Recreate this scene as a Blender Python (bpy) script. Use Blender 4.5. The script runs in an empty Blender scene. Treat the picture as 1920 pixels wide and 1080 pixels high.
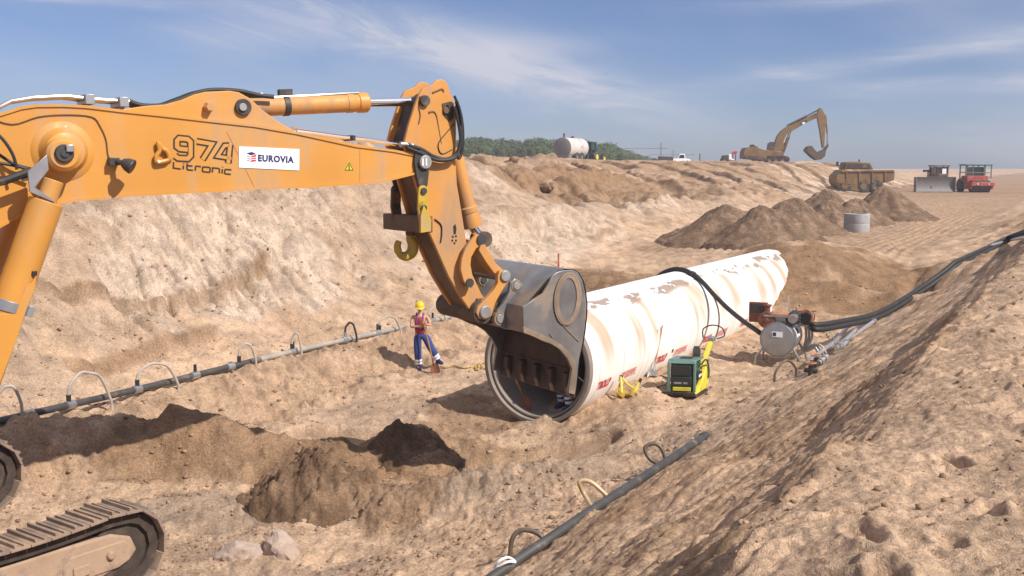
import bpy, bmesh, math, random
import numpy as np
from mathutils import Vector, Matrix, Quaternion

random.seed(7)
SC = bpy.context.scene
COL = SC.collection
R = math.radians

# ------------------------------------------------------------------ camera
FPX = 1950.0                     # focal length in pixels of a 1920 wide frame
EYE = Vector((0.0, 0.0, 5.4))
PITCH = math.atan(224.0 / FPX)
cam_data = bpy.data.cameras.new('camera')
cam_data.sensor_width = 36.0
cam_data.lens = 36.0 * FPX / 1920.0
cam_data.clip_start = 0.05
cam_data.clip_end = 12000.0
cam = bpy.data.objects.new('camera', cam_data)
COL.objects.link(cam)
cam.location = EYE
cam.rotation_euler = (R(90) - PITCH, 0, 0)
SC.camera = cam
SC.render.resolution_x, SC.render.resolution_y = 1024, 576

# ------------------------------------------------------------------ sun, sky, exposure
SUN_H = Vector((0.81, -0.59)).normalized()      # horizontal direction towards the sun
SUN_EL = R(43.5)
SUN_DIR = Vector((SUN_H.x * math.cos(SUN_EL), SUN_H.y * math.cos(SUN_EL), math.sin(SUN_EL)))
sun_data = bpy.data.lights.new('sun', 'SUN')
sun_data.energy = 4.1
sun_data.angle = R(0.5)
sun_data.color = (1.0, 0.93, 0.85)
sun = bpy.data.objects.new('sun', sun_data)
COL.objects.link(sun)
sun.rotation_euler = SUN_DIR.to_track_quat('Z', 'Y').to_euler()
sun.location = (30, -20, 60)

SC.view_settings.view_transform = 'Standard'
SC.view_settings.look = 'None'
SC.view_settings.exposure = 0.54
SC.view_settings.gamma = 1.0
SC.view_settings.use_curve_mapping = False

world = bpy.data.worlds.new('World')
SC.world = world
world.use_nodes = True
wn, wl = world.node_tree.nodes, world.node_tree.links
wn.clear()


def N(nodes, kind, **kw):
    n = nodes.new(kind)
    for k, v in kw.items():
        if k.startswith('i_'):
            n.inputs[k[2:].replace('_', ' ')].default_value = v
        else:
            setattr(n, k, v)
    return n


def build_world():
    out = N(wn, 'ShaderNodeOutputWorld')
    bg = N(wn, 'ShaderNodeBackground')
    bg.inputs['Strength'].default_value = 0.10
    sky = N(wn, 'ShaderNodeTexSky', sky_type='NISHITA', sun_disc=False)
    sky.sun_elevation = SUN_EL
    sky.sun_rotation = math.atan2(SUN_H.x, SUN_H.y)
    sky.altitude = 60
    sky.air_density = 0.75
    sky.dust_density = 0.6
    sky.ozone_density = 3.2
    # thin high cloud: noise over the sky dome, stretched along the wind; plus unseen fill overhead
    tc = N(wn, 'ShaderNodeTexCoord')
    sep = N(wn, 'ShaderNodeSeparateXYZ')
    wl.new(tc.outputs['Generated'], sep.inputs[0])

    def math_(op, a, b=None, clamp=False):
        m = N(wn, 'ShaderNodeMath', operation=op, use_clamp=clamp)
        for i, v in enumerate((a, b)):
            if v is None:
                continue
            if isinstance(v, (int, float)):
                m.inputs[i].default_value = v
            else:
                wl.new(v, m.inputs[i])
        return m.outputs[0]
    az = math_('ARCTAN2', sep.outputs[0], sep.outputs[1])
    el = math_('ARCSINE', sep.outputs[2])

    def vec(x, y, z=0.0):
        c = N(wn, 'ShaderNodeCombineXYZ')
        for i, v in enumerate((x, y, z)):
            if isinstance(v, (int, float)):
                c.inputs[i].default_value = v
            else:
                wl.new(v, c.inputs[i])
        return c.outputs[0]

    def noise(v, scale, detail=6, rough=0.55, dist=0.0):
        n = N(wn, 'ShaderNodeTexNoise')
        n.inputs['Scale'].default_value = scale
        n.inputs['Detail'].default_value = detail
        n.inputs['Roughness'].default_value = rough
        n.inputs['Distortion'].default_value = dist
        wl.new(v, n.inputs['Vector'])
        return n.outputs['Fac']

    def ramp(f, a, b):
        m = N(wn, 'ShaderNodeMapRange', interpolation_type='SMOOTHSTEP')
        m.inputs['From Min'].default_value = a
        m.inputs['From Max'].default_value = b
        wl.new(f, m.inputs['Value'])
        return m.outputs[0]

    def streak(a0, e0, slope, la, le):
        """soft elongated patch centred on azimuth a0, elevation e0 (degrees), long axis la, short axis le"""
        da = math_('SUBTRACT', az, R(a0))
        de = math_('SUBTRACT', el, R(e0))
        c, s = math.cos(slope), math.sin(slope)
        p = math_('ADD', math_('MULTIPLY', da, c), math_('MULTIPLY', de, s))
        q = math_('SUBTRACT', math_('MULTIPLY', de, c), math_('MULTIPLY', da, s))
        p2 = math_('POWER', math_('DIVIDE', p, R(la)), 2)
        q2 = math_('POWER', math_('DIVIDE', q, R(le)), 2)
        g = math_('EXPONENT', math_('MULTIPLY', math_('ADD', p2, q2), -1.0))
        return g
    # rotated coordinates so that wisps run down to the right
    ca, sa = math.cos(-0.22), math.sin(-0.22)
    u = math_('ADD', math_('MULTIPLY', az, ca), math_('MULTIPLY', el, sa))
    w = math_('SUBTRACT', math_('MULTIPLY', el, ca), math_('MULTIPLY', az, sa))
    wisp = ramp(noise(vec(math_('MULTIPLY', u, 2.2), math_('MULTIPLY', w, 9.0), 1.7), 3.4, 10, 0.66, 0.7), 0.38, 0.68)
    veil = ramp(noise(vec(math_('MULTIPLY', u, 1.4), math_('MULTIPLY', w, 5.0), 4.1), 2.6, 4, 0.5, 0.2), 0.34, 0.72)
    flat = ramp(noise(vec(math_('MULTIPLY', az, 2.0), math_('MULTIPLY', el, 16.0), 9.3), 3.0, 7, 0.6, 0.3), 0.42, 0.70)
    band = None
    for a0, e0, sl, la, le, amp in (
            (-7.0, 7.2, -0.22, 9.5, 1.5, 1.15), (-0.5, 5.2, -0.24, 8.5, 1.35, 0.95), (5.5, 3.8, -0.20, 6.0, 1.2, 0.75),
            (-14.5, 6.8, 0.0, 3.6, 1.0, 0.75), (2.0, 6.7, 0.02, 4.2, 0.6, 0.45)):
        g = math_('MULTIPLY', streak(a0, e0, sl, la, le), amp)
        g = math_('MULTIPLY', g, 1.0)
        band = g if band is None else math_('ADD', band, g)
    low = None
    for a0, e0, sl, la, le, amp in (
            (-20.5, 8.35, 0.0, 4.6, 0.28, 0.85), (23.0, 4.1, 0.0, 7.5, 0.42, 1.0), (24.5, 6.2, 0.10, 6.5, 0.5, 0.85),
            (13.5, 4.7, 0.12, 5.0, 0.5, 0.6), (18.5, 8.6, 0.0, 8.0, 0.5, 0.45)):
        g = math_('MULTIPLY', streak(a0, e0, sl, la, le), amp)
        g = math_('MULTIPLY', g, 1.3)
        low = g if low is None else math_('ADD', low, g)
    c1 = math_('MULTIPLY', band, math_('ADD', math_('MULTIPLY', wisp, 0.52), 0.26))
    c2 = math_('MULTIPLY', low, math_('ADD', math_('MULTIPLY', flat, 0.75), 0.25))
    c3 = math_('MULTIPLY', math_('ADD', math_('MULTIPLY', veil, 0.50), 0.05), ramp(el, R(16), R(-1)))
    fill_cover = math_('MULTIPLY', math_('ADD', math_('MULTIPLY', veil, 0.5), 0.72), ramp(el, R(17), R(38)))  # unseen cover overhead, added to lift the shadows with white fill
    cloud = math_('MULTIPLY', math_('ADD', math_('ADD', math_('ADD', c1, c2), c3), fill_cover), 0.85, clamp=True)
    mix = N(wn, 'ShaderNodeMix', data_type='RGBA')
    mix.inputs['B'].default_value = (4.3, 4.4, 5.1, 1)
    hue = N(wn, 'ShaderNodeMix', data_type='RGBA', blend_type='MULTIPLY')
    hue.inputs['Factor'].default_value = 1.0
    hue.inputs['B'].default_value = SKY_TINT
    wl.new(sky.outputs[0], hue.inputs['A'])
    wl.new(cloud, mix.inputs['Factor'])
    wl.new(hue.outputs['Result'], mix.inputs['A'])
    wl.new(mix.outputs['Result'], bg.inputs['Color'])
    wl.new(bg.outputs[0], out.inputs['Surface'])


SKY_TINT = (0.545, 0.57, 0.69, 1)
build_world()

# ------------------------------------------------------------------ measuring helpers
_F = np.array((0, math.cos(PITCH), -math.sin(PITCH)))
_U = np.array((0, math.sin(PITCH), math.cos(PITCH)))
_X = np.array((1.0, 0, 0))
_E = np.array(EYE)


def ray(px, py):
    return _X * (px - 960) / FPX + _U * (540 - py) / FPX + _F


def on_z(px, py, z):
    """the point at height z seen in that direction"""
    d = ray(px, py)
    return Vector(_E + d * ((z - _E[2]) / d[2]))


def on_y(px, py, y):
    d = ray(px, py)
    return Vector(_E + d * (y / d[1]))


# trench frame: s runs along the pipe, v across it to the right
TAZ = math.atan(1090 / FPX)
TU = Vector((math.sin(TAZ), math.cos(TAZ), 0))
TV = Vector((math.cos(TAZ), -math.sin(TAZ), 0))
PIPE0 = Vector((0.50, 21.55, 1.27))


def sv(s, v, z=0.0):
    p = PIPE0 + TU * s + TV * v
    return Vector((p.x, p.y, z))


def to_sv(x, y):
    dx, dy = x - PIPE0.x, y - PIPE0.y
    return dx * TU.x + dy * TU.y, dx * TV.x + dy * TV.y


# ------------------------------------------------------------------ noise
_rng = np.random.default_rng(11)
_perm = np.concatenate([_rng.permutation(512)] * 2).astype(np.int32)
_ga = _rng.uniform(0, 2 * np.pi, 512)
_gx, _gy = np.cos(_ga).astype(np.float32), np.sin(_ga).astype(np.float32)


def pn(x, y, seed=0):
    x = np.asarray(x, np.float64) + seed * 17.13
    y = np.asarray(y, np.float64) - seed * 9.71
    xi, yi = np.floor(x), np.floor(y)
    fx, fy = (x - xi).astype(np.float32), (y - yi).astype(np.float32)
    xi = xi.astype(np.int64) & 511
    yi = yi.astype(np.int64) & 511
    x1, y1 = (xi + 1) & 511, (yi + 1) & 511
    px0, px1 = _perm[xi], _perm[x1]

    def g(p, yy, dx, dy):
        i = _perm[(p + yy) & 511]
        return _gx[i] * dx + _gy[i] * dy
    u = fx * fx * fx * (fx * (fx * 6 - 15) + 10)
    w = fy * fy * fy * (fy * (fy * 6 - 15) + 10)
    a = g(px0, yi, fx, fy)
    b = g(px1, yi, fx - 1, fy)
    c = g(px0, y1, fx, fy - 1)
    d = g(px1, y1, fx - 1, fy - 1)
    return (a + (b - a) * u + ((c + (d - c) * u) - (a + (b - a) * u)) * w) * 1.5


def fbm(x, y, seed=0, octaves=4, gain=0.5, lac=2.03):
    t, a, f = 0.0, 1.0, 1.0
    for k in range(octaves):
        t = t + a * pn(x * f, y * f, seed + k * 3)
        a *= gain
        f *= lac
    return t


def billow(x, y, seed=0, octaves=3, gain=0.5, lac=2.1):
    t, a, f = 0.0, 1.0, 1.0
    for k in range(octaves):
        t = t + a * (np.abs(pn(x * f, y * f, seed + k * 3)) * 2 - 0.5)
        a *= gain
        f *= lac
    return t


def sstep(a, b, x):
    t = np.clip((x - a) / (b - a), 0, 1)
    return t * t * (3 - 2 * t)
# ------------------------------------------------------------------ the ground
_right = [(5.0, 1.05), (7.5, 2.42), (8.3, 3.2), (8.6, 3.46), (9.2, 3.62), (11, 3.74), (20, 3.85), (60, 3.6), (300, 3)]
_left_high = [(-400, 6.7), (-60, 6.7), (-21, 6.75), (-17.6, 6.6), (-16.2, 6.2), (-13.6, 4.75), (-11.2, 2.75), (-9, 1.5)]
STATIONS = [
    (-40, _left_high + [(-7.5, .80), (-6.7, .70), (-5.3, .05), (-4, -.02), (2.4, 0.0), (3.2, .30), (4.1, .62)] + _right),
    (-2, _left_high + [(-7.5, .80), (-6.7, .72), (-5.3, .08), (-4, 0), (-1.6, -.22), (1.2, -.24), (2.4, .14), (3.2, .34), (4.1, .62)] + _right),
    (1.6, _left_high + [(-7.5, .80), (-6.7, .75), (-5.5, .12), (-4, .05), (-1.2, .1), (1.0, .5), (1.5, .58), (2.4, .46), (3.2, .46), (4.1, .66)] + _right),
    (13, _left_high + [(-7.5, .85), (-6.6, .75), (-5.5, .3), (-4, .25), (-1, .35), (1.0, .65), (1.5, .68), (2.4, .56), (3.2, .52), (4.1, .68)] + _right),
    (15.3, [(-400, 6.5), (-60, 6.5), (-21, 6.5), (-17.2, 6.3), (-15.6, 5.7), (-13.6, 4.6), (-11.6, 3.6), (-9, 1.7),
            (-7.4, 1.0), (-6, .85), (-4, .85), (-1, .8), (.9, 1.5), (1.5, 1.45), (2.4, 1.1), (3.4, .95), (4.3, .95)] + _right),
    (19.6, [(-400, 6.3), (-60, 6.3), (-22, 6.3), (-17.2, 6.1), (-15.2, 5.2), (-13.2, 4.1), (-12.2, 3.85), (-11.5, 3.85),
            (-9.4, 2.35), (-7.6, 1.75), (-5, 1.75), (-2.2, 2.1), (-1.2, 2.5), (0, 2.72), (1.3, 2.75), (2.2, 2.45), (3.0, 2.25), (3.6, 2.1), (4.6, 1.9)] + _right[1:]),
    (17.2, [(-400, 6.4), (-60, 6.4), (-22, 6.4), (-17.2, 6.2), (-15.4, 5.4), (-13.4, 4.3), (-11.9, 3.75), (-9.2, 2.1),
            (-7.5, 1.4), (-5, 1.35), (-1.6, 1.75), (-1.2, 1.6), (.7, 2.45), (1.3, 2.45), (2.4, 2.15), (3.5, 1.75), (4.5, 1.5)] + _right),
    (24, [(-400, 6.2), (-60, 6.2), (-24, 6.1), (-16.8, 5.95), (-14.6, 4.6), (-12.8, 3.7), (-12, 3.75), (-11.4, 3.75),
          (-9.4, 2.65), (-7.6, 2.05), (-5, 2.05), (2.4, 2.3), (4.6, 2.3)] + _right[1:]),
    (33, [(-400, 6.2), (-60, 6.2), (-33, 6.1), (-20, 5.5), (-17.6, 5.2), (-16.6, 4.0), (-13.5, 3.35), (-12.2, 3.45), (-11.5, 3.6),
          (-9.6, 2.7), (-7.5, 2.15), (4.4, 2.3), (8.5, 3.3), (12, 3.5), (60, 3.3), (300, 3)]),
    (44, [(-400, 6.3), (-60, 6.3), (-33, 6.1), (-23, 5.5), (-20.6, 5.35), (-19.8, 4.2), (-16, 3.4), (-13, 3.25), (-11.6, 3.55),
          (-9.6, 2.8), (-7.4, 2.28), (4.5, 2.32), (8.5, 3.25), (12, 3.3), (60, 3.2), (300, 3)]),
    (56, [(-400, 6.3), (-60, 6.3), (-36, 6.1), (-27, 5.5), (-22.0, 5.2), (-19.0, 4.4), (-15.5, 4.1), (-12, 3.6), (-8.4, 2.42),
          (-7, 2.4), (4.5, 2.4), (8.5, 3.1), (12, 3.1), (60, 3.1), (300, 3)]),
    (75, [(-400, 6.3), (-60, 6.3), (-38, 6.15), (-29, 5.7), (-24, 5.1), (-19.5, 4.7), (-16.5, 4.0), (-10.5, 2.5), (-9, 2.45),
          (4.5, 2.45), (8.5, 2.9), (20, 3), (60, 3), (300, 3)]),
    (92, [(-400, 6.4), (-60, 6.4), (-34, 6.2), (-26.5, 5.9), (-22.5, 5.2), (-18.5, 4.0), (-13, 2.6), (-11, 2.55), (6, 2.55), (60, 2.8), (300, 3)]),
    (107, [(-400, 6.4), (-60, 6.4), (-27, 6.2), (-24.0, 5.9), (-17, 2.9), (-15, 2.62), (40, 2.62), (300, 3)]),
    (140, [(-400, 6.3), (-80, 6.3), (-25.5, 6.25), (-23, 6.0), (-15.5, 2.8), (-10, 2.65), (80, 2.7), (300, 3)]),
    (185, [(-400, 5.9), (-80, 5.8), (-40, 5.0), (-25, 3.6), (-10, 2.8), (80, 2.8), (300, 3)]),
    (320, [(-400, 5.5), (-120, 5.2), (-40, 3.8), (80, 3.2), (300, 3.2)]),
    (900, [(-400, 4.6), (400, 4.6)]),
    (6000, [(-400, 3.0), (400, 3.0)]),
]

# loose sand ridges and humps in front of the pipe: x, y, half length, half width, turn, height
HUMPS = [
    (-6.3, 18.95, 1.6, 0.95, 0.10, 0.72), (-4.6, 18.6, 1.7, 0.85, -0.05, 0.52), (-2.7, 18.6, 1.6, .75, -.05, .40), (-1.1, 18.7, 1.2, .6, -.15, .32),
    (-2.1, 20.25, 0.8, 0.62, -.25, 0.66), (-1.0, 20.0, 0.75, 0.5, -.35, 0.36), (-7.9, 18.2, 1.2, .8, .4, .32),
    (-1.4, 16.4, 1.25, 0.85, .0, 0.58), (0.1, 16.8, 1.25, 0.75, .2, 0.44), (1.4, 17.3, 1.0, .6, .4, .2), (-0.5, 15.6, 1.5, .6, 0, .16),
    (-3.15, 17.2, 1.05, .9, 0, .40),
    (-2.2, 27.4, .75, .5, 0, .16), (-1.2, 26.6, .8, .6, 0, .2), (-3.4, 24.8, 1.6, .7, .2, .14),
    (2.5, 20.5, .8, .5, .5, .2), (3.1, 22.0, .6, .35, .3, .12),
    (-3.6, 15.0, 1.3, .8, .3, .16), (-4.6, 16.7, 1.1, .7, .2, .15), (-2.5, 13.6, 1.2, .8, 0, .1),
]


def ground_zones(x, y, z0, s, v):
    """damp (dark, with some painted shading) and grey (ashy) sand, smooth (bladed) areas"""
    wob = fbm(x * 0.9, y * 0.9, 41, 4, 0.55)
    damp = np.zeros_like(x)
    for hx, hy, a, b, t, h in HUMPS[:7] + HUMPS[11:12]:
        c, q = math.cos(t), math.sin(t)
        p = ((x - hx) * c + (y - hy) * q) / a
        r = ((y - hy) * c - (x - hx) * q) / b
        damp = np.maximum(damp, sstep(1.50, 1.12, np.sqrt(p * p + r * r) + wob * 0.34) * sstep(-7.9, -7.1, x + wob * .5) * (0.72 if h < 0.5 else 0.85))
    for hx, hy, a, b in ((-1.75, 16.25, .85, .75), (-.3, 19.6, 1.0, .5), (-1.0, 22.3, 1.1, 1.6), (-1.9, 21.3, .9, .5)):
        rr = np.sqrt(((x - hx) / a) ** 2 + ((y - hy) / b) ** 2)
        damp = np.maximum(damp, sstep(1.3, .8, rr + wob * .5) * .7)
    # backfill face where the pipe disappears
    bf = sstep(13.4, 14.6, s + wob * 0.9) * sstep(20.2, 18.4, s - wob * 1.0 + 1.6 * sstep(-1, -2.2, v) - 1.0 * sstep(1, 2.5, v)) * sstep(-8.0, -6.8, v + wob * 0.5) * sstep(7.0, 5.2, v + wob)
    bf = bf * (1 - .62 * np.exp(-((s + wob * .7 - .12 * (v - 3) - 16.3) / .42) ** 2) * sstep(1.6, 2.6, v))
    damp = np.maximum(damp, bf)
    # damp sand of the right cutting, in streaks; weighted towards the crest, its shade painted in
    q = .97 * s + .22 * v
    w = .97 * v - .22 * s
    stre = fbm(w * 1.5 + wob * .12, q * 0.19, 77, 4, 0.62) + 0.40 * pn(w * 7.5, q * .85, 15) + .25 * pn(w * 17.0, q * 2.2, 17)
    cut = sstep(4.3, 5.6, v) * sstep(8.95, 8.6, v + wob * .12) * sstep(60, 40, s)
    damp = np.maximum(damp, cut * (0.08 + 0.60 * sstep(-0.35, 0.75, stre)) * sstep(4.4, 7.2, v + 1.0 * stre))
    # damp faces of the pit in the far bank and of the gravel spread
    vv = meander(s, v)
    pit = sstep(-21.6, -20.9, vv) * sstep(-19.2, -19.7, vv) * sstep(35, 40, s + wob * 2) * sstep(58, 52, s)
    damp = np.maximum(damp, pit)
    pit = sstep(-17.9, -17.5, vv) * sstep(-16.2, -16.6, vv) * sstep(26, 30, s + wob * 2) * sstep(40, 37, s)
    damp = np.maximum(damp, pit * .9)
    damp = np.maximum(damp, sstep(28, 32, s) * sstep(62, 50, s) * sstep(-21, -20, v) * sstep(-12.0, -13.0, v + wob) * .78)
    damp = np.maximum(damp, sstep(24, 34, s) * sstep(120, 80, s) * sstep(-11.5, -13.5, v + wob) * (.30 + .45 * sstep(-.2, .5, fbm(x * .12, y * .3, 163, 4, .6))))
    led = np.exp(-((vv + 9.34 + .8 * pn(s * .35, 3.3, 20)) / .13) ** 2) * sstep(.08, .25, pn(s * .22, 1.1, 22)) + np.exp(-((vv + 10.94 + .7 * pn(s * .3, 8.3, 24)) / .13) ** 2) * sstep(.05, .25, pn(s * .2, 6.1, 26))
    damp = np.maximum(damp, np.clip(led, 0, 1) * .8 * sstep(40, 25, s) * (v < -7.5))
    damp = np.maximum(damp, sstep(23, 26, s + wob) * sstep(33, 29, s + wob) * sstep(-8.2, -6, v + wob) * sstep(-2.2, -4.5, v + wob) * .45)
    mott = fbm(x * 0.33, y * 0.33, 57, 4, 0.55)
    damp = np.clip(damp + 0.34 * sstep(0.15, 0.75, mott) * sstep(8.9, 8.5, v), 0, 1)
    grey = sstep(0.1, 0.7, fbm(x * 0.22, y * 0.22, 91, 3)) * 0.5 * sstep(9, 8.4, v)
    # pale dry spill on the left bank
    pale_s = fbm(s * 0.16, v * 0.35 + 0.05 * s, 23, 4, 0.55)
    pale = sstep(0.15, 0.5, pale_s) * sstep(-9.2, -11.0, v) * sstep(60, 40, s) * .6
    pr = np.sqrt(((s - 2.6) / 4.2) ** 2 + ((v + 11.2) / 1.9) ** 2)
    pale = np.maximum(pale, sstep(1.15, .8, pr + wob * .35))
    pr = np.sqrt(((s - 19) / 7.0) ** 2 + ((v + 9.9) / 1.7) ** 2)
    pale = np.maximum(pale, sstep(1.2, .8, pr + wob * .35) * .85)
    gb = sstep(-9.0, -10.4, v + wob * 1.3 + .6 * pn(s * .2, v * .2, 93)) * sstep(70, 45, s)
    grey = np.maximum(grey, gb * (.75 + .3 * pn(s * .35, v * .35, 95)))
    # cut faces of the mound under the distant excavator: brown with pale runs
    fm = sstep(52, 62, s) * sstep(190, 140, s) * sstep(-9, -11, v + wob) * sstep(-60, -30, v)
    run = fbm(s * .16, v * .05, 97, 4, .6)
    damp = np.maximum(damp, fm * (.62 - .62 * sstep(.18, .34, run)))
    pale = np.maximum(pale, fm * sstep(.22, .36, run) * sstep(-26, -22, v))
    ap = sstep(80, 95, s) * sstep(-15, -12, v)
    damp = np.maximum(damp, ap * (.22 + .35 * sstep(-.1, .5, fbm(x * .03, y * .14, 197, 4, .6))) * sstep(400, 200, s))
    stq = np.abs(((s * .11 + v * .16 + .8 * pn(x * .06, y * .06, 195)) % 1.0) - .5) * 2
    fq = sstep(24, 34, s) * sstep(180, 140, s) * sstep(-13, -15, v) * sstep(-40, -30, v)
    damp = np.maximum(damp, fq * np.exp(-((stq - .615) / .07) ** 2) * .95)  # dark shading painted on the step faces of the far bank
    # the scarp below the left header pipe
    scarp = sstep(-7.2, -6.6, v) * sstep(-4.6, -5.4, v) * sstep(16, 12, s)
    damp = np.maximum(damp, scarp * (.34 + .3 * wob))
    for hx, hy, a, b in ((-.9, 16.4, 1.9, 1.1), (0.6, 16.9, 1.6, .9), (-3.0, 13.0, 1.4, .8), (-4.9, 16.4, 1.6, .9)):
        rr = np.sqrt(((x - hx) / a) ** 2 + ((y - hy) / b) ** 2)
        grey = np.maximum(grey, sstep(1.3, .6, rr + wob * .5) * .95)
    sm = np.zeros_like(x)
    for hx, hy, a, b, t in ((-2.9, 20.9, 1.75, .62, -.18), (0.35, 19.1, 1.5, .75, .35), (1.2, 19.6, .9, .6, .3)):
        c, q2 = math.cos(t), math.sin(t)
        p = ((x - hx) * c + (y - hy) * q2) / a
        r = ((y - hy) * c - (x - hx) * q2) / b
        sm = np.maximum(sm, sstep(1.08, .94, np.sqrt(p * p + r * r) + wob * .12))
    damp = damp * (1 - sm * .75)
    graded = sstep(20.5, 23, s) * sstep(100, 85, s) * sstep(-7.6, -6.6, v) * sstep(4.9, 4.3, v)
    apron = sstep(85, 95, s) * sstep(-14.5, -13, v)
    return damp, grey, sm, np.maximum(graded, apron), pale, stre, cut


STATIONS.sort(key=lambda q: q[0])


def scarp_texture(x, y, s, v):
    m = sstep(-7.3, -6.8, v) * sstep(-4.4, -5.2, v) * sstep(17, 13, s)
    return m * (.13 * billow(s * 1.6, v * .7, 141, 3, .55) + .05 * fbm(x * 4.5, y * 4.5, 143, 3, .6))


def prints(x, y, mask):
    out = np.zeros_like(x)
    sel = mask > .02
    if not sel.any():
        return out
    px, py = x[sel], y[sel]
    acc = np.zeros_like(px)
    cell = .46
    ci, cj = np.floor(px / cell).astype(np.int64), np.floor(py / cell).astype(np.int64)
    for di in (-1, 0, 1):
        for dj in (-1, 0, 1):
            i, j = ci + di, cj + dj
            h = (i * 73856093 ^ j * 19349663) & 0xffff
            r1 = _rt[h % 4096]
            r2 = _rt[(h * 7 + 13) % 4096]
            r3 = _rt[(h * 31 + 5) % 4096]
            r4 = _rt[(h * 57 + 91) % 4096]
            cx, cy = (i + r1) * cell, (j + r2) * cell
            th = r3 * 6.283
            c, q = np.cos(th), np.sin(th)
            a = ((px - cx) * c + (py - cy) * q) / (.10 + .08 * r4)
            b = ((py - cy) * c - (px - cx) * q) / (.055 + .03 * r1)
            e = np.sqrt(a * a + b * b)
            dep = np.where(r4 > .35, (.02 + .045 * r2), 0)
            acc += dep * (-sstep(1.15, .65, e) + .45 * np.exp(-((e - 1.45) / .35) ** 2))
    out[sel] = acc * mask[sel]
    return out


_rt = np.random.default_rng(77).uniform(0, 1, 4096)


def meander(s, v):
    near = sstep(-40, -20, s) * sstep(400, 200, s)
    return v + near * (0.50 * pn(s * .13, v * .10, 5) + .26 * pn(s * .45, v * .3, 6)) * sstep(3.0, 6.0, np.abs(v + 1)) * (1 - .7 * sstep(5, 8, v))


def base_height(s, v):
    z = np.zeros_like(s)
    prof = [np.interp(v, [p[0] for p in k], [p[1] for p in k]) for _, k in STATIONS]
    for i in range(len(STATIONS) - 1):
        a, b = STATIONS[i][0], STATIONS[i + 1][0]
        m = (s >= a) & (s < b)
        t = np.clip((s - a) / (b - a), 0, 1)
        z = np.where(m, prof[i] * (1 - t) + prof[i + 1] * t, z)
    z = np.where(s < STATIONS[0][0], prof[0], z)
    return np.where(s >= STATIONS[-1][0], prof[-1], z)


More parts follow.
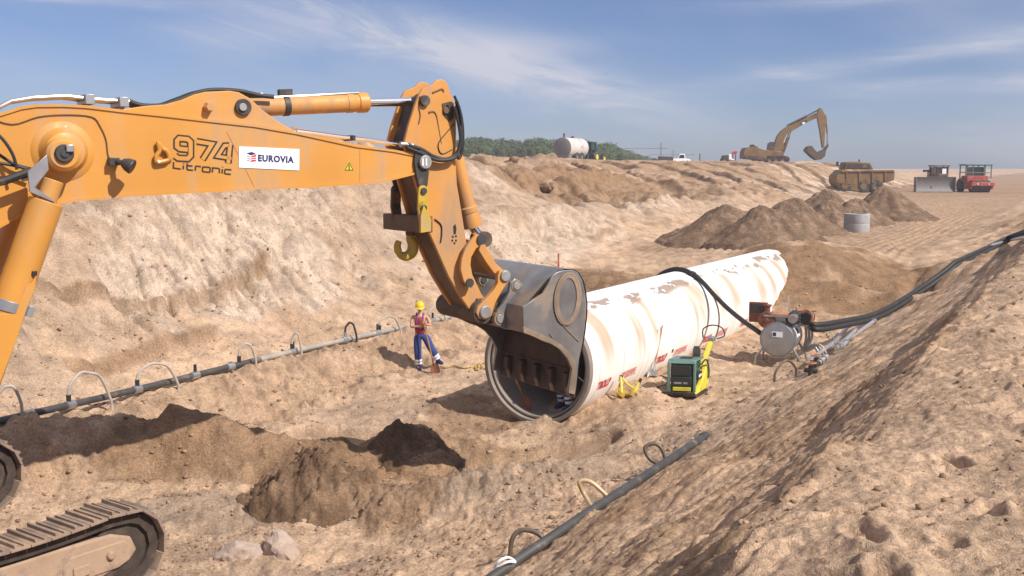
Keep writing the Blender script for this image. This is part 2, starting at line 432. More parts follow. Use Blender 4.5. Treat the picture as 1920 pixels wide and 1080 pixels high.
def ground(x, y, zones=False):
    x = np.asarray(x, np.float64)
    y = np.asarray(y, np.float64)
    s, v = to_sv(x, y)
    dist = np.hypot(x, y)
    # meander of the edges
    near = sstep(-40, -20, s) * sstep(400, 200, s)
    vv = meander(s, v)
    ss = s + near * 1.0 * pn(s * .25, v * .35, 8) * sstep(8, 14, s)
    z = base_height(ss, vv)
    for hx, hy, a, b, t, h in HUMPS:
        c, q = math.cos(t), math.sin(t)
        p = ((x - hx) * c + (y - hy) * q) / a
        r = ((y - hy) * c - (x - hx) * q) / b
        e = np.sqrt(p * p + r * r + 0.02)
        z = z + h * np.clip(1.35 - e, 0, None) / 1.2 * (1 + 0.25 * pn(x * 1.3, y * 1.3, 19))
    cr = np.exp(-((s - 15) / 5.5) ** 2) * sstep(-15.5, -17.2, v) * sstep(-24, -20, v)
    z = z + cr * (.28 + .16 * billow(x * .8, y * .8, 151, 3))
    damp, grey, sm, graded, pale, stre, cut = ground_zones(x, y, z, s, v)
    z = z - .20 * sm
    rough = 1.0 - 0.93 * np.maximum(sm, graded * .85)
    top = sstep(8.5, 8.9, v) * sstep(60, 40, s)
    lbank = sstep(-8.3, -10.5, v)
    # broad undulation
    z = z + fbm(x * .32, y * .32, 2, 3) * (.10 + .10 * lbank + .02 * top) * rough * sstep(300, 60, dist)
    z = z + fbm(x * .05, y * .05, 3, 3) * .35 * sstep(-12, -30, v) * sstep(10, 60, dist)
    z = z + fbm(x * .012, y * .012, 4, 3) * 0.5 * sstep(150, 400, dist)
    z = z + .30 * np.exp(-((s - .12 * (v - 3) - 15.8) / .45) ** 2) * sstep(1.8, 2.8, v) * sstep(6, 5, v) - .22 * np.exp(-((s - .12 * (v - 3) - 16.8) / .4) ** 2) * sstep(1.8, 2.8, v) * sstep(6, 5, v)
    fb = sstep(22, 34, s) * sstep(200, 150, s) * sstep(-9.5, -12.5, v)
    z = z + fb * (.42 * billow(x * .17, y * .17, 191, 3, .5) + .16 * billow(x * .62, y * .62, 193, 3, .5)) * (.25 + .75 * sstep(105, 70, dist)) * sstep(230, 170, dist)
    stp = np.abs(((s * .11 + v * .16 + .8 * pn(x * .06, y * .06, 195)) % 1.0) - .5) * 2
    z = z - fb * .45 * sstep(.55, .68, stp) * sstep(-13, -15, v) * sstep(-40, -30, v)
    # heavy clods and lumps
    gh = np.exp(-((x + .9) / 2.0) ** 2 - ((y - 16.4) / 1.0) ** 2)
    z = z + gh * (.09 * billow(x * 3.1, y * 3.1, 181, 3, .5))
    z = z + billow(x * 1.1, y * 1.1, 31, 3, 0.42) * (.036 + .012 * damp - .026 * top - .010 * lbank) * rough * sstep(120, 50, dist)
    cl = pn(x * 3.7, y * 3.7, 61)
    z = z + np.clip(cl - 0.16, 0, 1) * .11 * rough * sstep(60, 30, dist) * (1 - .55 * top) * (1 - .6 * cut)
    z = z + fbm(x * 7.5, y * 7.5, 67, 2, 0.55) * .018 * rough * sstep(40, 18, dist)
    z = z + np.clip(pn(x * 10, y * 10, 171) - .18, 0, 1) * .05 * rough * sstep(24, 14, dist) * (1 - .5 * top) * (1 - .5 * cut)
    # gullies down the left bank
    gul = 1 - np.abs(pn(s * 0.75 + .5 * pn(s * .4, v * .5, 14), v * .24 + s * 0.12, 13)) * 2
    z = z - np.clip(gul, 0, 1) ** 2 * .34 * lbank * sstep(90, 60, s) * sstep(-19, -17, v)
    z = z - np.clip(1 - np.abs(pn(s * 2.6 + .3 * v, v * .55, 16)) * 2.2, 0, 1) ** 2 * .26 * lbank * sstep(70, 40, s) * (.12 + pale)
    z = z - np.clip(1 - np.abs(pn(s * 5.5 + .8 * v, v * 1.1, 18)) * 2.4, 0, 1) ** 2 * .10 * lbank * sstep(60, 35, s) * pale
    z = z + scarp_texture(x, y, s, v)
    # ledges low on the left bank
    lg = sstep(-0.05, .05, vv + 9.3 + .8 * pn(s * .35, 3.3, 20)) * sstep(.05, .3, pn(s * .22, 1.1, 22))
    lg2 = sstep(-0.04, .04, vv + 10.9 + .7 * pn(s * .3, 8.3, 24)) * sstep(.0, .3, pn(s * .2, 6.1, 26))
    z = z - (.30 * lg + .32 * lg2) * sstep(-7.9, -8.6, vv) * sstep(40, 25, s)
    # scrape marks along the right cutting
    q2, w2 = .97 * s + .22 * v, .97 * v - .22 * s
    z = z + cut * (stre * .055 + .008 * billow(x * 3, y * 3, 81, 3))
    z = z + cut * .05 * np.clip(pn(w2 * 3.5, q2 * 1.2, 88) - .15, 0, 1)
    # trampled top of the bank: soft hollows, foot prints with raised rims
    z = z + top * (.022 * fbm(x * .9, y * .9, 109, 2) + .007 * fbm(x * 6, y * 6, 111, 3))
    z = z + prints(x, y, top * sstep(45, 25, dist))
    # roller and track marks on the bladed level
    fur = np.abs(((v * 2.4 + .25 * pn(s * .2, v * .3, 33)) % 1.0) - .5) * 2
    z = z + graded * sstep(4.5, 3.5, v) * (.13 * fur - .06) * (.35 + .65 * sstep(-.2, .4, pn(v * .22, s * .03, 35))) * sstep(130, 90, dist)
    z = z + graded * .035 * fbm(x * 1.5, y * 1.5, 37, 3) * sstep(120, 60, dist)
    # blade step beside the scraped patches
    if zones:
        return z, damp, grey, sm, graded, pale
    return z


def gz(x, y):
    return float(ground(np.array([x]), np.array([y]))[0])


def gp(x, y, dz=0.0):
    return Vector((x, y, gz(x, y) + dz))


def hit(px, py, lo=3.0, hi=400.0):
    """where the line of sight through a pixel first meets the ground"""
    d = ray(px, py)
    t = np.geomspace(lo, hi, 5000)
    P = _E[None, :] + d[None, :] * t[:, None]
    below = P[:, 2] < ground(P[:, 0], P[:, 1])
    i = int(np.argmax(below)) if below.any() else len(t) - 1
    return Vector(P[i])


# ------------------------------------------------------------------ materials
MATS = {}


def mat(name, color, rough=0.6, metal=0.0, spec=0.5, var=0.12, scale=6.0, dirt=0.0, dirt_col=(0.36, 0.26, 0.18), bump=0.0,
        bump_scale=30.0, coat=0.0, dirt_scale=3.0, streak=False):
    """painted or raw surface: colour broken up by noise, dust in patches, fine bump"""
    m = bpy.data.materials.new(name)
    m.use_nodes = True
    nt = m.node_tree
    nd, lk = nt.nodes, nt.links
    b = nd['Principled BSDF']
    b.inputs['Roughness'].default_value = rough
    b.inputs['Metallic'].default_value = metal
    b.inputs['Specular IOR Level'].default_value = spec
    b.inputs['Coat Weight'].default_value = coat
    tc = N(nd, 'ShaderNodeTexCoord')
    n1 = N(nd, 'ShaderNodeTexNoise')
    n1.inputs['Scale'].default_value = scale
    n1.inputs['Detail'].default_value = 5
    lk.new(tc.outputs['Object'], n1.inputs['Vector'])
    mr = N(nd, 'ShaderNodeMapRange')
    mr.inputs['To Min'].default_value = 1 - var
    mr.inputs['To Max'].default_value = 1 + var
    mr.inputs['From Min'].default_value = .3
    mr.inputs['From Max'].default_value = .7
    lk.new(n1.outputs['Fac'], mr.inputs['Value'])
    mx = N(nd, 'ShaderNodeMix', data_type='RGBA', blend_type='MULTIPLY')
    mx.inputs['Factor'].default_value = 1
    mx.inputs['A'].default_value = (*color, 1)
    lk.new(mr.outputs[0], mx.inputs['B'])
    col = mx.outputs['Result']
    if dirt > 0:
        n2 = N(nd, 'ShaderNodeTexNoise')
        n2.inputs['Scale'].default_value = dirt_scale
        mpn = N(nd, 'ShaderNodeMapping')
        mpn.inputs['Scale'].default_value = (1, 1, .3 if streak else 1)
        n2.inputs['Detail'].default_value = 8
        n2.inputs['Roughness'].default_value = .65
        lk.new(tc.outputs['Object'], mpn.inputs[0])
        lk.new(mpn.outputs[0], n2.inputs['Vector'])
        r2 = N(nd, 'ShaderNodeMapRange', interpolation_type='SMOOTHSTEP')
        r2.inputs['From Min'].default_value = .62 - .35 * dirt
        r2.inputs['From Max'].default_value = .80 - .2 * dirt
        r2.inputs['To Max'].default_value = min(1.0, .45 + dirt)
        lk.new(n2.outputs['Fac'], r2.inputs['Value'])
        m2 = N(nd, 'ShaderNodeMix', data_type='RGBA')
        m2.inputs['B'].default_value = (*dirt_col, 1)
        lk.new(col, m2.inputs['A'])
        lk.new(r2.outputs[0], m2.inputs['Factor'])
        col = m2.outputs['Result']
        rr = N(nd, 'ShaderNodeMapRange')
        rr.inputs['To Min'].default_value = rough
        rr.inputs['To Max'].default_value = .95
        lk.new(r2.outputs[0], rr.inputs['Value'])
        lk.new(rr.outputs[0], b.inputs['Roughness'])
    lk.new(col, b.inputs['Base Color'])
    if bump > 0:
        n3 = N(nd, 'ShaderNodeTexNoise')
        n3.inputs['Scale'].default_value = bump_scale
        n3.inputs['Detail'].default_value = 4
        lk.new(tc.outputs['Object'], n3.inputs['Vector'])
        bp = N(nd, 'ShaderNodeBump')
        bp.inputs['Strength'].default_value = bump
        bp.inputs['Distance'].default_value = .02
        lk.new(n3.outputs['Fac'], bp.inputs['Height'])
        lk.new(bp.outputs[0], b.inputs['Normal'])
    MATS[name] = m
    return m


DRY = (0.525, 0.365, 0.245)
DAMP = (0.275, 0.172, 0.100)
GREY = (0.375, 0.275, 0.198)
PALE = (0.56, 0.435, 0.33)
BLADED = (0.36, 0.242, 0.157)


def sand_material(name, from_attr=True, base=DAMP, second=GREY, scale=1.0):
    m = bpy.data.materials.new(name)
    m.use_nodes = True
    nd, lk = m.node_tree.nodes, m.node_tree.links
    b = nd['Principled BSDF']
    b.inputs['Roughness'].default_value = 1.0
    b.inputs['Specular IOR Level'].default_value = 0.08
    tc = N(nd, 'ShaderNodeTexCoord')
    pos = tc.outputs['Object']

    def noise(sc, det, rough=.6):
        n = N(nd, 'ShaderNodeTexNoise')
        n.inputs['Scale'].default_value = sc
        n.inputs['Detail'].default_value = det
        n.inputs['Roughness'].default_value = rough
        lk.new(pos, n.inputs['Vector'])
        return n.outputs['Fac']

    def rng(f, a, b_, c, d, smooth=True):
        r = N(nd, 'ShaderNodeMapRange', interpolation_type='SMOOTHSTEP' if smooth else 'LINEAR')
        for k, vv in (('From Min', a), ('From Max', b_), ('To Min', c), ('To Max', d)):
            r.inputs[k].default_value = vv
        lk.new(f, r.inputs['Value'])
        return r.outputs[0]

    def mix(a, b_, f, blend='MIX'):
        x = N(nd, 'ShaderNodeMix', data_type='RGBA', blend_type=blend)
        for k, vv in (('A', a), ('B', b_), ('Factor', f)):
            if isinstance(vv, tuple):
                x.inputs[k].default_value = (*vv, 1)
            elif isinstance(vv, (int, float)):
                x.inputs[k].default_value = vv
            else:
                lk.new(vv, x.inputs[k])
        return x.outputs['Result']
    if from_attr:
        at = N(nd, 'ShaderNodeVertexColor', layer_name='zones')
        sp = N(nd, 'ShaderNodeSeparateColor')
        lk.new(at.outputs['Color'], sp.inputs[0])
        at2 = N(nd, 'ShaderNodeVertexColor', layer_name='zones_b')
        sp2 = N(nd, 'ShaderNodeSeparateColor')
        lk.new(at2.outputs['Color'], sp2.inputs[0])
        col = mix(DRY, GREY, sp.outputs[1])
        col = mix(col, PALE, sp2.outputs[0])
        col = mix(col, BLADED, sp2.outputs[1])
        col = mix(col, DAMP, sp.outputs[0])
    else:
        col = mix(base, second, rng(noise(1.6, 5), .46, .66, 0, 1))
    # grain: darker crumbs, paler dry crust
    col = mix(col, rng(noise(1.7, 9, .72), .34, .66, .74, 1.20), 1.0, 'MULTIPLY')
    col = mix(col, rng(noise(24 * scale, 4, .75), .34, .64, .72, 1.16), 1.0, 'MULTIPLY')
    crumb = rng(noise(40 * scale, 5, .7), .60, .68, 0, .60)
    col = mix(col, (0.10, 0.062, 0.04), crumb)
    lk.new(col, b.inputs['Base Color'])
    bp = N(nd, 'ShaderNodeBump')
    bp.inputs['Strength'].default_value = .9
    bp.inputs['Distance'].default_value = .05
    add = N(nd, 'ShaderNodeMath', operation='ADD')
    vo = N(nd, 'ShaderNodeTexVoronoi', feature='F1')
    vo.inputs['Scale'].default_value = 17 * scale
    lk.new(pos, vo.inputs['Vector'])
    mv = N(nd, 'ShaderNodeMath', operation='MULTIPLY_ADD')
    mv.inputs[1].default_value = -.45
    lk.new(vo.outputs['Distance'], mv.inputs[0])
    lk.new(noise(13 * scale, 6, .78), mv.inputs[2])
    mz = N(nd, 'ShaderNodeMath', operation='MULTIPLY')
    mz.inputs[1].default_value = .60
    lk.new(mv.outputs[0], mz.inputs[0])
    lk.new(mz.outputs[0], add.inputs[0])
    mu = N(nd, 'ShaderNodeMath', operation='MULTIPLY')
    mu.inputs[1].default_value = .45
    lk.new(noise(60 * scale, 3, .75), mu.inputs[0])
    lk.new(mu.outputs[0], add.inputs[1])
    lk.new(add.outputs[0], bp.inputs['Height'])
    lk.new(bp.outputs[0], b.inputs['Normal'])
    MATS[name] = m
    return m


def build_ground():
    dense = np.arange(-33.0, 33.01, 0.088)
    rest = np.concatenate([np.arange(33.5, 60, 1.0), np.arange(60, 300, 6.0), np.arange(300, 327, 1.0)])
    az = np.radians(np.concatenate([dense, rest]))
    r = np.concatenate([np.array([0.0001]), np.linspace(.5, 2.4, 12)[:-1], np.geomspace(2.4, 230, 1480), np.geomspace(233, 7000, 70)])
    A, RR = np.meshgrid(az, r)
    X, Y = RR * np.sin(A), RR * np.cos(A)
    z, damp, grey, sm, graded, pale = ground(X.ravel(), Y.ravel(), True)
    n_r, n_a = len(r), len(az)
    me = bpy.data.meshes.new('ground')
    nv = n_r * n_a
    me.vertices.add(nv)
    me.vertices.foreach_set('co', np.stack([X.ravel(), Y.ravel(), z], 1).astype(np.float32).ravel())
    i = np.arange(n_r - 1)[:, None] * n_a
    j = np.arange(n_a)[None, :]
    j1 = (j + 1) % n_a
    quads = np.stack([i + j, i + n_a + j, i + n_a + j1, i + j1], -1).reshape(-1, 4)[:, ::-1]
    nf = len(quads)
    me.loops.add(nf * 4)
    me.loops.foreach_set('vertex_index', quads.astype(np.int32).ravel())
    me.polygons.add(nf)
    me.polygons.foreach_set('loop_start', np.arange(0, nf * 4, 4, dtype=np.int32))
    me.polygons.foreach_set('use_smooth', np.ones(nf, bool))
    one = np.ones(nv)
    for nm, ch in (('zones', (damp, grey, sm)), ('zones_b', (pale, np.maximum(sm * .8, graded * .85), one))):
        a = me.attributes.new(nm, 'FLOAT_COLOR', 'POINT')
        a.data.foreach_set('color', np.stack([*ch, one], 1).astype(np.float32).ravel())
    me.update(calc_edges=True)
    me.validate()
    o = bpy.data.objects.new('ground', me)
    COL.objects.link(o)
    o['kind'] = 'structure'
    me.materials.append(sand_material('sand'))
    return o


build_ground()
# ------------------------------------------------------------------ mesh building
def frame_of(d, up=Vector((0, 0, 1))):
    d = Vector(d).normalized()
    x = up.cross(d)
    if x.length < 1e-4:
        x = Vector((1, 0, 0)).cross(d)
    x.normalize()
    return x, d.cross(x).normalized(), d


class MB:
    """collects faces in world space and links them as ONE mesh object"""

    def __init__(self):
        self.v, self.f, self.s = [], [], []

    def add(self, vs, fs, smooth=False):
        b = len(self.v)
        self.v += [Vector(p) for p in vs]
        self.f += [tuple(i + b for i in f) for f in fs]
        self.s += [smooth] * len(fs)
        return self

    def box(self, c, size, axes=None, taper=1.0):
        c = Vector(c)
        ax = axes or (Vector((1, 0, 0)), Vector((0, 1, 0)), Vector((0, 0, 1)))
        h = [Vector(a) * (d / 2) for a, d in zip(ax, size)]
        vs = []
        for k in (-1, 1):
            t = taper if k > 0 else 1
            for i, j in ((-1, -1), (1, -1), (1, 1), (-1, 1)):
                vs.append(c + h[0] * i * t + h[1] * j * t + h[2] * k)
        return self.add(vs, [(3, 2, 1, 0), (4, 5, 6, 7), (0, 1, 5, 4), (1, 2, 6, 5), (2, 3, 7, 6), (3, 0, 4, 7)])

    def prism(self, pts, off, smooth=False):
        """polygon (world points) swept along the vector off"""
        off = Vector(off)
        a = [Vector(p) for p in pts]
        n = len(a)
        nrm = Vector((0, 0, 0))
        for i in range(n):
            nrm += (a[i] - a[0]).cross(a[(i + 1) % n] - a[0])
        if nrm.dot(off) < 0:
            a.reverse()
        vs = a + [p + off for p in a]
        fs = [tuple(range(n - 1, -1, -1)), tuple(range(n, 2 * n))]
        fs += [(i, (i + 1) % n, (i + 1) % n + n, i + n) for i in range(n)]
        return self.add(vs, fs, smooth)

    def sheet(self, pts):
        return self.add(pts, [tuple(range(len(pts)))])

    def tube(self, path, r, n=12, caps=True, r_end=None, closed=False):
        P = [Vector(p) for p in path]
        m = len(P)
        vs, fs = [], []
        x = None
        for i, p in enumerate(P):
            if closed:
                d = P[(i + 1) % m] - P[i - 1]
            else:
                d = P[min(i + 1, m - 1)] - P[max(i - 1, 0)]
            d.normalize()
            if x is None:
                x = frame_of(d)[0]
            x = (x - d * x.dot(d))
            if x.length < 1e-6:
                x = frame_of(d)[0]
            x.normalize()
            y = d.cross(x)
            rr = r if r_end is None else r + (r_end - r) * i / max(1, m - 1)
            if isinstance(r, (list, tuple)):
                rr = r[i]
            vs += [p + (x * math.cos(2 * math.pi * k / n) + y * math.sin(2 * math.pi * k / n)) * rr for k in range(n)]
        for i in range(m if closed else m - 1):
            for k in range(n):
                k1 = (k + 1) % n
                j = (i + 1) % m
                fs.append((i * n + k, i * n + k1, j * n + k1, j * n + k))
        self.add(vs, fs, True)
        if caps and not closed:
            self.add(vs[:n], [tuple(range(n - 1, -1, -1))])
            self.add(vs[-n:], [tuple(range(n))])
        return self

    def cyl(self, a, b, r, n=20, r2=None):
        return self.tube([a, b], r, n, True, r2)

    def lathe(self, o, d, prof, n=24, up=Vector((0, 0, 1)), arc=None):
        """profile of (radius, height along d); closed ends where radius is 0"""
        x, y, d = frame_of(d, up)
        o = Vector(o)
        vs, fs = [], []
        for r, h in prof:
            vs += [o + d * h + (x * math.cos(2 * math.pi * k / n) + y * math.sin(2 * math.pi * k / n)) * r for k in range(n)]
        for i in range(len(prof) - 1):
            for k in range(n):
                k1 = (k + 1) % n
                fs.append((i * n + k, i * n + k1, (i + 1) * n + k1, (i + 1) * n + k))
        return self.add(vs, fs, True)

    def ball(self, c, r, n=12, squash=(1, 1, 1)):
        prof = []
        c = Vector(c)
        vs, fs = [], []
        for i in range(n // 2 + 1):
            t = math.pi * i / (n // 2)
            for k in range(n):
                a = 2 * math.pi * k / n
                vs.append(c + Vector((math.sin(t) * math.cos(a) * r * squash[0], math.sin(t) * math.sin(a) * r * squash[1], -math.cos(t) * r * squash[2])))
        for i in range(n // 2):
            for k in range(n):
                k1 = (k + 1) % n
                fs.append((i * n + k, i * n + k1, (i + 1) * n + k1, (i + 1) * n + k))
        return self.add(vs, fs, True)

    def stroke(self, pts, w, nrm, closed=False):
        """flat mitred ribbon along a polyline lying in the plane of normal nrm"""
        P = [Vector(p) for p in pts]
        nrm = Vector(nrm).normalized()
        m = len(P)
        L, Rr = [], []
        for i in range(m):
            a = P[i] - P[i - 1] if (i > 0 or closed) else None
            b = P[(i + 1) % m] - P[i] if (i < m - 1 or closed) else None
            a = a.normalized() if a else b.normalized()
            b = b.normalized() if b else a
            na, nb = nrm.cross(a), nrm.cross(b)
            k = na + nb
            k = k.normalized() * min(1.8, 1 / max(.3, k.normalized().dot(na)))
            L.append(P[i] + k * w / 2)
            Rr.append(P[i] - k * w / 2)
        n = m if closed else m - 1
        for i in range(n):
            j = (i + 1) % m
            self.add([Rr[i], Rr[j], L[j], L[i]], [(0, 1, 2, 3)])
        return self

    def build(self, name, material, parent=None, bevel=0.0, loc=None, angle=35, seg=2, sub=0):
        base = Vector((0, 0, 0))
        q = parent
        while q is not None:
            base += q.location
            q = q.parent
        mine = Vector(loc) - base if loc is not None else Vector((0, 0, 0))
        off = base + mine
        me = bpy.data.meshes.new(name)
        me.from_pydata([tuple(p - off) for p in self.v], [], self.f)
        me.polygons.foreach_set('use_smooth', self.s)
        bm = bmesh.new()
        bm.from_mesh(me)
        bmesh.ops.remove_doubles(bm, verts=bm.verts, dist=1e-5)
        bmesh.ops.recalc_face_normals(bm, faces=bm.faces)
        bm.to_mesh(me)
        bm.free()
        for m in (material if isinstance(material, (list, tuple)) else [material]):
            me.materials.append(m)
        if bevel > 0:
            me.polygons.foreach_set('use_smooth', [True] * len(me.polygons))
        me.set_sharp_from_angle(angle=R(angle))
        o = bpy.data.objects.new(name, me)
        COL.objects.link(o)
        o.location = mine
        if parent is not None:
            o.parent = parent
        if bevel > 0:
            b = o.modifiers.new('bevel', 'BEVEL')
            b.width = bevel
            b.segments = seg
            b.limit_method = 'ANGLE'
            b.angle_limit = R(40)
            b.harden_normals = False
        return o


def tag(o, label=None, cat=None, group=None, kind=None):
    if label:
        o['label'] = label
    if cat:
        o['category'] = cat
    if group:
        o['group'] = group
    if kind:
        o['kind'] = kind
    return o


def thing(name, loc, label, cat, group=None):
    o = bpy.data.objects.new(name, None)
    COL.objects.link(o)
    o.location = loc
    o.empty_display_size = .2
    return tag(o, label, cat, group)


def copy_thing(o, parent=None):
    c = o.copy()
    COL.objects.link(c)
    if parent is not None:
        c.parent = parent
    for ch in [q for q in COL.objects if q.parent == o]:
        copy_thing(ch, c)
    return c


def spline(pts, n=10, closed=False):
    """Catmull-Rom through points"""
    P = [Vector(p) for p in pts]
    out = []
    m = len(P)
    for i in range(m if closed else m - 1):
        if closed:
            a, b, c, d = P[i - 1], P[i], P[(i + 1) % m], P[(i + 2) % m]
        else:
            a, b, c, d = P[max(i - 1, 0)], P[i], P[i + 1], P[min(i + 2, m - 1)]
        for k in range(n):
            t = k / n
            out.append(.5 * ((2 * b) + (c - a) * t + (2 * a - 5 * b + 4 * c - d) * t * t + (3 * b - a - 3 * c + d) * t ** 3))
    if not closed:
        out.append(P[-1])
    return out


def text_mesh(body, size, name, material, parent, origin, ex, ey, nrm, lift=0.004, width=None, shear=0.0, offset=0.0, space=1.0):
    """lettering as a flat mesh: origin is the lower left corner, ex / ey the writing directions"""
    cu = bpy.data.curves.new(name, 'FONT')
    cu.body = body
    cu.size = size
    cu.shear = shear
    cu.offset = offset
    cu.space_character = space
    cu.fill_mode = 'FRONT'
    cu.resolution_u = 3
    ob = bpy.data.objects.new(name, cu)
    COL.objects.link(ob)
    dg = bpy.context.evaluated_depsgraph_get()
    me = bpy.data.meshes.new_from_object(ob.evaluated_get(dg))
    vs = [v.co.copy() for v in me.vertices]
    fs = [tuple(p.vertices) for p in me.polygons]
    bpy.data.objects.remove(ob)
    bpy.data.curves.remove(cu)
    x0 = min(v.x for v in vs)
    x1 = max(v.x for v in vs)
    k = (width / (x1 - x0)) if width else 1.0
    ex, ey, nrm = Vector(ex).normalized(), Vector(ey).normalized(), Vector(nrm).normalized()
    mb = MB()
    mb.add([Vector(origin) + ex * ((v.x - x0) * k) + ey * v.y + nrm * lift for v in vs], fs)
    return mb.build(name, material, parent)
M = {
    'yellow': mat('machine_yellow', (0.575, 0.256, 0.050), .46, var=.10, scale=1.2, dirt=.50, dirt_col=(.37, .235, .135), dirt_scale=1.8, coat=.1, streak=True),
    'yellow_clean': mat('boom_yellow', (0.585, 0.268, 0.044), .42, var=.09, scale=.9, dirt=.42, dirt_col=(.43, .27, .145), dirt_scale=1.4, coat=.15, streak=True),
    'dark_yellow': mat('worn_shaded_yellow', (0.14, 0.082, 0.042), .7, var=.18, scale=3, dirt=.35, dirt_col=(.20, .13, .08)),  # dark twin of the machine yellow: shade put into the colour, with wear
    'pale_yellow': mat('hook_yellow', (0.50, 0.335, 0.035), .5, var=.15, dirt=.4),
    'black': mat('black_rubber', (0.020, 0.019, 0.019), .62, var=.2, dirt=.12, dirt_col=(.20, .15, .11)),
    'dark_metal': mat('dark_metal', (0.055, 0.050, 0.046), .55, .3, var=.25, dirt=.3, dirt_col=(.22, .15, .10), bump=.2),
    'brown_iron': mat('brown_iron', (0.10, 0.066, 0.045), .7, .2, var=.25, dirt=.4, dirt_col=(.20, .13, .085), bump=.3),
    'chrome': mat('chrome', (0.85, 0.86, 0.88), .12, 1.0, var=.03),
    'steel': mat('steel', (0.48, 0.47, 0.46), .35, .85, var=.12, dirt=.1),
    'pin': mat('pin_steel', (0.34, 0.33, 0.32), .5, .5, var=.15, dirt=.15),
    'pin_dark': mat('pin_dark', (0.07, 0.07, 0.07), .5, .5, var=.15, dirt=.1),
    'bucket': mat('bucket_steel', (0.235, 0.225, 0.217), .34, .40, var=.25, scale=2.2, dirt=.38, dirt_col=(.34, .25, .175), dirt_scale=1.6, bump=.12, bump_scale=12),
    'bucket_in': mat('bucket_inside', (0.085, 0.058, 0.04), .7, .25, var=.3, scale=4, dirt=.3, dirt_col=(.15, .095, .06), bump=.3),  # darker copy of the bucket steel, interior shade put into the colour
    'bucket_worn': mat('bucket_worn', (0.24, 0.175, 0.125), .75, .2, var=.25, scale=3, dirt=.3, dirt_col=(.40, .28, .19)),
    'track': mat('track_steel', (0.27, 0.205, 0.16), .75, .35, var=.2, scale=4, dirt=.55, dirt_col=(.42, .30, .21), dirt_scale=2.5, bump=.4),
    'track_dark': mat('track_inner', (0.055, 0.04, 0.032), .85, .1, var=.3, dirt=.35, dirt_col=(.16, .10, .07), bump=.4),
    'dusty': mat('dusty_frame', (0.40, 0.275, 0.185), .9, 0, var=.22, scale=3, dirt=.55, dirt_col=(.22, .165, .13), bump=.5, bump_scale=9),
    'white': mat('white_sheet', (0.86, 0.86, 0.86), .45, var=.03),
    'navy': mat('navy_print', (0.015, 0.025, 0.13), .5, var=.05),
    'red_print': mat('red_print', (0.60, 0.015, 0.03), .5, var=.05),
    'letter': mat('dark_print', (0.028, 0.018, 0.014), .5, var=.05),
    'red_faded': mat('red_stencil', (0.56, 0.045, 0.055), .7, var=.25, scale=18),
    'pink_faded': mat('pale_red_stencil', (0.66, 0.30, 0.28), .7, var=.25, scale=18),
    'glass': mat('dark_glass', (0.02, 0.025, 0.03), .08, 0, spec=.8, var=.02),
    'galv': mat('galvanised', (0.36, 0.37, 0.38), .42, .6, var=.12, scale=5, dirt=.12),
    'alu': mat('aluminium', (0.62, 0.61, 0.61), .32, .7, var=.1, dirt=.14),
    'hose_clear': mat('clear_hose', (0.40, 0.36, 0.31), .3, var=.15, spec=.6),
    'hose_tan': mat('tan_hose', (0.50, 0.36, 0.20), .35, var=.15, spec=.6),
    'hose_dark': mat('brown_hose', (0.115, 0.085, 0.062), .4, var=.2, spec=.5, dirt=.1),
    'header': mat('header_pipe', (0.075, 0.072, 0.070), .5, .25, var=.25, scale=3, dirt=.25, dirt_col=(.36, .27, .2)),
    'header_pale': mat('header_pipe_pale', (0.33, 0.305, 0.265), .6, .1, var=.18, scale=3, dirt=.35, dirt_col=(.42, .31, .22)),
    'concrete': mat('concrete', (0.36, 0.35, 0.345), .9, var=.15, scale=4, dirt=.2, bump=.3),
    'wood': mat('wood_handle', (0.33, 0.17, 0.08), .6, var=.2),
    'green': mat('green_paint', (0.015, 0.075, 0.055), .45, var=.15, dirt=.12),
    'green_pale': mat('green_lid', (0.11, 0.19, 0.165), .45, var=.1, dirt=.15),
    'lemon': mat('lemon_paint', (0.62, 0.52, 0.045), .5, var=.12, dirt=.32),
    'orange': mat('orange_paint', (0.42, 0.15, 0.06), .6, var=.25, dirt=.5),
    'red': mat('red_paint', (0.38, 0.045, 0.025), .6, var=.15, dirt=.4),
    'cat': mat('ochre_paint', (0.19, 0.105, 0.033), .6, var=.2, scale=1.2, dirt=.45, dirt_col=(.10, .07, .045), dirt_scale=.8),
    'cat_dark': mat('ochre_shadow_paint', (0.05, 0.035, 0.025), .6, var=.2, dirt=.3),  # dark machine parts; also the painted shade inside the stick head
    'tyre': mat('tyre', (0.03, 0.028, 0.026), .85, var=.2, dirt=.4, dirt_col=(.25, .18, .13)),
    'tank_white': mat('tank_white', (0.55, 0.52, 0.49), .5, var=.1, dirt=.4, dirt_col=(.33, .26, .2), dirt_scale=1.0),
    'tank_grey': mat('tank_grey', (0.17, 0.155, 0.15), .6, var=.1, dirt=.2),
    'skin': mat('skin', (0.50, 0.27, 0.17), .55, var=.08),
    'maroon': mat('dark_red_cloth', (0.30, 0.035, 0.035), .9, var=.15, scale=20),
    'denim': mat('blue_cloth', (0.035, 0.055, 0.20), .9, var=.2, scale=14),
    'violet': mat('violet_strap', (0.13, 0.05, 0.20), .9, var=.1),
    'helmet': mat('helmet_yellow', (0.80, 0.52, 0.01), .3, var=.03, coat=.3),
    'reflect': mat('reflective_band', (0.75, 0.75, 0.77), .5, var=.05),
    'hair': mat('dark_hair', (0.02, 0.014, 0.01), .7, var=.2),
    'rope': mat('yellow_rope', (0.42, 0.30, 0.10), .8, var=.3, scale=30),
    'rock': mat('pale_rock', (0.40, 0.31, 0.255), .95, var=.25, scale=3, dirt=.4, dirt_col=(.20, .14, .1), bump=1.0, bump_scale=16),
    'rust': mat('rusty_blade', (0.20, 0.075, 0.045), .7, .2, var=.25, scale=12),
}
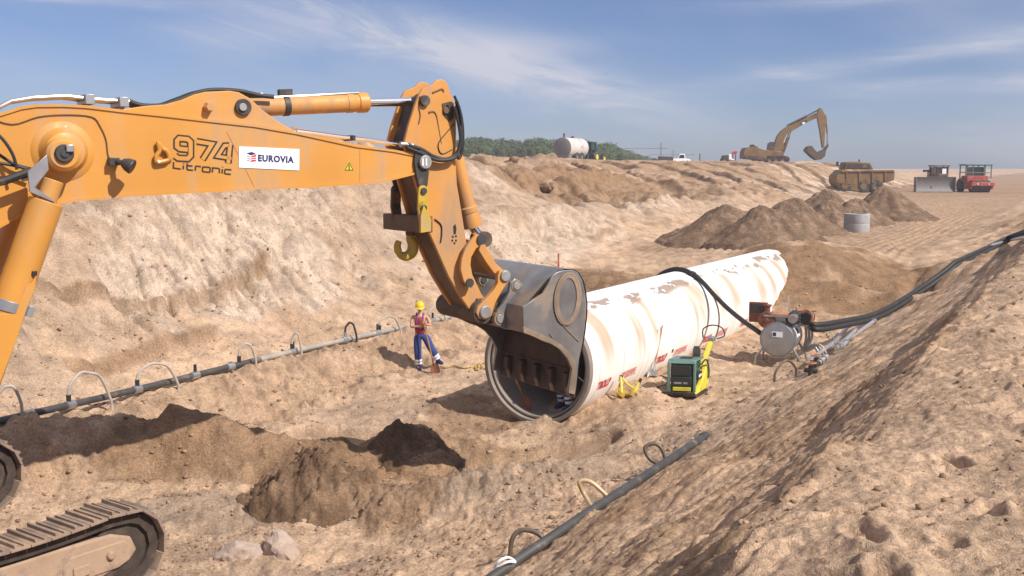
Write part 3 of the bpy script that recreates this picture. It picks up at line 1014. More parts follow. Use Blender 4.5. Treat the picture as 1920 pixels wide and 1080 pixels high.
# ------------------------------------------------------------------ the big excavator
ALPHA = R(57)
XB = Vector((math.sin(ALPHA), math.cos(ALPHA), 0))       # along the boom, away from the machine
XN = Vector((math.cos(ALPHA), -math.sin(ALPHA), 0))      # out of the boom's near side
Zv = Vector((0, 0, 1))
D2 = 16.2
A0 = Vector(_E + ray(797, 303) * D2)                     # pin of stick on boom, near face


def PL(px, py, o=0.0):
    """point of the photograph's outline carried onto the boom's plane shifted by o metres"""
    d = Vector(ray(px, py))
    t = ((A0 + XN * o - EYE).dot(XN)) / d.dot(XN)
    return EYE + d * t


def PR2(px, py, ref, o):
    """traced on the plane ref, then moved straight across the machine to the plane o"""
    return PL(px, py, ref) + XN * (o - ref)


def plate(mb, px, o, width, ref=None):
    r = o if ref is None else ref
    return mb.prism([PR2(x, y, r, o) for x, y in px], -XN * width)


def pinh(mb, px, py, o, r, length, proud=.03, n=24, ref=None):
    c = PR2(px, py, o if ref is None else ref, o)
    return mb.cyl(c + XN * proud, c - XN * (length + proud), r, n)


def build_excavator():
    root = thing('excavator', gp(-8.2, 11.2), 'big yellow crawler excavator reaching its boom over the trench in the foreground', 'excavator')
    Y, YC = M['yellow'], M['yellow_clean']
    W = .80
    # ---- boom
    boom_px = [(779, 292), (741, 284), (667, 274.5), (560, 251), (480, 237), (400, 228), (296, 216), (237, 210), (163, 201), (118, 198.5), (70, 199),
               (41, 203), (0, 216), (-60, 245), (-140, 305), (-215, 400), (-290, 540), (-345, 690), (-310, 760), (-235, 745), (-170, 640), (-100, 520),
               (-30, 440), (40, 402), (112, 380), (148, 373), (252, 364.5), (400, 357), (480, 352), (578, 349), (711, 341), (767, 327), (783, 318), (786, 304)]
    b = MB()
    plate(b, boom_px, 0, W)
    boom = b.build('boom', YC, root, .012)
    # flanges along top and bottom edges
    f = MB()
    top = [(779, 291), (741, 283), (667, 273.5), (560, 250), (480, 236), (400, 227), (296, 215), (237, 209), (163, 200), (118, 197.5), (70, 198), (41, 202), (0, 215), (-60, 244)]
    bot = [(778, 325), (767, 328), (711, 342), (578, 350), (480, 353), (400, 358), (252, 365.5), (148, 374), (112, 381), (40, 403), (-30, 441)]
    for line in (top, bot):
        pts = [PL(x, y, .02) for x, y in line]
        for i in range(len(pts) - 1):
            d = (pts[i + 1] - pts[i])
            up = d.cross(XN).normalized()
            f.prism([pts[i] - up * .018, pts[i + 1] - up * .018, pts[i + 1] + up * .018, pts[i] + up * .018], -XN * (W + .04))
    f.build('boom_flange', YC, boom)
    # weld seams in the side plate
    for a, c in (((425, 246), (478, 352)), ((675, 280), (675, 344))):
        w = MB()
        w.tube([PL(*a, .001), PL(*c, .001)], .006, 6)
        w.build('weld_seam', YC, boom)
    w = MB()
    w.tube([PL(x, y, .004) for x, y in spline([(0, 226, 0), (28, 233, 0), (72, 219, 0), (122, 215, 0), (172, 219, 0), (188, 237, 0), (199, 262, 0), (203, 292, 0)], 4) for _ in (0,)] if False else
           [PL(p.x, p.y, .012) for p in spline([(-30, 216, 0), (22, 233, 0), (72, 219, 0), (122, 215, 0), (172, 219, 0), (188, 237, 0), (199, 262, 0), (203, 292, 0), (212, 300, 0)], 4)], .008, 6)
    w.build('weld_seam', M['dark_yellow'], boom)
    # lug for the stick cylinder
    lug_px = [(219, 207), (268, 199), (310, 196), (341, 187), (365, 177), (385, 172), (430, 170), (448, 173), (470, 185), (492, 206), (525, 230), (562, 251), (480, 238), (400, 229), (296, 217)]
    for o in (-.06, -W + .10):
        g = MB()
        plate(g, lug_px, o, .07, -.06)
        g.build('cylinder_lug', YC, boom, .01)
    e = MB()
    pinh(e, 455, 201, -.06, .115, W - .1, .05)
    e.build('lug_boss', M['dark_metal'], boom, .008)
    e = MB()
    pinh(e, 455, 201, -.01, .055, W - .2, .03)
    e.build('lug_pin', M['pin'], boom, .006)
    e = MB()
    e.lathe(PL(390, 201, -.06), XN, [(.0, .12), (.055, .12), (.07, .05), (.075, 0)], 6)
    e.build('lifting_stub', YC, boom)
    # boss for the boom cylinders
    e = MB()
    c = PL(118, 284, 0)
    e.lathe(c, XN, [(.0, .215), (.17, .215), (.235, .19), (.26, .10), (.30, .035), (.37, .012), (.385, 0.0)], 40)
    e.build('cylinder_boss', YC, boom)
    e = MB()
    c = PL(120, 288, .43)
    e.lathe(c, XN, [(.0, .075), (.045, .075), (.045, .055), (.10, .055), (.115, .03), (.115, -.02)], 28)
    e.build('boss_pin', M['pin_dark'], boom)
    e = MB()
    e.box(PL(131, 278, .50), (.09, .06, .09), (XB, XN, Zv))
    e.build('pin_lock', M['steel'], boom, .008)
    # ring lug and work lamp on the side plate
    e = MB()
    loop = [PL(p.x, p.y, .055) for p in spline([(296, 268, 0), (304, 278, 0), (313, 284, 0), (317, 298, 0), (304, 303, 0), (294, 303, 0), (293, 293, 0), (299, 282, 0)], 5, True)]
    e.tube(loop, .030, 8, closed=True)
    e.tube([PL(296, 266, .05), PL(299, 277, .05)], .03, 8)
    e.tube([PL(316, 297, .05), PL(319, 300, .01)], .03, 8)
    e.build('lashing_ring', YC, boom)
    e = MB()
    a = PL(213, 303, .05)
    e.box(PL(213, 303, .06), (.13, .13, .10), (XB, XN, Zv))
    e.tube([PL(218, 303, .10), PL(236, 306, .26)], .035, 10)
    lamp_d = (XB * .75 + XN * .45 - Zv * .45).normalized()
    e.lathe(PL(236, 307, .28) - lamp_d * .05, lamp_d, [(.0, 0), (.05, .0), (.085, .06), (.10, .14), (.09, .15), (0, .13)], 18)
    e.build('work_lamp', M['pin_dark'], boom, .006)
    # hazard triangle and white panel
    tri = [PL(645, 320, .004), PL(664, 320, .004), PL(655, 303, .004)]
    e = MB()
    e.sheet(tri)
    e.build('warning_sticker', M['lemon'], boom)
    e = MB()
    cc = (tri[0] + tri[1] + tri[2]) / 3 + XN * .003
    e.stroke([cc + (p - cc) * .80 for p in tri], .012, XN, True)
    e.tube([cc - Zv * .03, cc + Zv * .04], .008, 5)
    e.build('warning_mark', M['letter'], boom)
    quad = [(448, 314), (561, 319.5), (561.5, 279.5), (448.5, 274.5)]
    p3 = [PL(x, y, .010) for x, y in quad]
    e = MB()
    e.prism(p3, -XN * .006)
    sign = e.build('name_panel', M['white'], boom)
    ex, ey = (p3[1] - p3[0]), (p3[3] - p3[0])
    wd = ex.length
    hgt = ey.length
    exn = ex.normalized()
    eyn = (XN.cross(exn)).normalized()
    if eyn.z < 0:
        eyn = -eyn
    org = p3[0] + exn * wd * .305 + eyn * hgt * .36
    text_mesh('EUROVIA', hgt * .42, 'panel_lettering', M['navy'], sign, org, exn, eyn, XN, .004, wd * .60, offset=.006, space=1.12)

    def q(u, v):
        return p3[0] + exn * wd * u + eyn * hgt * v + XN * .004
    e = MB()
    e.sheet([q(.195, .30), q(.275, .34), q(.275, .66), q(.195, .58)])
    e.build('logo_red', M['red_print'], sign)
    e = MB()
    e.sheet([q(.115, .70), q(.185, .615), q(.275, .69), q(.205, .775)])
    for k in range(3):
        e.sheet([q(.115, .60 - k * .1), q(.185, .53 - k * .1), q(.185, .50 - k * .1), q(.12, .575 - k * .1)])
    e.build('logo_navy', M['navy'], sign)
    e = MB()
    for k in range(2):
        e.stroke([q(.195, .40 + .09 * k) + XN * .002, q(.275, .44 + .1 * k) + XN * .002], .010, XN)
    e.build('logo_line', M['white'], sign)
    # model number in outlined figures, and the word below it
    def pix(line, o=.003):
        return [PL(x, y, o) for x, y in line]
    nine = [(328, 292), (334, 296.5), (352, 297.5), (357.5, 292), (357.5, 266), (352, 261), (336, 259.5), (332, 264), (332, 275), (337, 279), (352, 280.5)]
    seven = [(369, 265), (398, 270), (380, 299)]
    four = [(404, 296), (404.5, 296)]
    e, g = MB(), MB()
    def outl(path, wpx, closed=False):
        e.stroke(pix(path, .003), wpx * .0086, XN, closed)
    def inl(path, wpx, closed=False):
        g.stroke(pix(path, .006), wpx * .0086, XN, closed)
    for path, a, i2 in ((nine, 12.0, 6.6), (seven, 11.5, 6.0)):
        outl(path, a)
        inl(path, i2)
    for path, a, i2 in (([(428, 306), (431.5, 271)], 11.5, 6.0), ([(430, 272.5), (421, 273), (408, 293), (434, 297)], 10.5, 5.0)):
        outl(path, a)
        inl(path, i2)
    e.build('model_number', M['letter'], boom)
    g.build('number_fill', YC, boom)
    e = MB()
    wds = [
        [(325.5, 304), (325, 315), (339, 317)], [(344, 310), (343.3, 317.5)], [(344.3, 306), (344.2, 307.4)],
        [(351, 306), (350.5, 316), (352, 318.5), (362, 319.3)], [(350, 310.5), (361, 311.5)],
        [(366, 320), (366.7, 312.5), (368.5, 311.5), (377, 312.5)],
        [(381, 313), (393, 314), (394.2, 315.5), (393.6, 322), (392, 323), (381, 322), (379.6, 320.8), (380, 314), (381, 313)],
        [(398, 323.6), (398.8, 314.8), (410, 315.8), (411.6, 317.5), (411.2, 324.8)],
        [(417, 317), (416.4, 325.4)], [(417.4, 312.6), (417.3, 314)],
        [(434, 318.6), (423, 317.6), (421.6, 319), (421.2, 324.5), (422.6, 326), (433, 327)]]
    for l in wds:
        e.stroke(pix(l, .003), 2.6 * .0086, XN)
    e.build('model_word', M['letter'], boom)
    # steel pipes and hoses along the top of the boom
    for o in (-.18, -.36, -.54):
        e = MB()
        e.tube([PR2(x, y, -.36, o) for x, y in ((-60, 232), (-10, 205), (18, 191), (60, 184.5), (120, 181.5), (163, 187), (240, 192))], .030, 10)
        e.build('hydraulic_pipe', M['steel'], boom)
        e = MB()
        e.tube(spline([PR2(x, y, -.36, o) for x, y in ((236, 191), (262, 199), (300, 198), (338, 185), (368, 174), (395, 170), (440, 172), (478, 180), (505, 183))], 5), .032, 10)
        e.build('hydraulic_hose', M['black'], boom)
    for x, y in ((161, 188), (224, 193)):
        e = MB()
        e.box(PL(x, y, -.36), (.12, .58, .13), (XB, XN, Zv))
        e.box(PL(x, y + 6, -.36), (.06, .30, .12), (XB, XN, Zv))
        e.build('pipe_clamp', M['galv'], boom, .008)
    for k, pts in enumerate((((-40, 262), (0, 291), (30, 309), (66, 318)), ((-40, 300), (0, 306), (34, 312), (62, 322)), ((-20, 238), (6, 262), (24, 290), (32, 318)), ((-40, 345), (0, 341), (30, 331), (60, 320)))):
        e = MB()
        e.tube(spline([PL(x, y, .10 + .07 * k) for x, y in pts], 5), .02 if k < 3 else .05, 8)
        e.build('hydraulic_hose', M['black'], boom)
    e = MB()
    e.tube([PL(44, 327, .28), PL(72, 313, .30)], .035, 10)
    e.tube([PL(40, 337, .26), PL(62, 331, .30)], .03, 10)
    e.build('hose_fitting', M['steel'], boom)
    for o in (-.22, -.40):
        e = MB()
        e.tube([PR2(x, y, -.22, o) for x, y in ((556, 246), (590, 250), (640, 257), (690, 262), (752, 272))], .030, 10)
        e.build('hydraulic_pipe', M['chrome'], boom)
    for c0, s0 in ((PL(757, 272, -.3), (.12, .40, .14)), (PL(655, 259, -.3), (.05, .36, .08))):
        e = MB()
        e.box(c0, s0, (XB, XN, Zv))
        e.build('pipe_clamp', M['dark_metal'], boom, .008)
    # forked tip with the big pin
    for o in (.055, -W):
        e = MB()
        plate(e, [(779, 284), (790, 281), (801, 285), (806, 296), (805, 320), (802, 347), (796, 362), (787, 352), (781, 330), (777, 305)], o, .055, .055)
        e.build('tip_bracket', M['dark_metal'], boom, .008)
    e = MB()
    pinh(e, 796, 304, .06, .105, W + .12, .05, 32)
    e.build('tip_pin', M['pin'], boom, .01)
    e = MB()
    for k in (-1, 1):
        c0 = PL(796, 304, .113) + XB * .03 * k
        e.box(c0, (.022, .012, .11), (XB, XN, Zv))
    e.build('pin_cover_bar', M['white'], boom)

    # ---- boom cylinders (both sides), leaning down to the machine
    for o, oo in ((.34, 'near'), (-W - .34, 'far')):
        cy = MB()
        a, c = PR2(118, 290, .34, o), PR2(-120, 960, .34, o)
        ax = (c - a).normalized()
        cy.cyl(a + ax * .62, c, .205, 32)
        cy.cyl(a + ax * .34, a + ax * .66, .12, 24)
        cyl = cy.build('boom_cylinder', YC, root, .012)
        e = MB()
        e.lathe(a + XN * -.14, XN, [(0, 0), (.205, 0), (.205, .20), (.16, .24), (0, .24)], 32)
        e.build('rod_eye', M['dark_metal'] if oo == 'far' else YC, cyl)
        if oo == 'near':
            side = ax.cross(XN).normalized()
            if side.x < 0:
                side = -side
            e = MB()
            up = -ax
            e.prism([PL(x, y, .50) for x, y in ((52, 322), (88, 290), (92, 318), (76, 338), (66, 352), (98, 372), (104, 380), (56, 360))], -XN * .06)
            e.build('guard_bracket', M['steel'], cyl, .006)
            e = MB()
            e.lathe(a + ax * 1.92, ax, [(.212, 0), (.222, 0), (.222, .13), (.212, .13)], 32)
            e.box(a + ax * 1.985 + side * .24, (.10, .08, .13), (side, XN, ax))
            e.build('cylinder_band', M['galv'], cyl, .004)
            e = MB()
            g0 = [(68, 516), (60, 530), (50, 536), (34, 575), (20, 588), (-10, 590), (-60, 760), (-40, 830), (5, 705), (30, 640), (50, 580), (66, 540)]
            e.prism([PL(x, y, .55) for x, y in g0], -XN * .03)
            e.build('cylinder_guard', YC, cyl, .006)
            e = MB()
            e.cyl(PL(63, 517, .50), PL(63, 508, .50), .04)
            e.build('grease_cap', M['black'], cyl, .004)
    # ---- stick cylinder
    cy = MB()
    o = -W / 2
    a, c = PL(470, 201, o), PL(689, 192, o)
    ax = (c - a).normalized()
    L = (c - a).length
    cy.lathe(a, ax, [(0, -.1), (.13, -.1), (.138, .1), (.138, L * .80), (.147, L * .80 + .01), (.147, L * .86), (.138, L * .87), (.138, L * .90), (.155, L * .91), (.155, L * .985), (.13, L), (.075, L), (0, L)], 32)
    cy.cyl(PL(455, 201, o) - XN * .15, PL(455, 201, o) + XN * .15, .13, 28)
    cyl = cy.build('stick_cylinder', Y, root)
    e = MB()
    c2 = PL(795, 190, o)
    e.cyl(c - ax * .05, c2, .070, 24)
    e.build('rod', M['chrome'], cyl)
    e = MB()
    e.cyl(c2 - XN * .16, c2 + XN * .16, .13, 28)
    e.build('rod_eye', M['dark_metal'], cyl)
    e = MB()
    e.lathe(a + ax * .48, ax, [(.138, 0), (.150, 0), (.150, .09), (.138, .09)], 32)
    e.box(a + ax * .525 + Zv * .17, (.1, .2, .14), (XN, ax, Zv))
    e.build('cylinder_band', M['dark_metal'], cyl, .004)
    e = MB()
    for k in (-.05, .05):
        e.tube([PL(488, 176, o + k), PL(510, 183, o + k), PL(560, 180.5, o + k), PL(672, 174.5, o + k), PL(676, 182, o + k)], .022, 8)
    e.build('cylinder_pipe', M['steel'], cyl)

    # ---- stick
    so, sw = -.07, .66
    outline = [(828, 148.5), (836, 152), (841, 163), (846, 178), (852, 192), (855, 215), (855.5, 250), (854, 294), (857, 345), (866, 400), (876, 462), (886, 515), (903, 552), (922, 572),
               (923, 592), (912, 603), (900, 600), (882, 583), (866, 560), (842, 520), (806, 438), (784, 357), (772, 318), (757, 272), (766, 236), (780, 193), (786, 178), (793, 166), (812, 158), (820, 150)]
    s = MB()
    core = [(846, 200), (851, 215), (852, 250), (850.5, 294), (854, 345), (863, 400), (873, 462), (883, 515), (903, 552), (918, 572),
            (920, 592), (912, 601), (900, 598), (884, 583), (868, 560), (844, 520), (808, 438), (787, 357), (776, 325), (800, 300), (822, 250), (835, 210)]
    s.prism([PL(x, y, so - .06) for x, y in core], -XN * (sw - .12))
    stick = s.build('stick', M['dark_yellow'], root, .008)  # core coloured dark to carry the shade under the stick
    for k, oo in ((0, so), (1, so - sw + .07)):
        e = MB()
        plate(e, outline, oo, .07, so)
        e.build('side_plate', Y, stick, .010)
    # dark filling between the head's plates, shade put into its colour
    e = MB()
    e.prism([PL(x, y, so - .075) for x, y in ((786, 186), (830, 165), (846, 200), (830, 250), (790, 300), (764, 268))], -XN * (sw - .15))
    e.build('head_shade_fill', M['cat_dark'], stick)
    # stiffeners cut or welded on the near plate
    e = MB()
    e.tube([PL(p.x, p.y, so + .004) for p in spline([(804, 211, 0), (812, 209, 0), (818, 216, 0), (822, 236, 0), (828, 270, 0)], 5)], .017, 8, r_end=.004)
    e.tube([PL(p.x, p.y, so + .004) for p in spline([(811, 174, 0), (820, 170, 0), (829, 167, 0), (832, 172, 0)], 4)], .015, 8)
    e.tube([PL(p.x, p.y, so + .004) for p in spline([(787, 181, 0), (785, 200, 0), (788, 216, 0), (785, 232, 0)], 4)], .012, 8)
    e.build('stiffener', M['dark_yellow'], stick)
    e = MB()
    e.prism([PL(x, y, so + .012) for x, y in ((829, 194), (846, 190), (851, 194), (850, 222), (843, 228), (832, 216))], -XN * .012)
    win = e.build('head_window', M['cat_dark'], stick)
    e = MB()
    e.lathe(PL(836, 207, so + .012), XN, [(0, .03), (.05, .03), (.06, .0)], 16)
    e.build('window_boss', M['dark_yellow'], win)
    e = MB()
    pinh(e, 794.5, 189, so, .085, sw, .06, 28)
    e.build('cylinder_pin', M['dark_metal'], stick, .008)
    e = MB()
    e.prism([PL(x, y, so + .006) for x, y in ((850, 424), (854, 420), (856, 428), (855, 438), (851, 440))], -XN * .006)
    for x, y in ((849, 444), (855, 443), (848, 451), (855, 451), (852, 456)):
        e.lathe(PL(x, y, so + .001), XN, [(0, .006), (.016, .006), (.02, 0)], 8)
    e.build('plate_mark', M['letter'], stick)
    e = MB()
    e.tube([PL(p.x, p.y, so + .01) for p in spline([(815, 411, 0), (827, 422, 0), (828, 440, 0), (826, 455, 0)], 4)], .012, 6)
    e.build('thin_cable', M['letter'], stick)
    e = MB()
    e.tube([PL(p.x, p.y, so + .01) for p in spline([(852, 232, 0), (836, 250, 0), (822, 270, 0), (828, 288, 0), (848, 280, 0)], 5)], .008, 6)
    e.build('thin_cable', M['letter'], stick)
    # bundle of hoses looping behind the head
    for k, (pts, rr) in enumerate((
            ([(765, 272), (790, 280), (812, 293), (835, 299), (852, 292), (862, 275), (865, 245), (861, 212), (856, 190)], .032),
            ([(762, 276), (788, 287), (815, 299), (838, 300), (856, 292), (864, 262), (858, 222), (851, 200)], .03),
            ([(856, 196), (864, 215), (868, 250), (866, 285), (860, 297), (856, 285)], .026),
            ([(852, 180), (862, 205), (866, 232)], .022))):
        e = MB()
        e.tube(spline([PL(x, y, so + .10 - .06 * (k == 2) + .02 * k) for x, y in pts], 6), rr, 8)
        e.build('hydraulic_hose', M['black'], stick)
    e = MB()
    for x, y in ((768, 273), (756, 271)):
        e.cyl(PL(x, y, .0) - XB * .05, PL(x, y, 0) + XB * .05, .045, 12)
    e.build('hose_fitting', M['steel'], stick)
    # ---- yoke with the lifting hook under the boom tip
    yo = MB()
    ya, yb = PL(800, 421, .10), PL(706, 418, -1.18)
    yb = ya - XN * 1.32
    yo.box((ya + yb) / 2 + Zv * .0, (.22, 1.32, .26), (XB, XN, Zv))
    yoke = yo.build('hook_beam', M['dark_yellow'], root, .012)  # beam coloured as its shaded side, the lit end brighter
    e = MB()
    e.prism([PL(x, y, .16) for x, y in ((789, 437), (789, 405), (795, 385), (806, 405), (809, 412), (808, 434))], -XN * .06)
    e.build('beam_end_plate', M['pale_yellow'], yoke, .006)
    for o in (.10, -W - .02):
        e = MB()
        for (x0, y0), (x1, y1) in (((794, 358), (793, 392)), ((793, 388), (796, 412))):
            a, c = PR2(x0, y0, .10, o), PR2(x1, y1, .10, o)
            d = (c - a).normalized()
            sd = d.cross(XN).normalized()
            pts = []
            for k in range(9):
                t = math.pi * k / 8
                pts.append(a + (sd * math.cos(t) - d * math.sin(t)) * .085)
            for k in range(9):
                t = math.pi + math.pi * k / 8
                pts.append(c + (sd * math.cos(t) - d * math.sin(t)) * .085)
            e.prism(pts, -XN * .05)
        lk = e.build('yoke_link', M['pale_yellow'] if o > 0 else M['dark_yellow'], yoke, .006)  # far link takes the dark twin colour, shade painted in
        for x0, y0 in ((794, 358), (794, 390)):
            e = MB()
            c = PR2(x0, y0, .10, o)
            e.cyl(c + XN * .03, c - XN * .09, .05, 14)
            e.build('link_pin', M['pin_dark'], lk)
    e = MB()
    ho = -.56
    hk = [(770, 436, 0), (769, 446, 0), (774, 459, 0), (772, 473, 0), (761, 480.5, 0), (749, 476, 0), (745, 462, 0), (748, 452, 0)]
    pts = spline([PL(x, y, ho) for x, y, _ in hk], 5)
    n = len(pts)
    rad = [.045 + .045 * math.sin(math.pi * min(1, i / (n * .75))) if i < n * .75 else .045 + (.045) * (1 - (i - n * .75) / (n * .25)) * .0 + .02 * (1 - (i - n * .75) / (n * .25)) for i in range(n)]
    e.tube(pts, rad, 12)
    hook = e.build('lifting_hook', M['pale_yellow'], yoke)
    e = MB()
    e.cyl(PL(769, 428, ho), PL(769, 441, ho), .075, 16)
    e.build('hook_swivel', M['dark_yellow'], hook)

    # ---- bucket cylinder on the back of the stick
    cy = MB()
    o = -W / 2 + .12
    a, c = PL(852, 285, o), PL(886, 425, o)
    ax = (c - a).normalized()
    L = (c - a).length
    cy.lathe(a, ax, [(0, -.05), (.12, -.05), (.125, 0), (.125, L * .72), (.15, L * .74), (.15, L * .80), (.14, L * .81), (.165, L * .93), (.165, L), (0, L)], 28)
    cyl = cy.build('bucket_cylinder', Y, root)
    e = MB()
    c2 = PL(902, 448, o)
    e.cyl(c, c2, .075, 20)
    e.build('rod', M['chrome'], cyl)
    e = MB()
    e.cyl(c2 - XN * .15, c2 + XN * .15, .13, 24)
    e.build('rod_eye', M['brown_iron'], cyl)
    # ---- tipping lever and link
    for o in (.08, -W - .02):
        e = MB()
        plate(e, [(893, 440), (905, 440), (909, 450), (904, 458), (893, 466), (884, 482), (882, 500), (885, 520), (891, 531), (886, 540), (876, 538), (869, 525), (864, 505), (866, 485), (874, 464), (885, 449)], o, .07, .08)
        lv = e.build('tipping_lever', Y, root, .008)
        for x, y, r in ((902, 449, .085), (880, 530, .07)):
            e = MB()
            pinh(e, x, y, o, r, .07, .03, 20, .08)
            e.build('lever_pin', M['pin_dark'], lv)
    e = MB()
    plate(e, [(894, 452), (906, 452), (914, 466), (930, 494), (950, 512), (950, 524), (940, 526), (928, 515), (910, 490), (898, 470)], -.02, .70)
    lk = e.build('bucket_link', Y, root, .012)
    # ---- quick coupler
    cp = None
    for o in (.12, -W + .02):
        e = MB()
        plate(e, [(938, 508), (950, 506), (955, 515), (953, 528), (940, 548), (930, 566), (922, 592), (912, 600), (899, 598), (893, 586), (897, 574), (912, 560), (926, 545), (934, 530), (934, 516)], o, .10, .12)
        q2 = e.build('quick_coupler' if cp is None else 'coupler_plate', Y, root if cp is None else cp, .010)
        cp = cp or q2
    for x, y, r in ((945.5, 517, .092), (908, 585, .105)):
        e = MB()
        pinh(e, x, y, .10, r, W + .10, .06, 28)
        e.build('coupler_pin', M['pin'], cp, .010)
    e = MB()
    c = PL(908, 586, .10)
    e.cyl(c - XN * .02, c - XN * 1.30, .19, 30)
    plate(e, [(895, 560), (930, 560), (946, 590), (940, 606), (915, 608), (893, 600)], -.02, W)
    e.build('coupler_tube', M['brown_iron'], cp, .012)

    # ---- bucket
    bo, bw = .72, 2.40
    B, BI = M['bucket'], M['bucket_in']
    side = [(981, 576), (1000, 562), (1019, 550), (1030, 530), (1036, 517), (1045, 510), (1056, 507), (1074, 506), (1084, 511), (1092, 525), (1097, 545), (1100, 570), (1099, 594), (1096, 622),
            (1092, 646), (1086, 672), (1083, 700), (1080, 730), (1078, 740), (1066, 737), (1069, 715), (1073, 692), (1064, 672), (1050, 655), (1034, 645), (1019, 640), (1000, 631), (982, 624)]
    shell = [(982, 624), (979, 600), (983, 575), (1003, 551), (1026, 524), (1045, 508), (1060, 504), (1076, 505), (1086, 511), (1094, 525), (1099, 545), (1102, 570), (1101, 594), (1098, 622),
             (1094, 646), (1088, 672), (1084, 705), (1079, 741)]
    bk = MB()
    outer = [PL(x, y, bo - .03) for x, y in shell]
    ctr = PL(1035, 620, bo - .03)
    inner = [p + (ctr - p).normalized() * .045 for p in outer]
    inner[0] = outer[0] + (outer[1] - outer[0]).normalized() * .0 + (ctr - outer[0]).normalized() * .02
    inner[-1] = outer[-1] + (ctr - outer[-1]).normalized() * .02
    n = len(outer)
    wv = -XN * (bw - .06)
    vs = outer + [p + wv for p in outer]
    bk.add(vs, [(i, i + 1, i + 1 + n, i + n) for i in range(n - 1)], True)
    bucket = bk.build('bucket', B, root)
    e = MB()
    vs = inner + [p + wv for p in inner]
    e.add(vs, [(i + n, i + 1 + n, i + 1, i) for i in range(n - 1)], True)
    e.add([outer[0], inner[0], inner[0] + wv, outer[0] + wv], [(0, 1, 2, 3)])
    e.add([outer[-1], inner[-1], inner[-1] + wv, outer[-1] + wv], [(0, 1, 2, 3)])
    e.build('bucket_lining', BI, bucket)  # inner skin coloured dark to carry the shade inside the bucket
    for o in (bo, bo - bw + .06):
        e = MB()
        plate(e, side, o, .06, bo)
        sp = e.build('bucket_cheek', B, bucket, .008)
        if o == bo:
            e = MB()
            plate(e, [(1019, 640), (1034, 645), (1050, 655), (1064, 672), (1073, 692), (1069, 715), (1066, 737), (1078, 740), (1082, 704), (1080, 680), (1068, 660), (1050, 645), (1026, 632), (1000, 620), (981, 612), (982, 624), (1000, 631)], o + .018, .018)
            e.build('side_cutter', M['bucket_worn'], sp, .006)
            # round wear pad with a raised rim
            cc = [PL(1064 + 22.5 * math.cos(t), 560 + 47 * math.sin(t) - 6 * math.cos(t), o + .012) for t in [2 * math.pi * k / 36 for k in range(36)]]
            e = MB()
            e.prism(cc, -XN * .012)
            pd = e.build('wear_pad', M['bucket'], sp)
            e = MB()
            mid = sum(cc, Vector((0, 0, 0))) / len(cc)
            ring = [p + (mid - p) * .06 + XN * .014 for p in cc]
            e.stroke(ring, .10, XN, True)
            e.tube([p + XN * .004 for p in cc], .016, 6, closed=True)
            e.build('pad_rim', M['bucket_worn'], pd)
            e = MB()
            for a, c in (((1053, 608), (1085, 640)), ((1030, 625), (1036, 632))):
                e.tube([PL(*a, o + .004), PL(*c, o + .004)], .012, 6)
            e.build('cheek_weld', M['bucket_worn'], sp)
    # ears carrying the pins
    for o in (.18, -W - .06):
        e = MB()
        plate(e, [(930, 594), (934, 580), (944, 570), (955, 548), (958, 530), (966, 522), (975, 526), (985, 541), (1000, 548), (1012, 550), (1008, 556), (985, 575), (982, 600), (975, 618), (950, 618), (936, 612)], o, .08, .18)
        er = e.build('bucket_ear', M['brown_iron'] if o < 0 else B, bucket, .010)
        for x, y, r in ((937.5, 597, .115), (968, 536, .095)):
            e = MB()
            pinh(e, x, y, o, r * .66, .08, .03, 20, .18)
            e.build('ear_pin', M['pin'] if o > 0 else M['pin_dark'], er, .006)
            e = MB()
            e.lathe(PR2(x, y, .18, o), XN, [(r, -.09), (r, .012), (r - .03, .016), (r - .035, 0)], 24)
            e.build('pin_collar', M['bucket_worn'], er)
    # cutting edge, tooth holders and teeth along the lip
    la, lb = PL(1079, 741, bo - .06), PL(1088, 672, bo - .06)
    dn = (la - lb).normalized()
    inn = (ctr - la)
    inn = (inn - dn * inn.dot(dn)).normalized()
    e = MB()
    e.prism([la - dn * .42, la - dn * .42 + inn * .07, la + inn * .035 + dn * .03, la + dn * .05], -XN * (bw - .12))
    lip = e.build('cutting_edge', BI, bucket, .006)
    for k in range(5):
        oc = -(bw - .12) * (k + .5) / 5
        c = la + XN * oc - dn * .10
        e = MB()
        hw = .135
        e.prism([c - dn * .28 + inn * .06, c - dn * .24 + inn * .17, c - dn * .05 + inn * .15, c + dn * .06 + inn * .05, c + dn * .06 - inn * .03, c - dn * .22 - inn * .02], XN * hw)
        th = e.build('tooth_holder', BI, bucket, .012)
        e = MB()
        e.prism([c - dn * .12 + inn * .155 + XN * .012, c + dn * .14 + inn * .04 + XN * .012, c + dn * .14 + XN * .012, c - dn * .02 - inn * .03 + XN * .012], XN * (hw - .03))
        e.build('tooth', M['bucket_worn'], th, .012)
    # ---- tracks
    TA = R(35)
    tb = Vector((math.sin(TA), math.cos(TA), 0))
    tn = Vector((math.cos(TA), -math.sin(TA), 0))
    front = Vector(_E + ray(247, 1036) * 13.0)
    tilt = .035

    def track(fr, zc):
        fr = Vector((fr.x, fr.y, zc))
        up = Vector((0, 0, 1))
        fwd = (tb - Zv * 0).normalized()
        rr = .50
        Lt = 4.9
        sh_w = .62
        # loop of the chain, from the lower front round the idler and back
        path = []
        for k in range(21):
            t = -math.pi / 2 + math.pi * k / 20
            path.append((rr * math.cos(t), rr * math.sin(t)))
        for k in range(1, 24):
            xx = -Lt * k / 24
            path.append((xx, rr - .06 * math.sin(math.pi * ((k / 24 * 2) % 1)) + .03))
        for k in range(21):
            t = math.pi / 2 + math.pi * k / 20
            path.append((-Lt + (rr) * math.cos(t), rr * math.sin(t)))
        for k in range(1, 24):
            path.append((-Lt + Lt * k / 24, -rr))
        W3 = [fr + fwd * a + up * b2 for a, b2 in path]
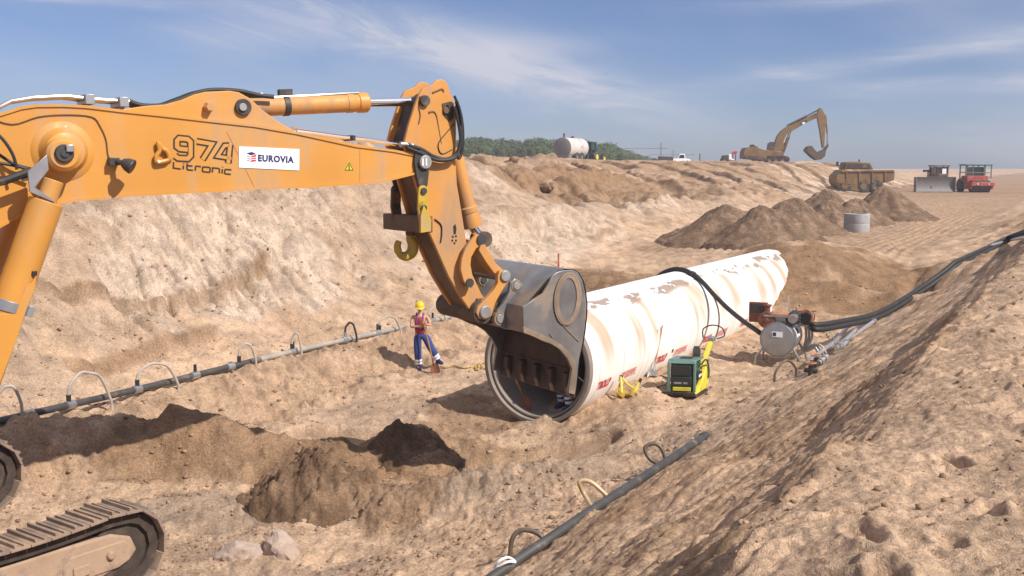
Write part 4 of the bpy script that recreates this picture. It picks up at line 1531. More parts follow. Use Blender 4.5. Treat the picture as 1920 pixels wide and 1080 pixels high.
        # resample at the shoe pitch
        pitch = .245
        pts = []
        acc = 0
        m = len(W3)
        total = sum((W3[(i + 1) % m] - W3[i]).length for i in range(m))
        cnt = int(total / pitch)
        step = total / cnt
        want = 0
        for i in range(m):
            a, c = W3[i], W3[(i + 1) % m]
            l = (c - a).length
            while want <= acc + l and len(pts) < cnt:
                pts.append((a + (c - a) * ((want - acc) / l), (c - a).normalized()))
                want += step
            acc += l
        out = []
        f = MB()
        # inner chain band
        band = [p - (tn.cross(d)).normalized() * 0 for p, d in pts]
        for i in range(cnt):
            p, d = pts[i]
            q2, d2 = pts[(i + 1) % cnt]
            nn, n2 = d.cross(tn).normalized(), d2.cross(tn).normalized()
            for off in (-.20, .08):
                f.add([p - nn * .03 + tn * off, q2 - n2 * .03 + tn * off, q2 - n2 * .16 + tn * off, p - nn * .16 + tn * off,
                       p - nn * .03 + tn * (off + .12), q2 - n2 * .03 + tn * (off + .12), q2 - n2 * .16 + tn * (off + .12), p - nn * .16 + tn * (off + .12)],
                      [(0, 1, 2, 3), (7, 6, 5, 4), (0, 4, 5, 1), (3, 2, 6, 7)])
        tr = f.build('track', M['track_dark'], root)
        for p, d in pts:
            nn = d.cross(tn).normalized()
            if nn.dot(p - (fr - fwd * Lt / 2)) < 0:
                nn = -nn
            e = MB()
            e.box(p + nn * .0, (sh_w, step * .97, .035), (tn, d, nn))
            e.box(p + nn * .035 + d * step * .22, (sh_w * .98, .035, .055), (tn, d, nn))
            e.box(p + nn * .028 - d * step * .20, (sh_w * .98, .025, .03), (tn, d, nn))
            e.build('track_shoe', M['track'], tr, .004, seg=1)
        # frame
        e = MB()
        e.prism([fr + tn * .17 + fwd * a + up * b2 for a, b2 in ((.05, -.18), (.18, -.05), (.10, .14), (-.18, .25), (-.9, .27), (-Lt + .6, .27), (-Lt + .5, -.28), (-.4, -.28))], -tn * .40)
        fm = e.build('track_frame', M['dusty'], tr, .03)
        e = MB()
        e.prism([fr + tn * .19 + fwd * a + up * b2 for a, b2 in ((.06, -.14), (.10, .02), (-.02, .13), (-.75, .13), (-.85, .02), (-.85, -.20), (-.1, -.20))], -tn * .03)
        e.lathe(fr + tn * .19 - fwd * .22 - up * .0, tn, [(0, .05), (.05, .05), (.06, 0)], 16)
        e.box(fr + tn * .2 - fwd * .62 - up * .08, (.22, .14, .03), (fwd, up, tn))
        e.build('idler_cover', M['dusty'], fm, .02)
        e = MB()
        e.lathe(fr - tn * .14, tn, [(0, 0), (.43, 0), (.43, .28), (0, .28)], 36)
        e.build('idler', M['track_dark'], tr)
        return tr
    track(front - tn * .31, .64)
    track(front - tn * 3.62 + tb * .0, 1.0)
    # ---- undercarriage, slewing ring and upper works (left of the picture)
    mid = front - tn * 1.85 - tb * 2.45
    mid.z = 0
    e = MB()
    e.box(mid + Zv * .95, (2.6, 2.2, .5), (tn, tb, Zv))
    e.lathe(mid + Zv * 1.2, Zv, [(0, 0), (.95, 0), (.95, .28), (0, .28)], 40)
    e.build('undercarriage', M['dusty'], root, .02)
    foot = A0 - XN * .4 - XB * 7.9
    foot.z = 0
    back = -XB
    e = MB()
    ctr2 = foot - XB * 1.7
    e.prism([ctr2 + XN * x + XB * y + Zv * 1.55 for x, y in ((-1.55, 1.6), (-.75, 1.6), (-.75, 1.0), (.75, 1.0), (.75, 1.6), (1.55, 1.6), (1.55, -2.4), (1.1, -2.9), (-1.1, -2.9), (-1.55, -2.4))], Zv * .45)
    e.box(ctr2 - XB * 1.1 + Zv * 2.6, (3.1, 2.6, 1.2), (XN, XB, Zv))
    e.build('upper_frame', YC, root, .04)
    e = MB()
    e.prism([ctr2 + XN * x - XB * y + Zv * 1.6 for x, y in ((-1.6, 2.45), (1.6, 2.45), (1.55, 3.0), (1.0, 3.35), (-1.0, 3.35), (-1.55, 3.0))], Zv * 1.55)
    e.build('counterweight', M['dark_metal'], root, .05)
    e = MB()
    cb = ctr2 - XN * 1.12 + XB * .75
    e.prism([cb - XN * .5 + XB * a + Zv * b2 for a, b2 in ((-.85, 1.95), (.85, 1.95), (.95, 2.5), (.55, 3.65), (-.85, 3.65))], XN * 1.0)
    cab = e.build('operator_cab', YC, root, .03)
    e = MB()
    for sd in (.505, -.535):
        e.prism([cb + XN * sd + XB * a + Zv * b2 for a, b2 in ((-.7, 2.6), (.78, 2.6), (.45, 3.5), (-.7, 3.5))], XN * .03)
    e.build('cab_window', M['glass'], cab)
    return root


build_excavator()
# ------------------------------------------------------------------ the white pipe
PR = 1.25
PA = PIPE0.copy()


def on_pipe(s, ang, r=PR):
    """point on the pipe's skin; ang from the right hand side upwards, degrees"""
    a = R(ang)
    return PA + TU * s + TV * (math.cos(a) * r) + Zv * (math.sin(a) * r)


def pipe_material():
    m = bpy.data.materials.new('white_pipe')
    m.use_nodes = True
    nd, lk = m.node_tree.nodes, m.node_tree.links
    b = nd['Principled BSDF']
    b.inputs['Roughness'].default_value = .55
    at = N(nd, 'ShaderNodeAttribute', attribute_name='skin')     # x: metres along, y: metres round from the crown, right side positive
    sp = N(nd, 'ShaderNodeSeparateXYZ')
    lk.new(at.outputs['Vector'], sp.inputs[0])

    def noise(sx, sy, scale, det=5, rough=.6, off=0.0):
        mp = N(nd, 'ShaderNodeMapping')
        mp.inputs['Scale'].default_value = (sx, sy, 1)
        mp.inputs['Location'].default_value = (off, off * .7, off)
        lk.new(at.outputs['Vector'], mp.inputs[0])
        n = N(nd, 'ShaderNodeTexNoise')
        n.inputs['Scale'].default_value = scale
        n.inputs['Detail'].default_value = det
        n.inputs['Roughness'].default_value = rough
        lk.new(mp.outputs[0], n.inputs['Vector'])
        return n.outputs['Fac']

    def rng(f, a, c, d=0.0, e=1.0):
        r = N(nd, 'ShaderNodeMapRange', interpolation_type='SMOOTHSTEP')
        for k, vv in (('From Min', a), ('From Max', c), ('To Min', d), ('To Max', e)):
            r.inputs[k].default_value = vv
        lk.new(f, r.inputs['Value'])
        return r.outputs[0]

    def mul(a, c):
        x = N(nd, 'ShaderNodeMath', operation='MULTIPLY')
        for i, vv in enumerate((a, c)):
            if isinstance(vv, float):
                x.inputs[i].default_value = vv
            else:
                lk.new(vv, x.inputs[i])
        return x.outputs[0]

    def mix(a, c, f):
        x = N(nd, 'ShaderNodeMix', data_type='RGBA')
        for k, vv in (('A', a), ('B', c)):
            if isinstance(vv, tuple):
                x.inputs[k].default_value = (*vv, 1)
            else:
                lk.new(vv, x.inputs[k])
        lk.new(f, x.inputs['Factor'])
        return x.outputs['Result']
    y = sp.outputs[1]
    white = (0.86, 0.83, 0.80)
    # washed-down stains below the crusts of mud
    st = mul(rng(noise(1.0, .16, 1.15, 5, .6, 2.0), .41, .64), mul(rng(y, .35, .85), rng(y, 2.3, 1.5)))
    col = mix(white, (0.50, 0.335, 0.225), mul(st, .95))
    fine = mul(rng(noise(3.5, .22, 2.2, 6, .65, 7.0), .52, .72), rng(y, .3, .8))
    col = mix(col, (0.54, 0.38, 0.27), mul(fine, .65))
    # dried mud stuck along the shoulder
    yb = N(nd, 'ShaderNodeMath', operation='SUBTRACT')
    lk.new(y, yb.inputs[0])
    lk.new(mul(noise(.45, 0.0, 1.6, 2, .5, 3.0), .7), yb.inputs[1])
    band = mul(rng(yb.outputs[0], .0, .12), rng(yb.outputs[0], .50, .30))
    mud = mul(band, rng(noise(.8, 1.5, 1.5, 7, .62, 11.0), .49, .52))
    mud2 = mul(rng(noise(2.0, 4.0, 1.9, 6, .65, 17.0), .655, .675), rng(y, 1.0, .7))
    mx = N(nd, 'ShaderNodeMath', operation='MAXIMUM')
    lk.new(mud, mx.inputs[0])
    lk.new(mud2, mx.inputs[1])
    col = mix(col, (0.27, 0.19, 0.135), mul(mx.outputs[0], .9))
    lk.new(col, b.inputs['Base Color'])
    bp = N(nd, 'ShaderNodeBump')
    bp.inputs['Strength'].default_value = .8
    bp.inputs['Distance'].default_value = .03
    lk.new(mx.outputs[0], bp.inputs['Height'])
    lk.new(bp.outputs[0], b.inputs['Normal'])
    return m


def build_pipes():
    pm = pipe_material()
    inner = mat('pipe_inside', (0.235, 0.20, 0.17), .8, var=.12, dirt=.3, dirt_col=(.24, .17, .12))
    ends = [0.0, 3.35, 6.72, 10.05, 13.4, 17.9]
    n = 96
    labels = ['white pipe section with the open mouth under the excavator bucket',
              'second white pipe section from the open mouth, beside the green compactor',
              'middle white pipe section crossed by the black suction hose',
              'fourth white pipe section, behind the vacuum tank',
              'last white pipe section, running into the dark backfill']
    for k in range(5):
        a, b = ends[k] + (.012 if k else 0), ends[k + 1] - .012
        root = thing('pipe_section', sv((a + b) / 2, 0, .02), labels[k], 'pipe', 'white pipe sections laid in the trench')
        mb = MB()
        a0 = a if k else .17
        rows = [(a0, PR - .012), (a0 + .012, PR)] + [(a0 + .012 + (b - a0 - .024) * i / 14, PR) for i in range(1, 15)] + [(b, PR - .012)]
        vs, fs = [], []
        for s, r in rows:
            vs += [on_pipe(s, 360 * i / n, r) for i in range(n)]
        for j in range(len(rows) - 1):
            for i in range(n):
                i1 = (i + 1) % n
                fs.append((j * n + i, j * n + i1, (j + 1) * n + i1, (j + 1) * n + i))
        mb.add(vs, fs, True)
        o = mb.build('pipe_wall', pm, root, angle=60)
        me = o.data
        att = me.attributes.new('skin', 'FLOAT_VECTOR', 'POINT')
        dat = []
        for v in me.vertices:
            p = Vector(v.co) + root.location - PA
            s = p.dot(TU)
            an = math.atan2(p.dot(TV), p.z)
            dat += [s, an * PR, 0.0]
        att.data.foreach_set('vector', dat)
        mb = MB()
        vs, fs = [], []
        prof = [(a, PR - .085), (b, PR - .085)] if k else [(.17, PR - .02), (.165, PR + .004), (.0, PR + .004), (-.004, PR - .01), (-.004, PR - .075), (.03, PR - .082), (.20, PR - .082), (.20, PR - .105), (.10, PR - .107), (.09, PR - .115), (.09, PR - .15), (.11, PR - .16), (b, PR - .16)]
        for s, r in prof:
            vs += [on_pipe(s, 360 * i / n, r) for i in range(n)]
        for j in range(len(prof) - 1):
            for i in range(n):
                i1 = (i + 1) % n
                fs.append((j * n + i, (j + 1) * n + i, (j + 1) * n + i1, j * n + i1))
        mb.add(vs, fs, True)
        mb.build('pipe_lining' if k else 'pipe_mouth', inner, root, angle=30)
        # stencilled words low on the right hand side, wrapped on the skin
        for word, s0, wd, ht, m, shear in (('TROLLB', a + .55, .66, .185, M['red_faded'], .1), ('LIBERPIPE', a + 1.72, .90, .175, M['pink_faded'], .0)):
            if s0 + wd > b:
                continue
            cu = bpy.data.curves.new('stencil', 'FONT')
            cu.body = word
            cu.size = 1
            cu.offset = .045
            cu.space_character = 1.1
            ob = bpy.data.objects.new('stencil', cu)
            COL.objects.link(ob)
            tm = bpy.data.meshes.new_from_object(ob.evaluated_get(bpy.context.evaluated_depsgraph_get()))
            V = [v.co.copy() for v in tm.vertices]
            F = [tuple(p.vertices) for p in tm.polygons]
            bpy.data.objects.remove(ob)
            bpy.data.curves.remove(cu)
            x0, x1 = min(v.x for v in V), max(v.x for v in V)
            y1 = max(v.y for v in V)
            mb = MB()
            mb.add([on_pipe(s0 + (v.x - x0) / (x1 - x0) * wd, -23.0 + (v.y / y1 * ht) / PR * 57.3, PR + .011) for v in V], F)
            mb.build('stencil_lettering', m, root)
        if k == 0:
            pass
        if k == 1:
            mb = MB()
            c = on_pipe(a + 1.55, -15, PR)
            d = (c - PA - TU * (a + 1.55)).normalized()
            mb.lathe(c, d, [(0, .01), (.05, .01), (.055, 0)], 16)
            mb.build('plug', M['letter'], root)
    # slings still lying round two joints are part of the rope below
    e = MB()
    e.tube([on_pipe(8.35 + .0 * i, 68 - i * 7.5, PR + .02) for i in range(14)] + [on_pipe(8.2, -38, PR + .05), on_pipe(8.0, -40, PR + .25)], .018, 6)
    r = e.build('thin_rope', M['hose_dark'])
    tag(r, 'thin brown rope slung over the white pipe below the black suction hose', 'rope')


build_pipes()


# ------------------------------------------------------------------ wellpoint header pipes with their hoses
def ground_line(pts, lift, smooth=2):
    P = [hit(x, y) for x, y in pts]
    for _ in range(smooth):
        Q = [p.copy() for p in P]
        for i in range(1, len(P) - 1):
            Q[i] = P[i] * .5 + (P[i - 1] + P[i + 1]) * .25
        P = Q
    return [p + Zv * lift for p in P]


def clip_between(line, t0, t1, n=14):
    m = len(line) - 1
    out = []
    for i in range(n + 1):
        t = (t0 + (t1 - t0) * i / n) * m
        k = min(int(t), m - 1)
        out.append(line[k].lerp(line[k + 1], t - k))
    return out


def along(line, px):
    """point of a line whose picture column is px"""
    best, bp = 1e9, None
    for i in range(len(line) - 1):
        for k in range(12):
            p = line[i].lerp(line[i + 1], k / 12)
            x = 960 + FPX * p.x / ((p - EYE).dot(Vector(_F)))
            if abs(x - px) < best:
                best, bp = abs(x - px), p
    return bp


def build_left_header():
    root = thing('header_pipe', hit(330, 715), 'long grey wellpoint header pipe with looped hoses at the foot of the left bank', 'header pipe')
    key = [(-120, 826), (0, 796), (60, 781), (150, 764), (300, 726), (430, 693), (470, 684), (560, 661), (650, 640), (745, 622), (845, 598)]
    line = ground_line(key, .07)
    line = spline(line, 6)
    n = len(line)
    cut = int(n * .60)
    mb = MB()
    mb.tube(line[:cut + 1], .068, 14)
    mb.build('pipe_run', M['header'], root)
    mb = MB()
    mb.tube(line[cut:], .066, 14)
    mb.build('pipe_run', M['header_pale'], root)
    for px in (54, 133, 258, 366, 432, 550, 648, 708, 812):
        p = along(line, px)
        q = along(line, px + 12)
        d = (q - p).normalized()
        mb = MB()
        mb.lathe(p - d * .12, d, [(.069, 0), (.086, .01), (.086, .20), (.069, .21)], 16)
        o = mb.build('coupling', M['steel'] if px in (54, 133, 258, 366) else M['galv'], root)
        if px in (366, 708, 812, 550):
            mb = MB()
            mb.cyl(p, p + Zv * .24, .035, 10)
            mb.build('valve_stub', M['black'], o)
    # hoses: leave the header, arch over and go into the sand in front of it
    for a, b, h, tilt in ((-8, 27, .52, 0), (130, 195, .50, 0), (258, 321, .42, 0), (449, 467, .42, .1), (548, 552, .42, .1), (648, 656, .40, .0), (712, 740, .36, 0), (803, 824, .36, 0)):
        p = along(line, a)
        q = along(line, b)
        toward = Vector((TV.x, TV.y, 0)) * .22
        q = q + toward
        q.z = gz(q.x, q.y) - .05
        top = (p + q) / 2
        top.z = max(p.z, q.z) + h
        p1 = p + Zv * .12
        pts = spline([p, p1 + Zv * h * .45 + (q - p) * .02, top - (q - p) * .22, top + Zv * .05, top + (q - p) * .26, q + Zv * h * .5 + (p - q) * .02, q], 6)
        mb = MB()
        dark = a in (648,)
        mb.tube(pts, .028, 10)
        o = mb.build('hose', M['black'] if dark else M['hose_clear'], root)
        mb = MB()
        mb.tube([p, p1, p1 + Zv * .08], .045, 10)
        mb.build('hose_fitting', M['black'] if not dark else M['galv'], o)


def build_right_header():
    root = thing('header_pipe', hit(1130, 965), 'dark header pipe with bent hoses lying at the foot of the near right slope', 'header pipe')
    key = [(900, 1110), (945, 1076), (1060, 1000), (1160, 935), (1240, 880), (1320, 826)]
    line = spline(ground_line(key, .07), 8)
    mb = MB()
    mb.tube(line, .062, 16)
    mb.build('pipe_run', M['header'], root)
    end = line[-1]
    d = (line[-1] - line[-4]).normalized()
    mb = MB()
    mb.lathe(end - d * .12, d, [(.063, 0), (.078, .01), (.078, .20), (.05, .22), (.0, .22)], 16)
    mb.build('end_cap', M['header'], root)
    for px, dark, pts in ((1035, True, [(1030, 1022), (1008, 1000), (978, 994), (960, 1012), (956, 1050)]),
                          (1155, False, [(1150, 942), (1133, 925), (1106, 903), (1086, 905), (1100, 935), (1118, 960)]),
                          (1250, True, [(1247, 878), (1248, 862), (1238, 838), (1222, 832), (1209, 841), (1220, 862), (1243, 873)])):
        p = along(line, px)
        dep = (p - EYE).dot(Vector(_F))
        P = [p]
        m = len(pts)
        for i, (x, y) in enumerate(pts):
            dd = dep + .16 * math.sin(math.pi * (i + 1) / (m + 1))
            if i == m - 1 and px != 1250:
                g = hit(x, y)
                P.append(g - Zv * .04)
            else:
                P.append(Vector(_E + ray(x, y) * dd))
        c = spline(P, 7)
        mb = MB()
        mb.tube(c, .030, 12)
        o = mb.build('hose', M['hose_dark'] if dark else M['hose_tan'], root)
        mb = MB()
        k = 7
        mb.tube([P[0], P[0].lerp(P[1], .5), P[1]], .040, 12)
        mb.build('hose_clamp', M['steel'], o)
    p = along(line, 1304)
    mb = MB()
    mb.cyl(p, Vector(_E + ray(1296, 822) * ((p - EYE).dot(Vector(_F)))), .03, 10)
    mb.build('valve_stub', M['steel'], root)
    p = along(line, 950)
    mb = MB()
    mb.tube(spline([p + Vector((-.14, 0, .0)), p + Vector((-.08, -.05, .10)), p + Vector((.02, 0, .12)), p + Vector((.10, .04, .05)), p + Vector((.02, -.08, .10)), p + Vector((-.10, -.06, .03))], 6), .015, 8)
    mb.build('tie_rag', M['white'], root)


build_left_header()
build_right_header()


# ------------------------------------------------------------------ vacuum pump
def build_pump():
    base = sv(7.25, 3.15)
    base.z = gz(base.x, base.y)
    dep = (hit(1462, 690) - EYE).dot(Vector(_F))
    g = hit(1462, 688)
    root = thing('vacuum_pump', g, 'grey round vacuum tank on splayed legs with pump and motor on top', 'pump')
    sc = (g - EYE).dot(Vector(_F)) / FPX          # metres per pixel there

    def P(dx, up, dy=0.0):
        return Vector((g.x + dx, g.y + dy, g.z + up))
    ax = Vector((.42, .91, 0)).normalized()
    sd = Vector((.91, -.42, 0))
    c = Vector(_E + ray(1458, 637) * (g - EYE).dot(Vector(_F)))
    Rr = 31.5 * sc
    mb = MB()
    L = 1.15
    mb.lathe(c, ax, [(0, -.045), (Rr * .6, -.035), (Rr * .97, -.012), (Rr, .01), (Rr, L), (Rr * .9, L + .05), (0, L + .07)], 48)
    tank = mb.build('tank', M['galv'], root, angle=25)
    mb = MB()
    mb.lathe(c, ax, [(Rr + .002, 0), (Rr + .022, .0), (Rr + .022, .05), (Rr + .002, .05)], 48)
    mb.build('tank_rim', M['galv'], tank)
    f = c - ax * .040 + Zv * .14
    mb = MB()
    mb.sheet([f + sd * x + Zv * y - ax * .012 for x, y in ((-.13, -.07), (.13, -.07), (.13, .07), (-.13, .07))])
    pl = mb.build('maker_plate', M['white'], tank)
    mb = MB()
    mb.sheet([f + sd * x + Zv * y - ax * .016 for x, y in ((-.11, -.045), (-.03, -.045), (-.03, .045), (-.11, .045))])
    mb.build('plate_mark', M['navy'], pl)
    a = 22
    mb = MB()
    vs, fs = [], []
    for k in range(7):
        t = R(5 + 38 * k / 6)
        for h in (.32, .72):
            vs.append(c + ax * h + (sd * math.cos(t) + Zv * math.sin(t)) * (Rr + .004))
    for k in range(6):
        fs.append((2 * k, 2 * k + 1, 2 * k + 3, 2 * k + 2))
    mb.add(vs, fs, True)
    st = mb.build('side_sticker', M['white'], tank)
    mb = MB()
    t = R(26)
    mb.lathe(c + ax * .52 + (sd * math.cos(t) + Zv * math.sin(t)) * (Rr + .0), (sd * math.cos(t) + Zv * math.sin(t)), [(0, .008), (.08, .008)], 18)
    mb.build('sticker_mark', M['navy'], st)
    # legs
    for h, s in ((.08, -1), (.08, 1), (1.0, -1), (1.0, 1)):
        t0 = c + ax * h + sd * s * Rr * .82 - Zv * Rr * .45
        t1 = c + ax * h + sd * s * Rr * 1.28 - Zv * Rr * 1.15
        t2 = t1 + sd * s * .02
        t2.z = gz(t2.x, t2.y) - .02
        mb = MB()
        mb.tube([t0, t1, t2], .032, 8)
        mb.build('leg', M['galv'], root)
    top = c + Zv * Rr
    mb = MB()
    mb.box(top + ax * .35 + Zv * .05, (.34, .5, .16), (sd, ax, Zv))
    mb.box(top + ax * .30 + Zv * .16, (.72, .55, .05), (sd, ax, Zv))
    pd = mb.build('pump_plinth', M['galv'], root, .01)
    mb = MB()
    mb.box(top + ax * .30 + Zv * .20, (.66, .50, .03), (sd, ax, Zv))
    mb.build('base_plate', M['orange'], pd, .005)
    mb = MB()
    q = top + ax * .18 - sd * .52 + Zv * .22
    mb.box(q, (.46, .10, .50), (sd, ax, Zv))
    bx = mb.build('control_box', M['rust'], root, .012)
    mb = MB()
    mb.box(q + Zv * .10 - ax * .055, (.40, .02, .22), (sd, ax, Zv))
    mb.build('box_panel', M['dark_metal'], bx, .004)
    mb = MB()
    mb.box(q + sd * .26 + Zv * .13 + ax * .05, (.09, .16, .22), (sd, ax, Zv))
    mb.build('box_cover', M['white'], bx, .01)
    mb = MB()
    w0 = top + ax * .10 - sd * .30 + Zv * .05
    mb.lathe(w0 - ax * .06, ax, [(0, -.02), (.05, -.02), (.06, 0), (.20, .0), (.21, .02), (.21, .30), (.16, .34), (0, .34)], 28)
    mb.lathe(w0 + ax * .05 + Zv * .0, Zv, [(.07, .1), (.07, .34), (.11, .34), (.11, .38), (0, .38)], 18)
    mb.build('pump_casing', M['rust'], root, .006)
    mb = MB()
    mo = top + ax * .10 + sd * .34 + Zv * .12
    mb.lathe(mo, ax, [(0, -.08), (.10, -.08), (.15, -.02), (.15, .55), (.10, .6), (0, .6)], 24)
    for k in range(12):
        t = 2 * math.pi * k / 12
        r = sd * math.cos(t) + Zv * math.sin(t)
        mb.box(mo + ax * .28 + r * .155, (.04, .45, .012), (r, ax, r.cross(ax)))
    m1 = mb.build('motor', M['dark_metal'], root)
    mb = MB()
    mb.lathe(mo - ax * .1, ax, [(0, -.02), (.10, -.02), (.12, .02), (.12, .05)], 20)
    mb.build('motor_cover', M['steel'], m1)
    mb = MB()
    mb.lathe(mo + sd * .26 + ax * .30 - Zv * .02, ax, [(0, -.05), (.15, -.05), (.17, 0), (.17, .35), (0, .38)], 22)
    mb.build('motor', M['black'], root)
    mb = MB()
    mb.tube(spline([mo + sd * .22 + Zv * .16, mo + sd * .34 + Zv * .24, mo + sd * .46 + Zv * .12, mo + sd * .44 - Zv * .05], 5), .035, 8)
    mb.tube([mo + sd * .1 + Zv * .20, mo + sd * .55 + Zv * .22], .025, 8)
    mb.build('pump_manifold', M['orange'], root)
    mb = MB()
    mb.cyl(top + ax * .6 + sd * .16 + Zv * .1, top + ax * .6 + sd * .14 + Zv * .62, .022, 8)
    mb.build('vent_rod', M['alu'], root)
    # outlet with valve and falling hoses
    out = c + ax * .95 + sd * (Rr + .02) + Zv * .30
    mb = MB()
    mb.cyl(out - sd * .1, out + sd * .22, .07, 16)
    mb.lathe(out + sd * .10, sd, [(.07, 0), (.11, 0), (.11, .04), (.07, .04)], 16)
    mb.ball(out + sd * .12 + Zv * .09, .05, 10)
    ov = mb.build('outlet_valve', M['steel'], root)
    for k in range(3):
        p0 = out + sd * (.08 + .07 * k) - Zv * .06
        p3 = c + ax * (.6 + .22 * k) + sd * (Rr + .72 - .12 * k)
        p3.z = gz(p3.x, p3.y)
        mb = MB()
        mb.tube(spline([p0, p0 - Zv * .30 + sd * .02, p0 - Zv * .62 - sd * .06 * k, p3 + Zv * .32 - sd * .22, p3 + Zv * .02], 7), .033, 10)
        mb.build('drain_hose', M['galv'] if k else M['hose_clear'], root)
    return c, ax, sd, Rr, out


PC, PAX, PSD, PRAD, POUT = build_pump()


def build_hoses():
    # suction hose over the pipe
    e = MB()
    a = PC + PAX * .25 - PSD * (PRAD - .02) + Zv * .05
    pts = [a, a - PSD * .16 + Zv * .10]
    end = on_pipe(8.15, 52, PR + .09)
    st = pts[-1]
    for k in (1, 2, 3):
        q = st.lerp(end, k / 4)
        pts.append(q - Zv * .10 * math.sin(math.pi * k / 4))
    pts += [end, on_pipe(8.35, 68, PR + .07), on_pipe(8.6, 84, PR + .065), on_pipe(8.85, 102, PR + .065), on_pipe(9.05, 122, PR + .07), on_pipe(9.2, 142, PR + .09), on_pipe(9.2, 165, PR + .2), on_pipe(9.2, 185, PR + .35)]
    e.tube(spline(pts, 7), .062, 14)
    h = e.build('suction_hose', M['black'])
    tag(h, 'black suction hose running from the grey tank over the crown of the white pipe', 'hose')
    e = MB()
    k = on_pipe(8.35, 68, PR + .07)
    d = (on_pipe(8.6, 84, PR + .065) - k).normalized()
    e.lathe(k - d * .06, d, [(.063, 0), (.085, .01), (.085, .13), (.063, .14)], 16)
    e.build('hose_coupling', M['dark_metal'], h)
    # two delivery hoses up the cutting
    ptsA = [(1580, 601), (1620, 596), (1660, 582), (1700, 563), (1745, 535), (1790, 503), (1830, 480), (1870, 461), (1900, 447), (1960, 428)]
    P = [POUT + PSD * .2, POUT + PSD * .5 - Zv * .02]
    for x, y in ptsA:
        P.append(hit(x, y) + Zv * .12)
    d0 = (P[1] - EYE).dot(Vector(_F))
    for j, wgt in ((2, .25), (3, .5), (4, .8)):
        x, y = ptsA[j - 2]
        dd = (P[j] - EYE).dot(Vector(_F))
        P[j] = Vector(_E + ray(x, y) * (d0 + (dd - d0) * wgt))
    P = spline(P, 3)
    for _ in range(5):
        Q = [p.copy() for p in P]
        for i in range(2, len(P) - 1):
            Q[i] = (P[i - 1] + P[i] * 2 + P[i + 1]) / 4
        P = [q if i < 3 else Vector((q.x, q.y, max(q.z, gz(q.x, q.y) + .10))) for i, q in enumerate(Q)]
    for k, (off, r, lab) in enumerate(((0.0, .075, 'upper of the two black delivery hoses climbing the right slope'), (.10, .07, 'lower of the two black delivery hoses climbing the right slope'))):
        e = MB()
        Q = [p - Zv * off + Vector((.02, -.10, 0)) * k for p in P]
        e.tube(spline(Q, 6), r, 14)
        h = e.build('delivery_hose', M['black'])
        tag(h, lab, 'hose', 'delivery hoses on the right slope')
    e = MB()
    Q = [hit(x, y) + Zv * .16 for x, y in ((1846, 472), (1868, 465), (1896, 458), (1925, 455), (1960, 452))]
    e.tube(spline(Q, 5), .05, 12)
    p = e.build('steel_pipe', M['alu'])
    tag(p, 'bright metal pipe end at the top of the right slope beside the black hoses', 'pipe')


build_hoses()


def build_wellpoints():
    items = [((1514, 690), (1562, 656), 'short'), ((1556, 662), (1592, 622), 'steep'), ((1568, 664), (1604, 632), 'low'), ((1575, 662), (1588, 655), ''), ((1590, 646), (1640, 614), 'bright'), ((1535, 692), (1550, 684), 'end')]
    labs = ['metal wellpoint tube lying nearest the grey tank in the bundle', 'metal wellpoint tube lying along the upper edge of the bundle', 'metal wellpoint tube in the middle of the bundle on the slope',
            'shortest metal tube showing in the bundle on the slope', 'brightest metal wellpoint tube, farthest up the slope', 'metal tube end nearest the camera in the bundle']
    for (a, b, _), lab in zip(items, labs):
        p, q = hit(*a) + Zv * .14, hit(*b) + Zv * .20
        d = (q - p).normalized()
        e = MB()
        e.cyl(p, q, .050, 14)
        o = e.build('wellpoint_tube', M['alu'])
        tag(o, lab, 'tube', 'metal tubes lying on the slope by the tank')
        for w in (p + d * .06, q - d * .18):
            e = MB()
            e.lathe(w, d, [(.052, 0), (.075, .01), (.075, .09), (.052, .10)], 14)
            e.build('tube_collar', M['galv'], o)
    for (x, y), lab in (((1520, 703), 'dark valve standing at the near end of the metal tubes'), ((1530, 688), 'dark valve between the hoses and the metal tubes')):
        g = hit(x, y)
        r = thing('gate_valve', g, lab, 'valve', 'valves by the metal tubes')
        e = MB()
        e.cyl(g - Zv * .03, g + Zv * .22, .06, 12)
        e.cyl(g + Vector((-.14, .05, .10)), g + Vector((.14, -.05, .10)), .05, 12)
        e.build('valve_body', M['dark_metal'], r, .008)
        e = MB()
        e.tube([g + Vector((.11 * math.cos(t), .11 * math.sin(t), .27)) for t in [2 * math.pi * k / 16 for k in range(16)]], .016, 6, closed=True)
        e.box(g + Zv * .27, (.2, .02, .02))
        e.build('hand_wheel', M['orange'], r)
    # loose hose loop in front of the tank
    a, b = hit(1452, 716), hit(1492, 708)
    mid = (a + b) / 2
    e = MB()
    e.tube(spline([a - Zv * .03, a + Zv * .22 + Vector((.02, 0, 0)), mid + Zv * .42 - (b - a) * .1, mid + Zv * .40 + (b - a) * .2, b + Zv * .20, b - Zv * .03], 8), .028, 10)
    o = e.build('loose_hose', M['hose_dark'])
    tag(o, 'brown loop of hose arching out of the sand in front of the grey tank', 'hose')
    a, b = hit(1553, 620), hit(1566, 642)
    e = MB()
    e.tube(spline([Vector(_E + ray(1551, 600) * (a - EYE).dot(Vector(_F))), a + Zv * .1, hit(1560, 632) + Zv * .1, b], 6), .02, 8)
    o = e.build('loose_hose', M['hose_clear'])
    tag(o, 'thin grey hose hanging down behind the metal tubes', 'hose')


build_wellpoints()


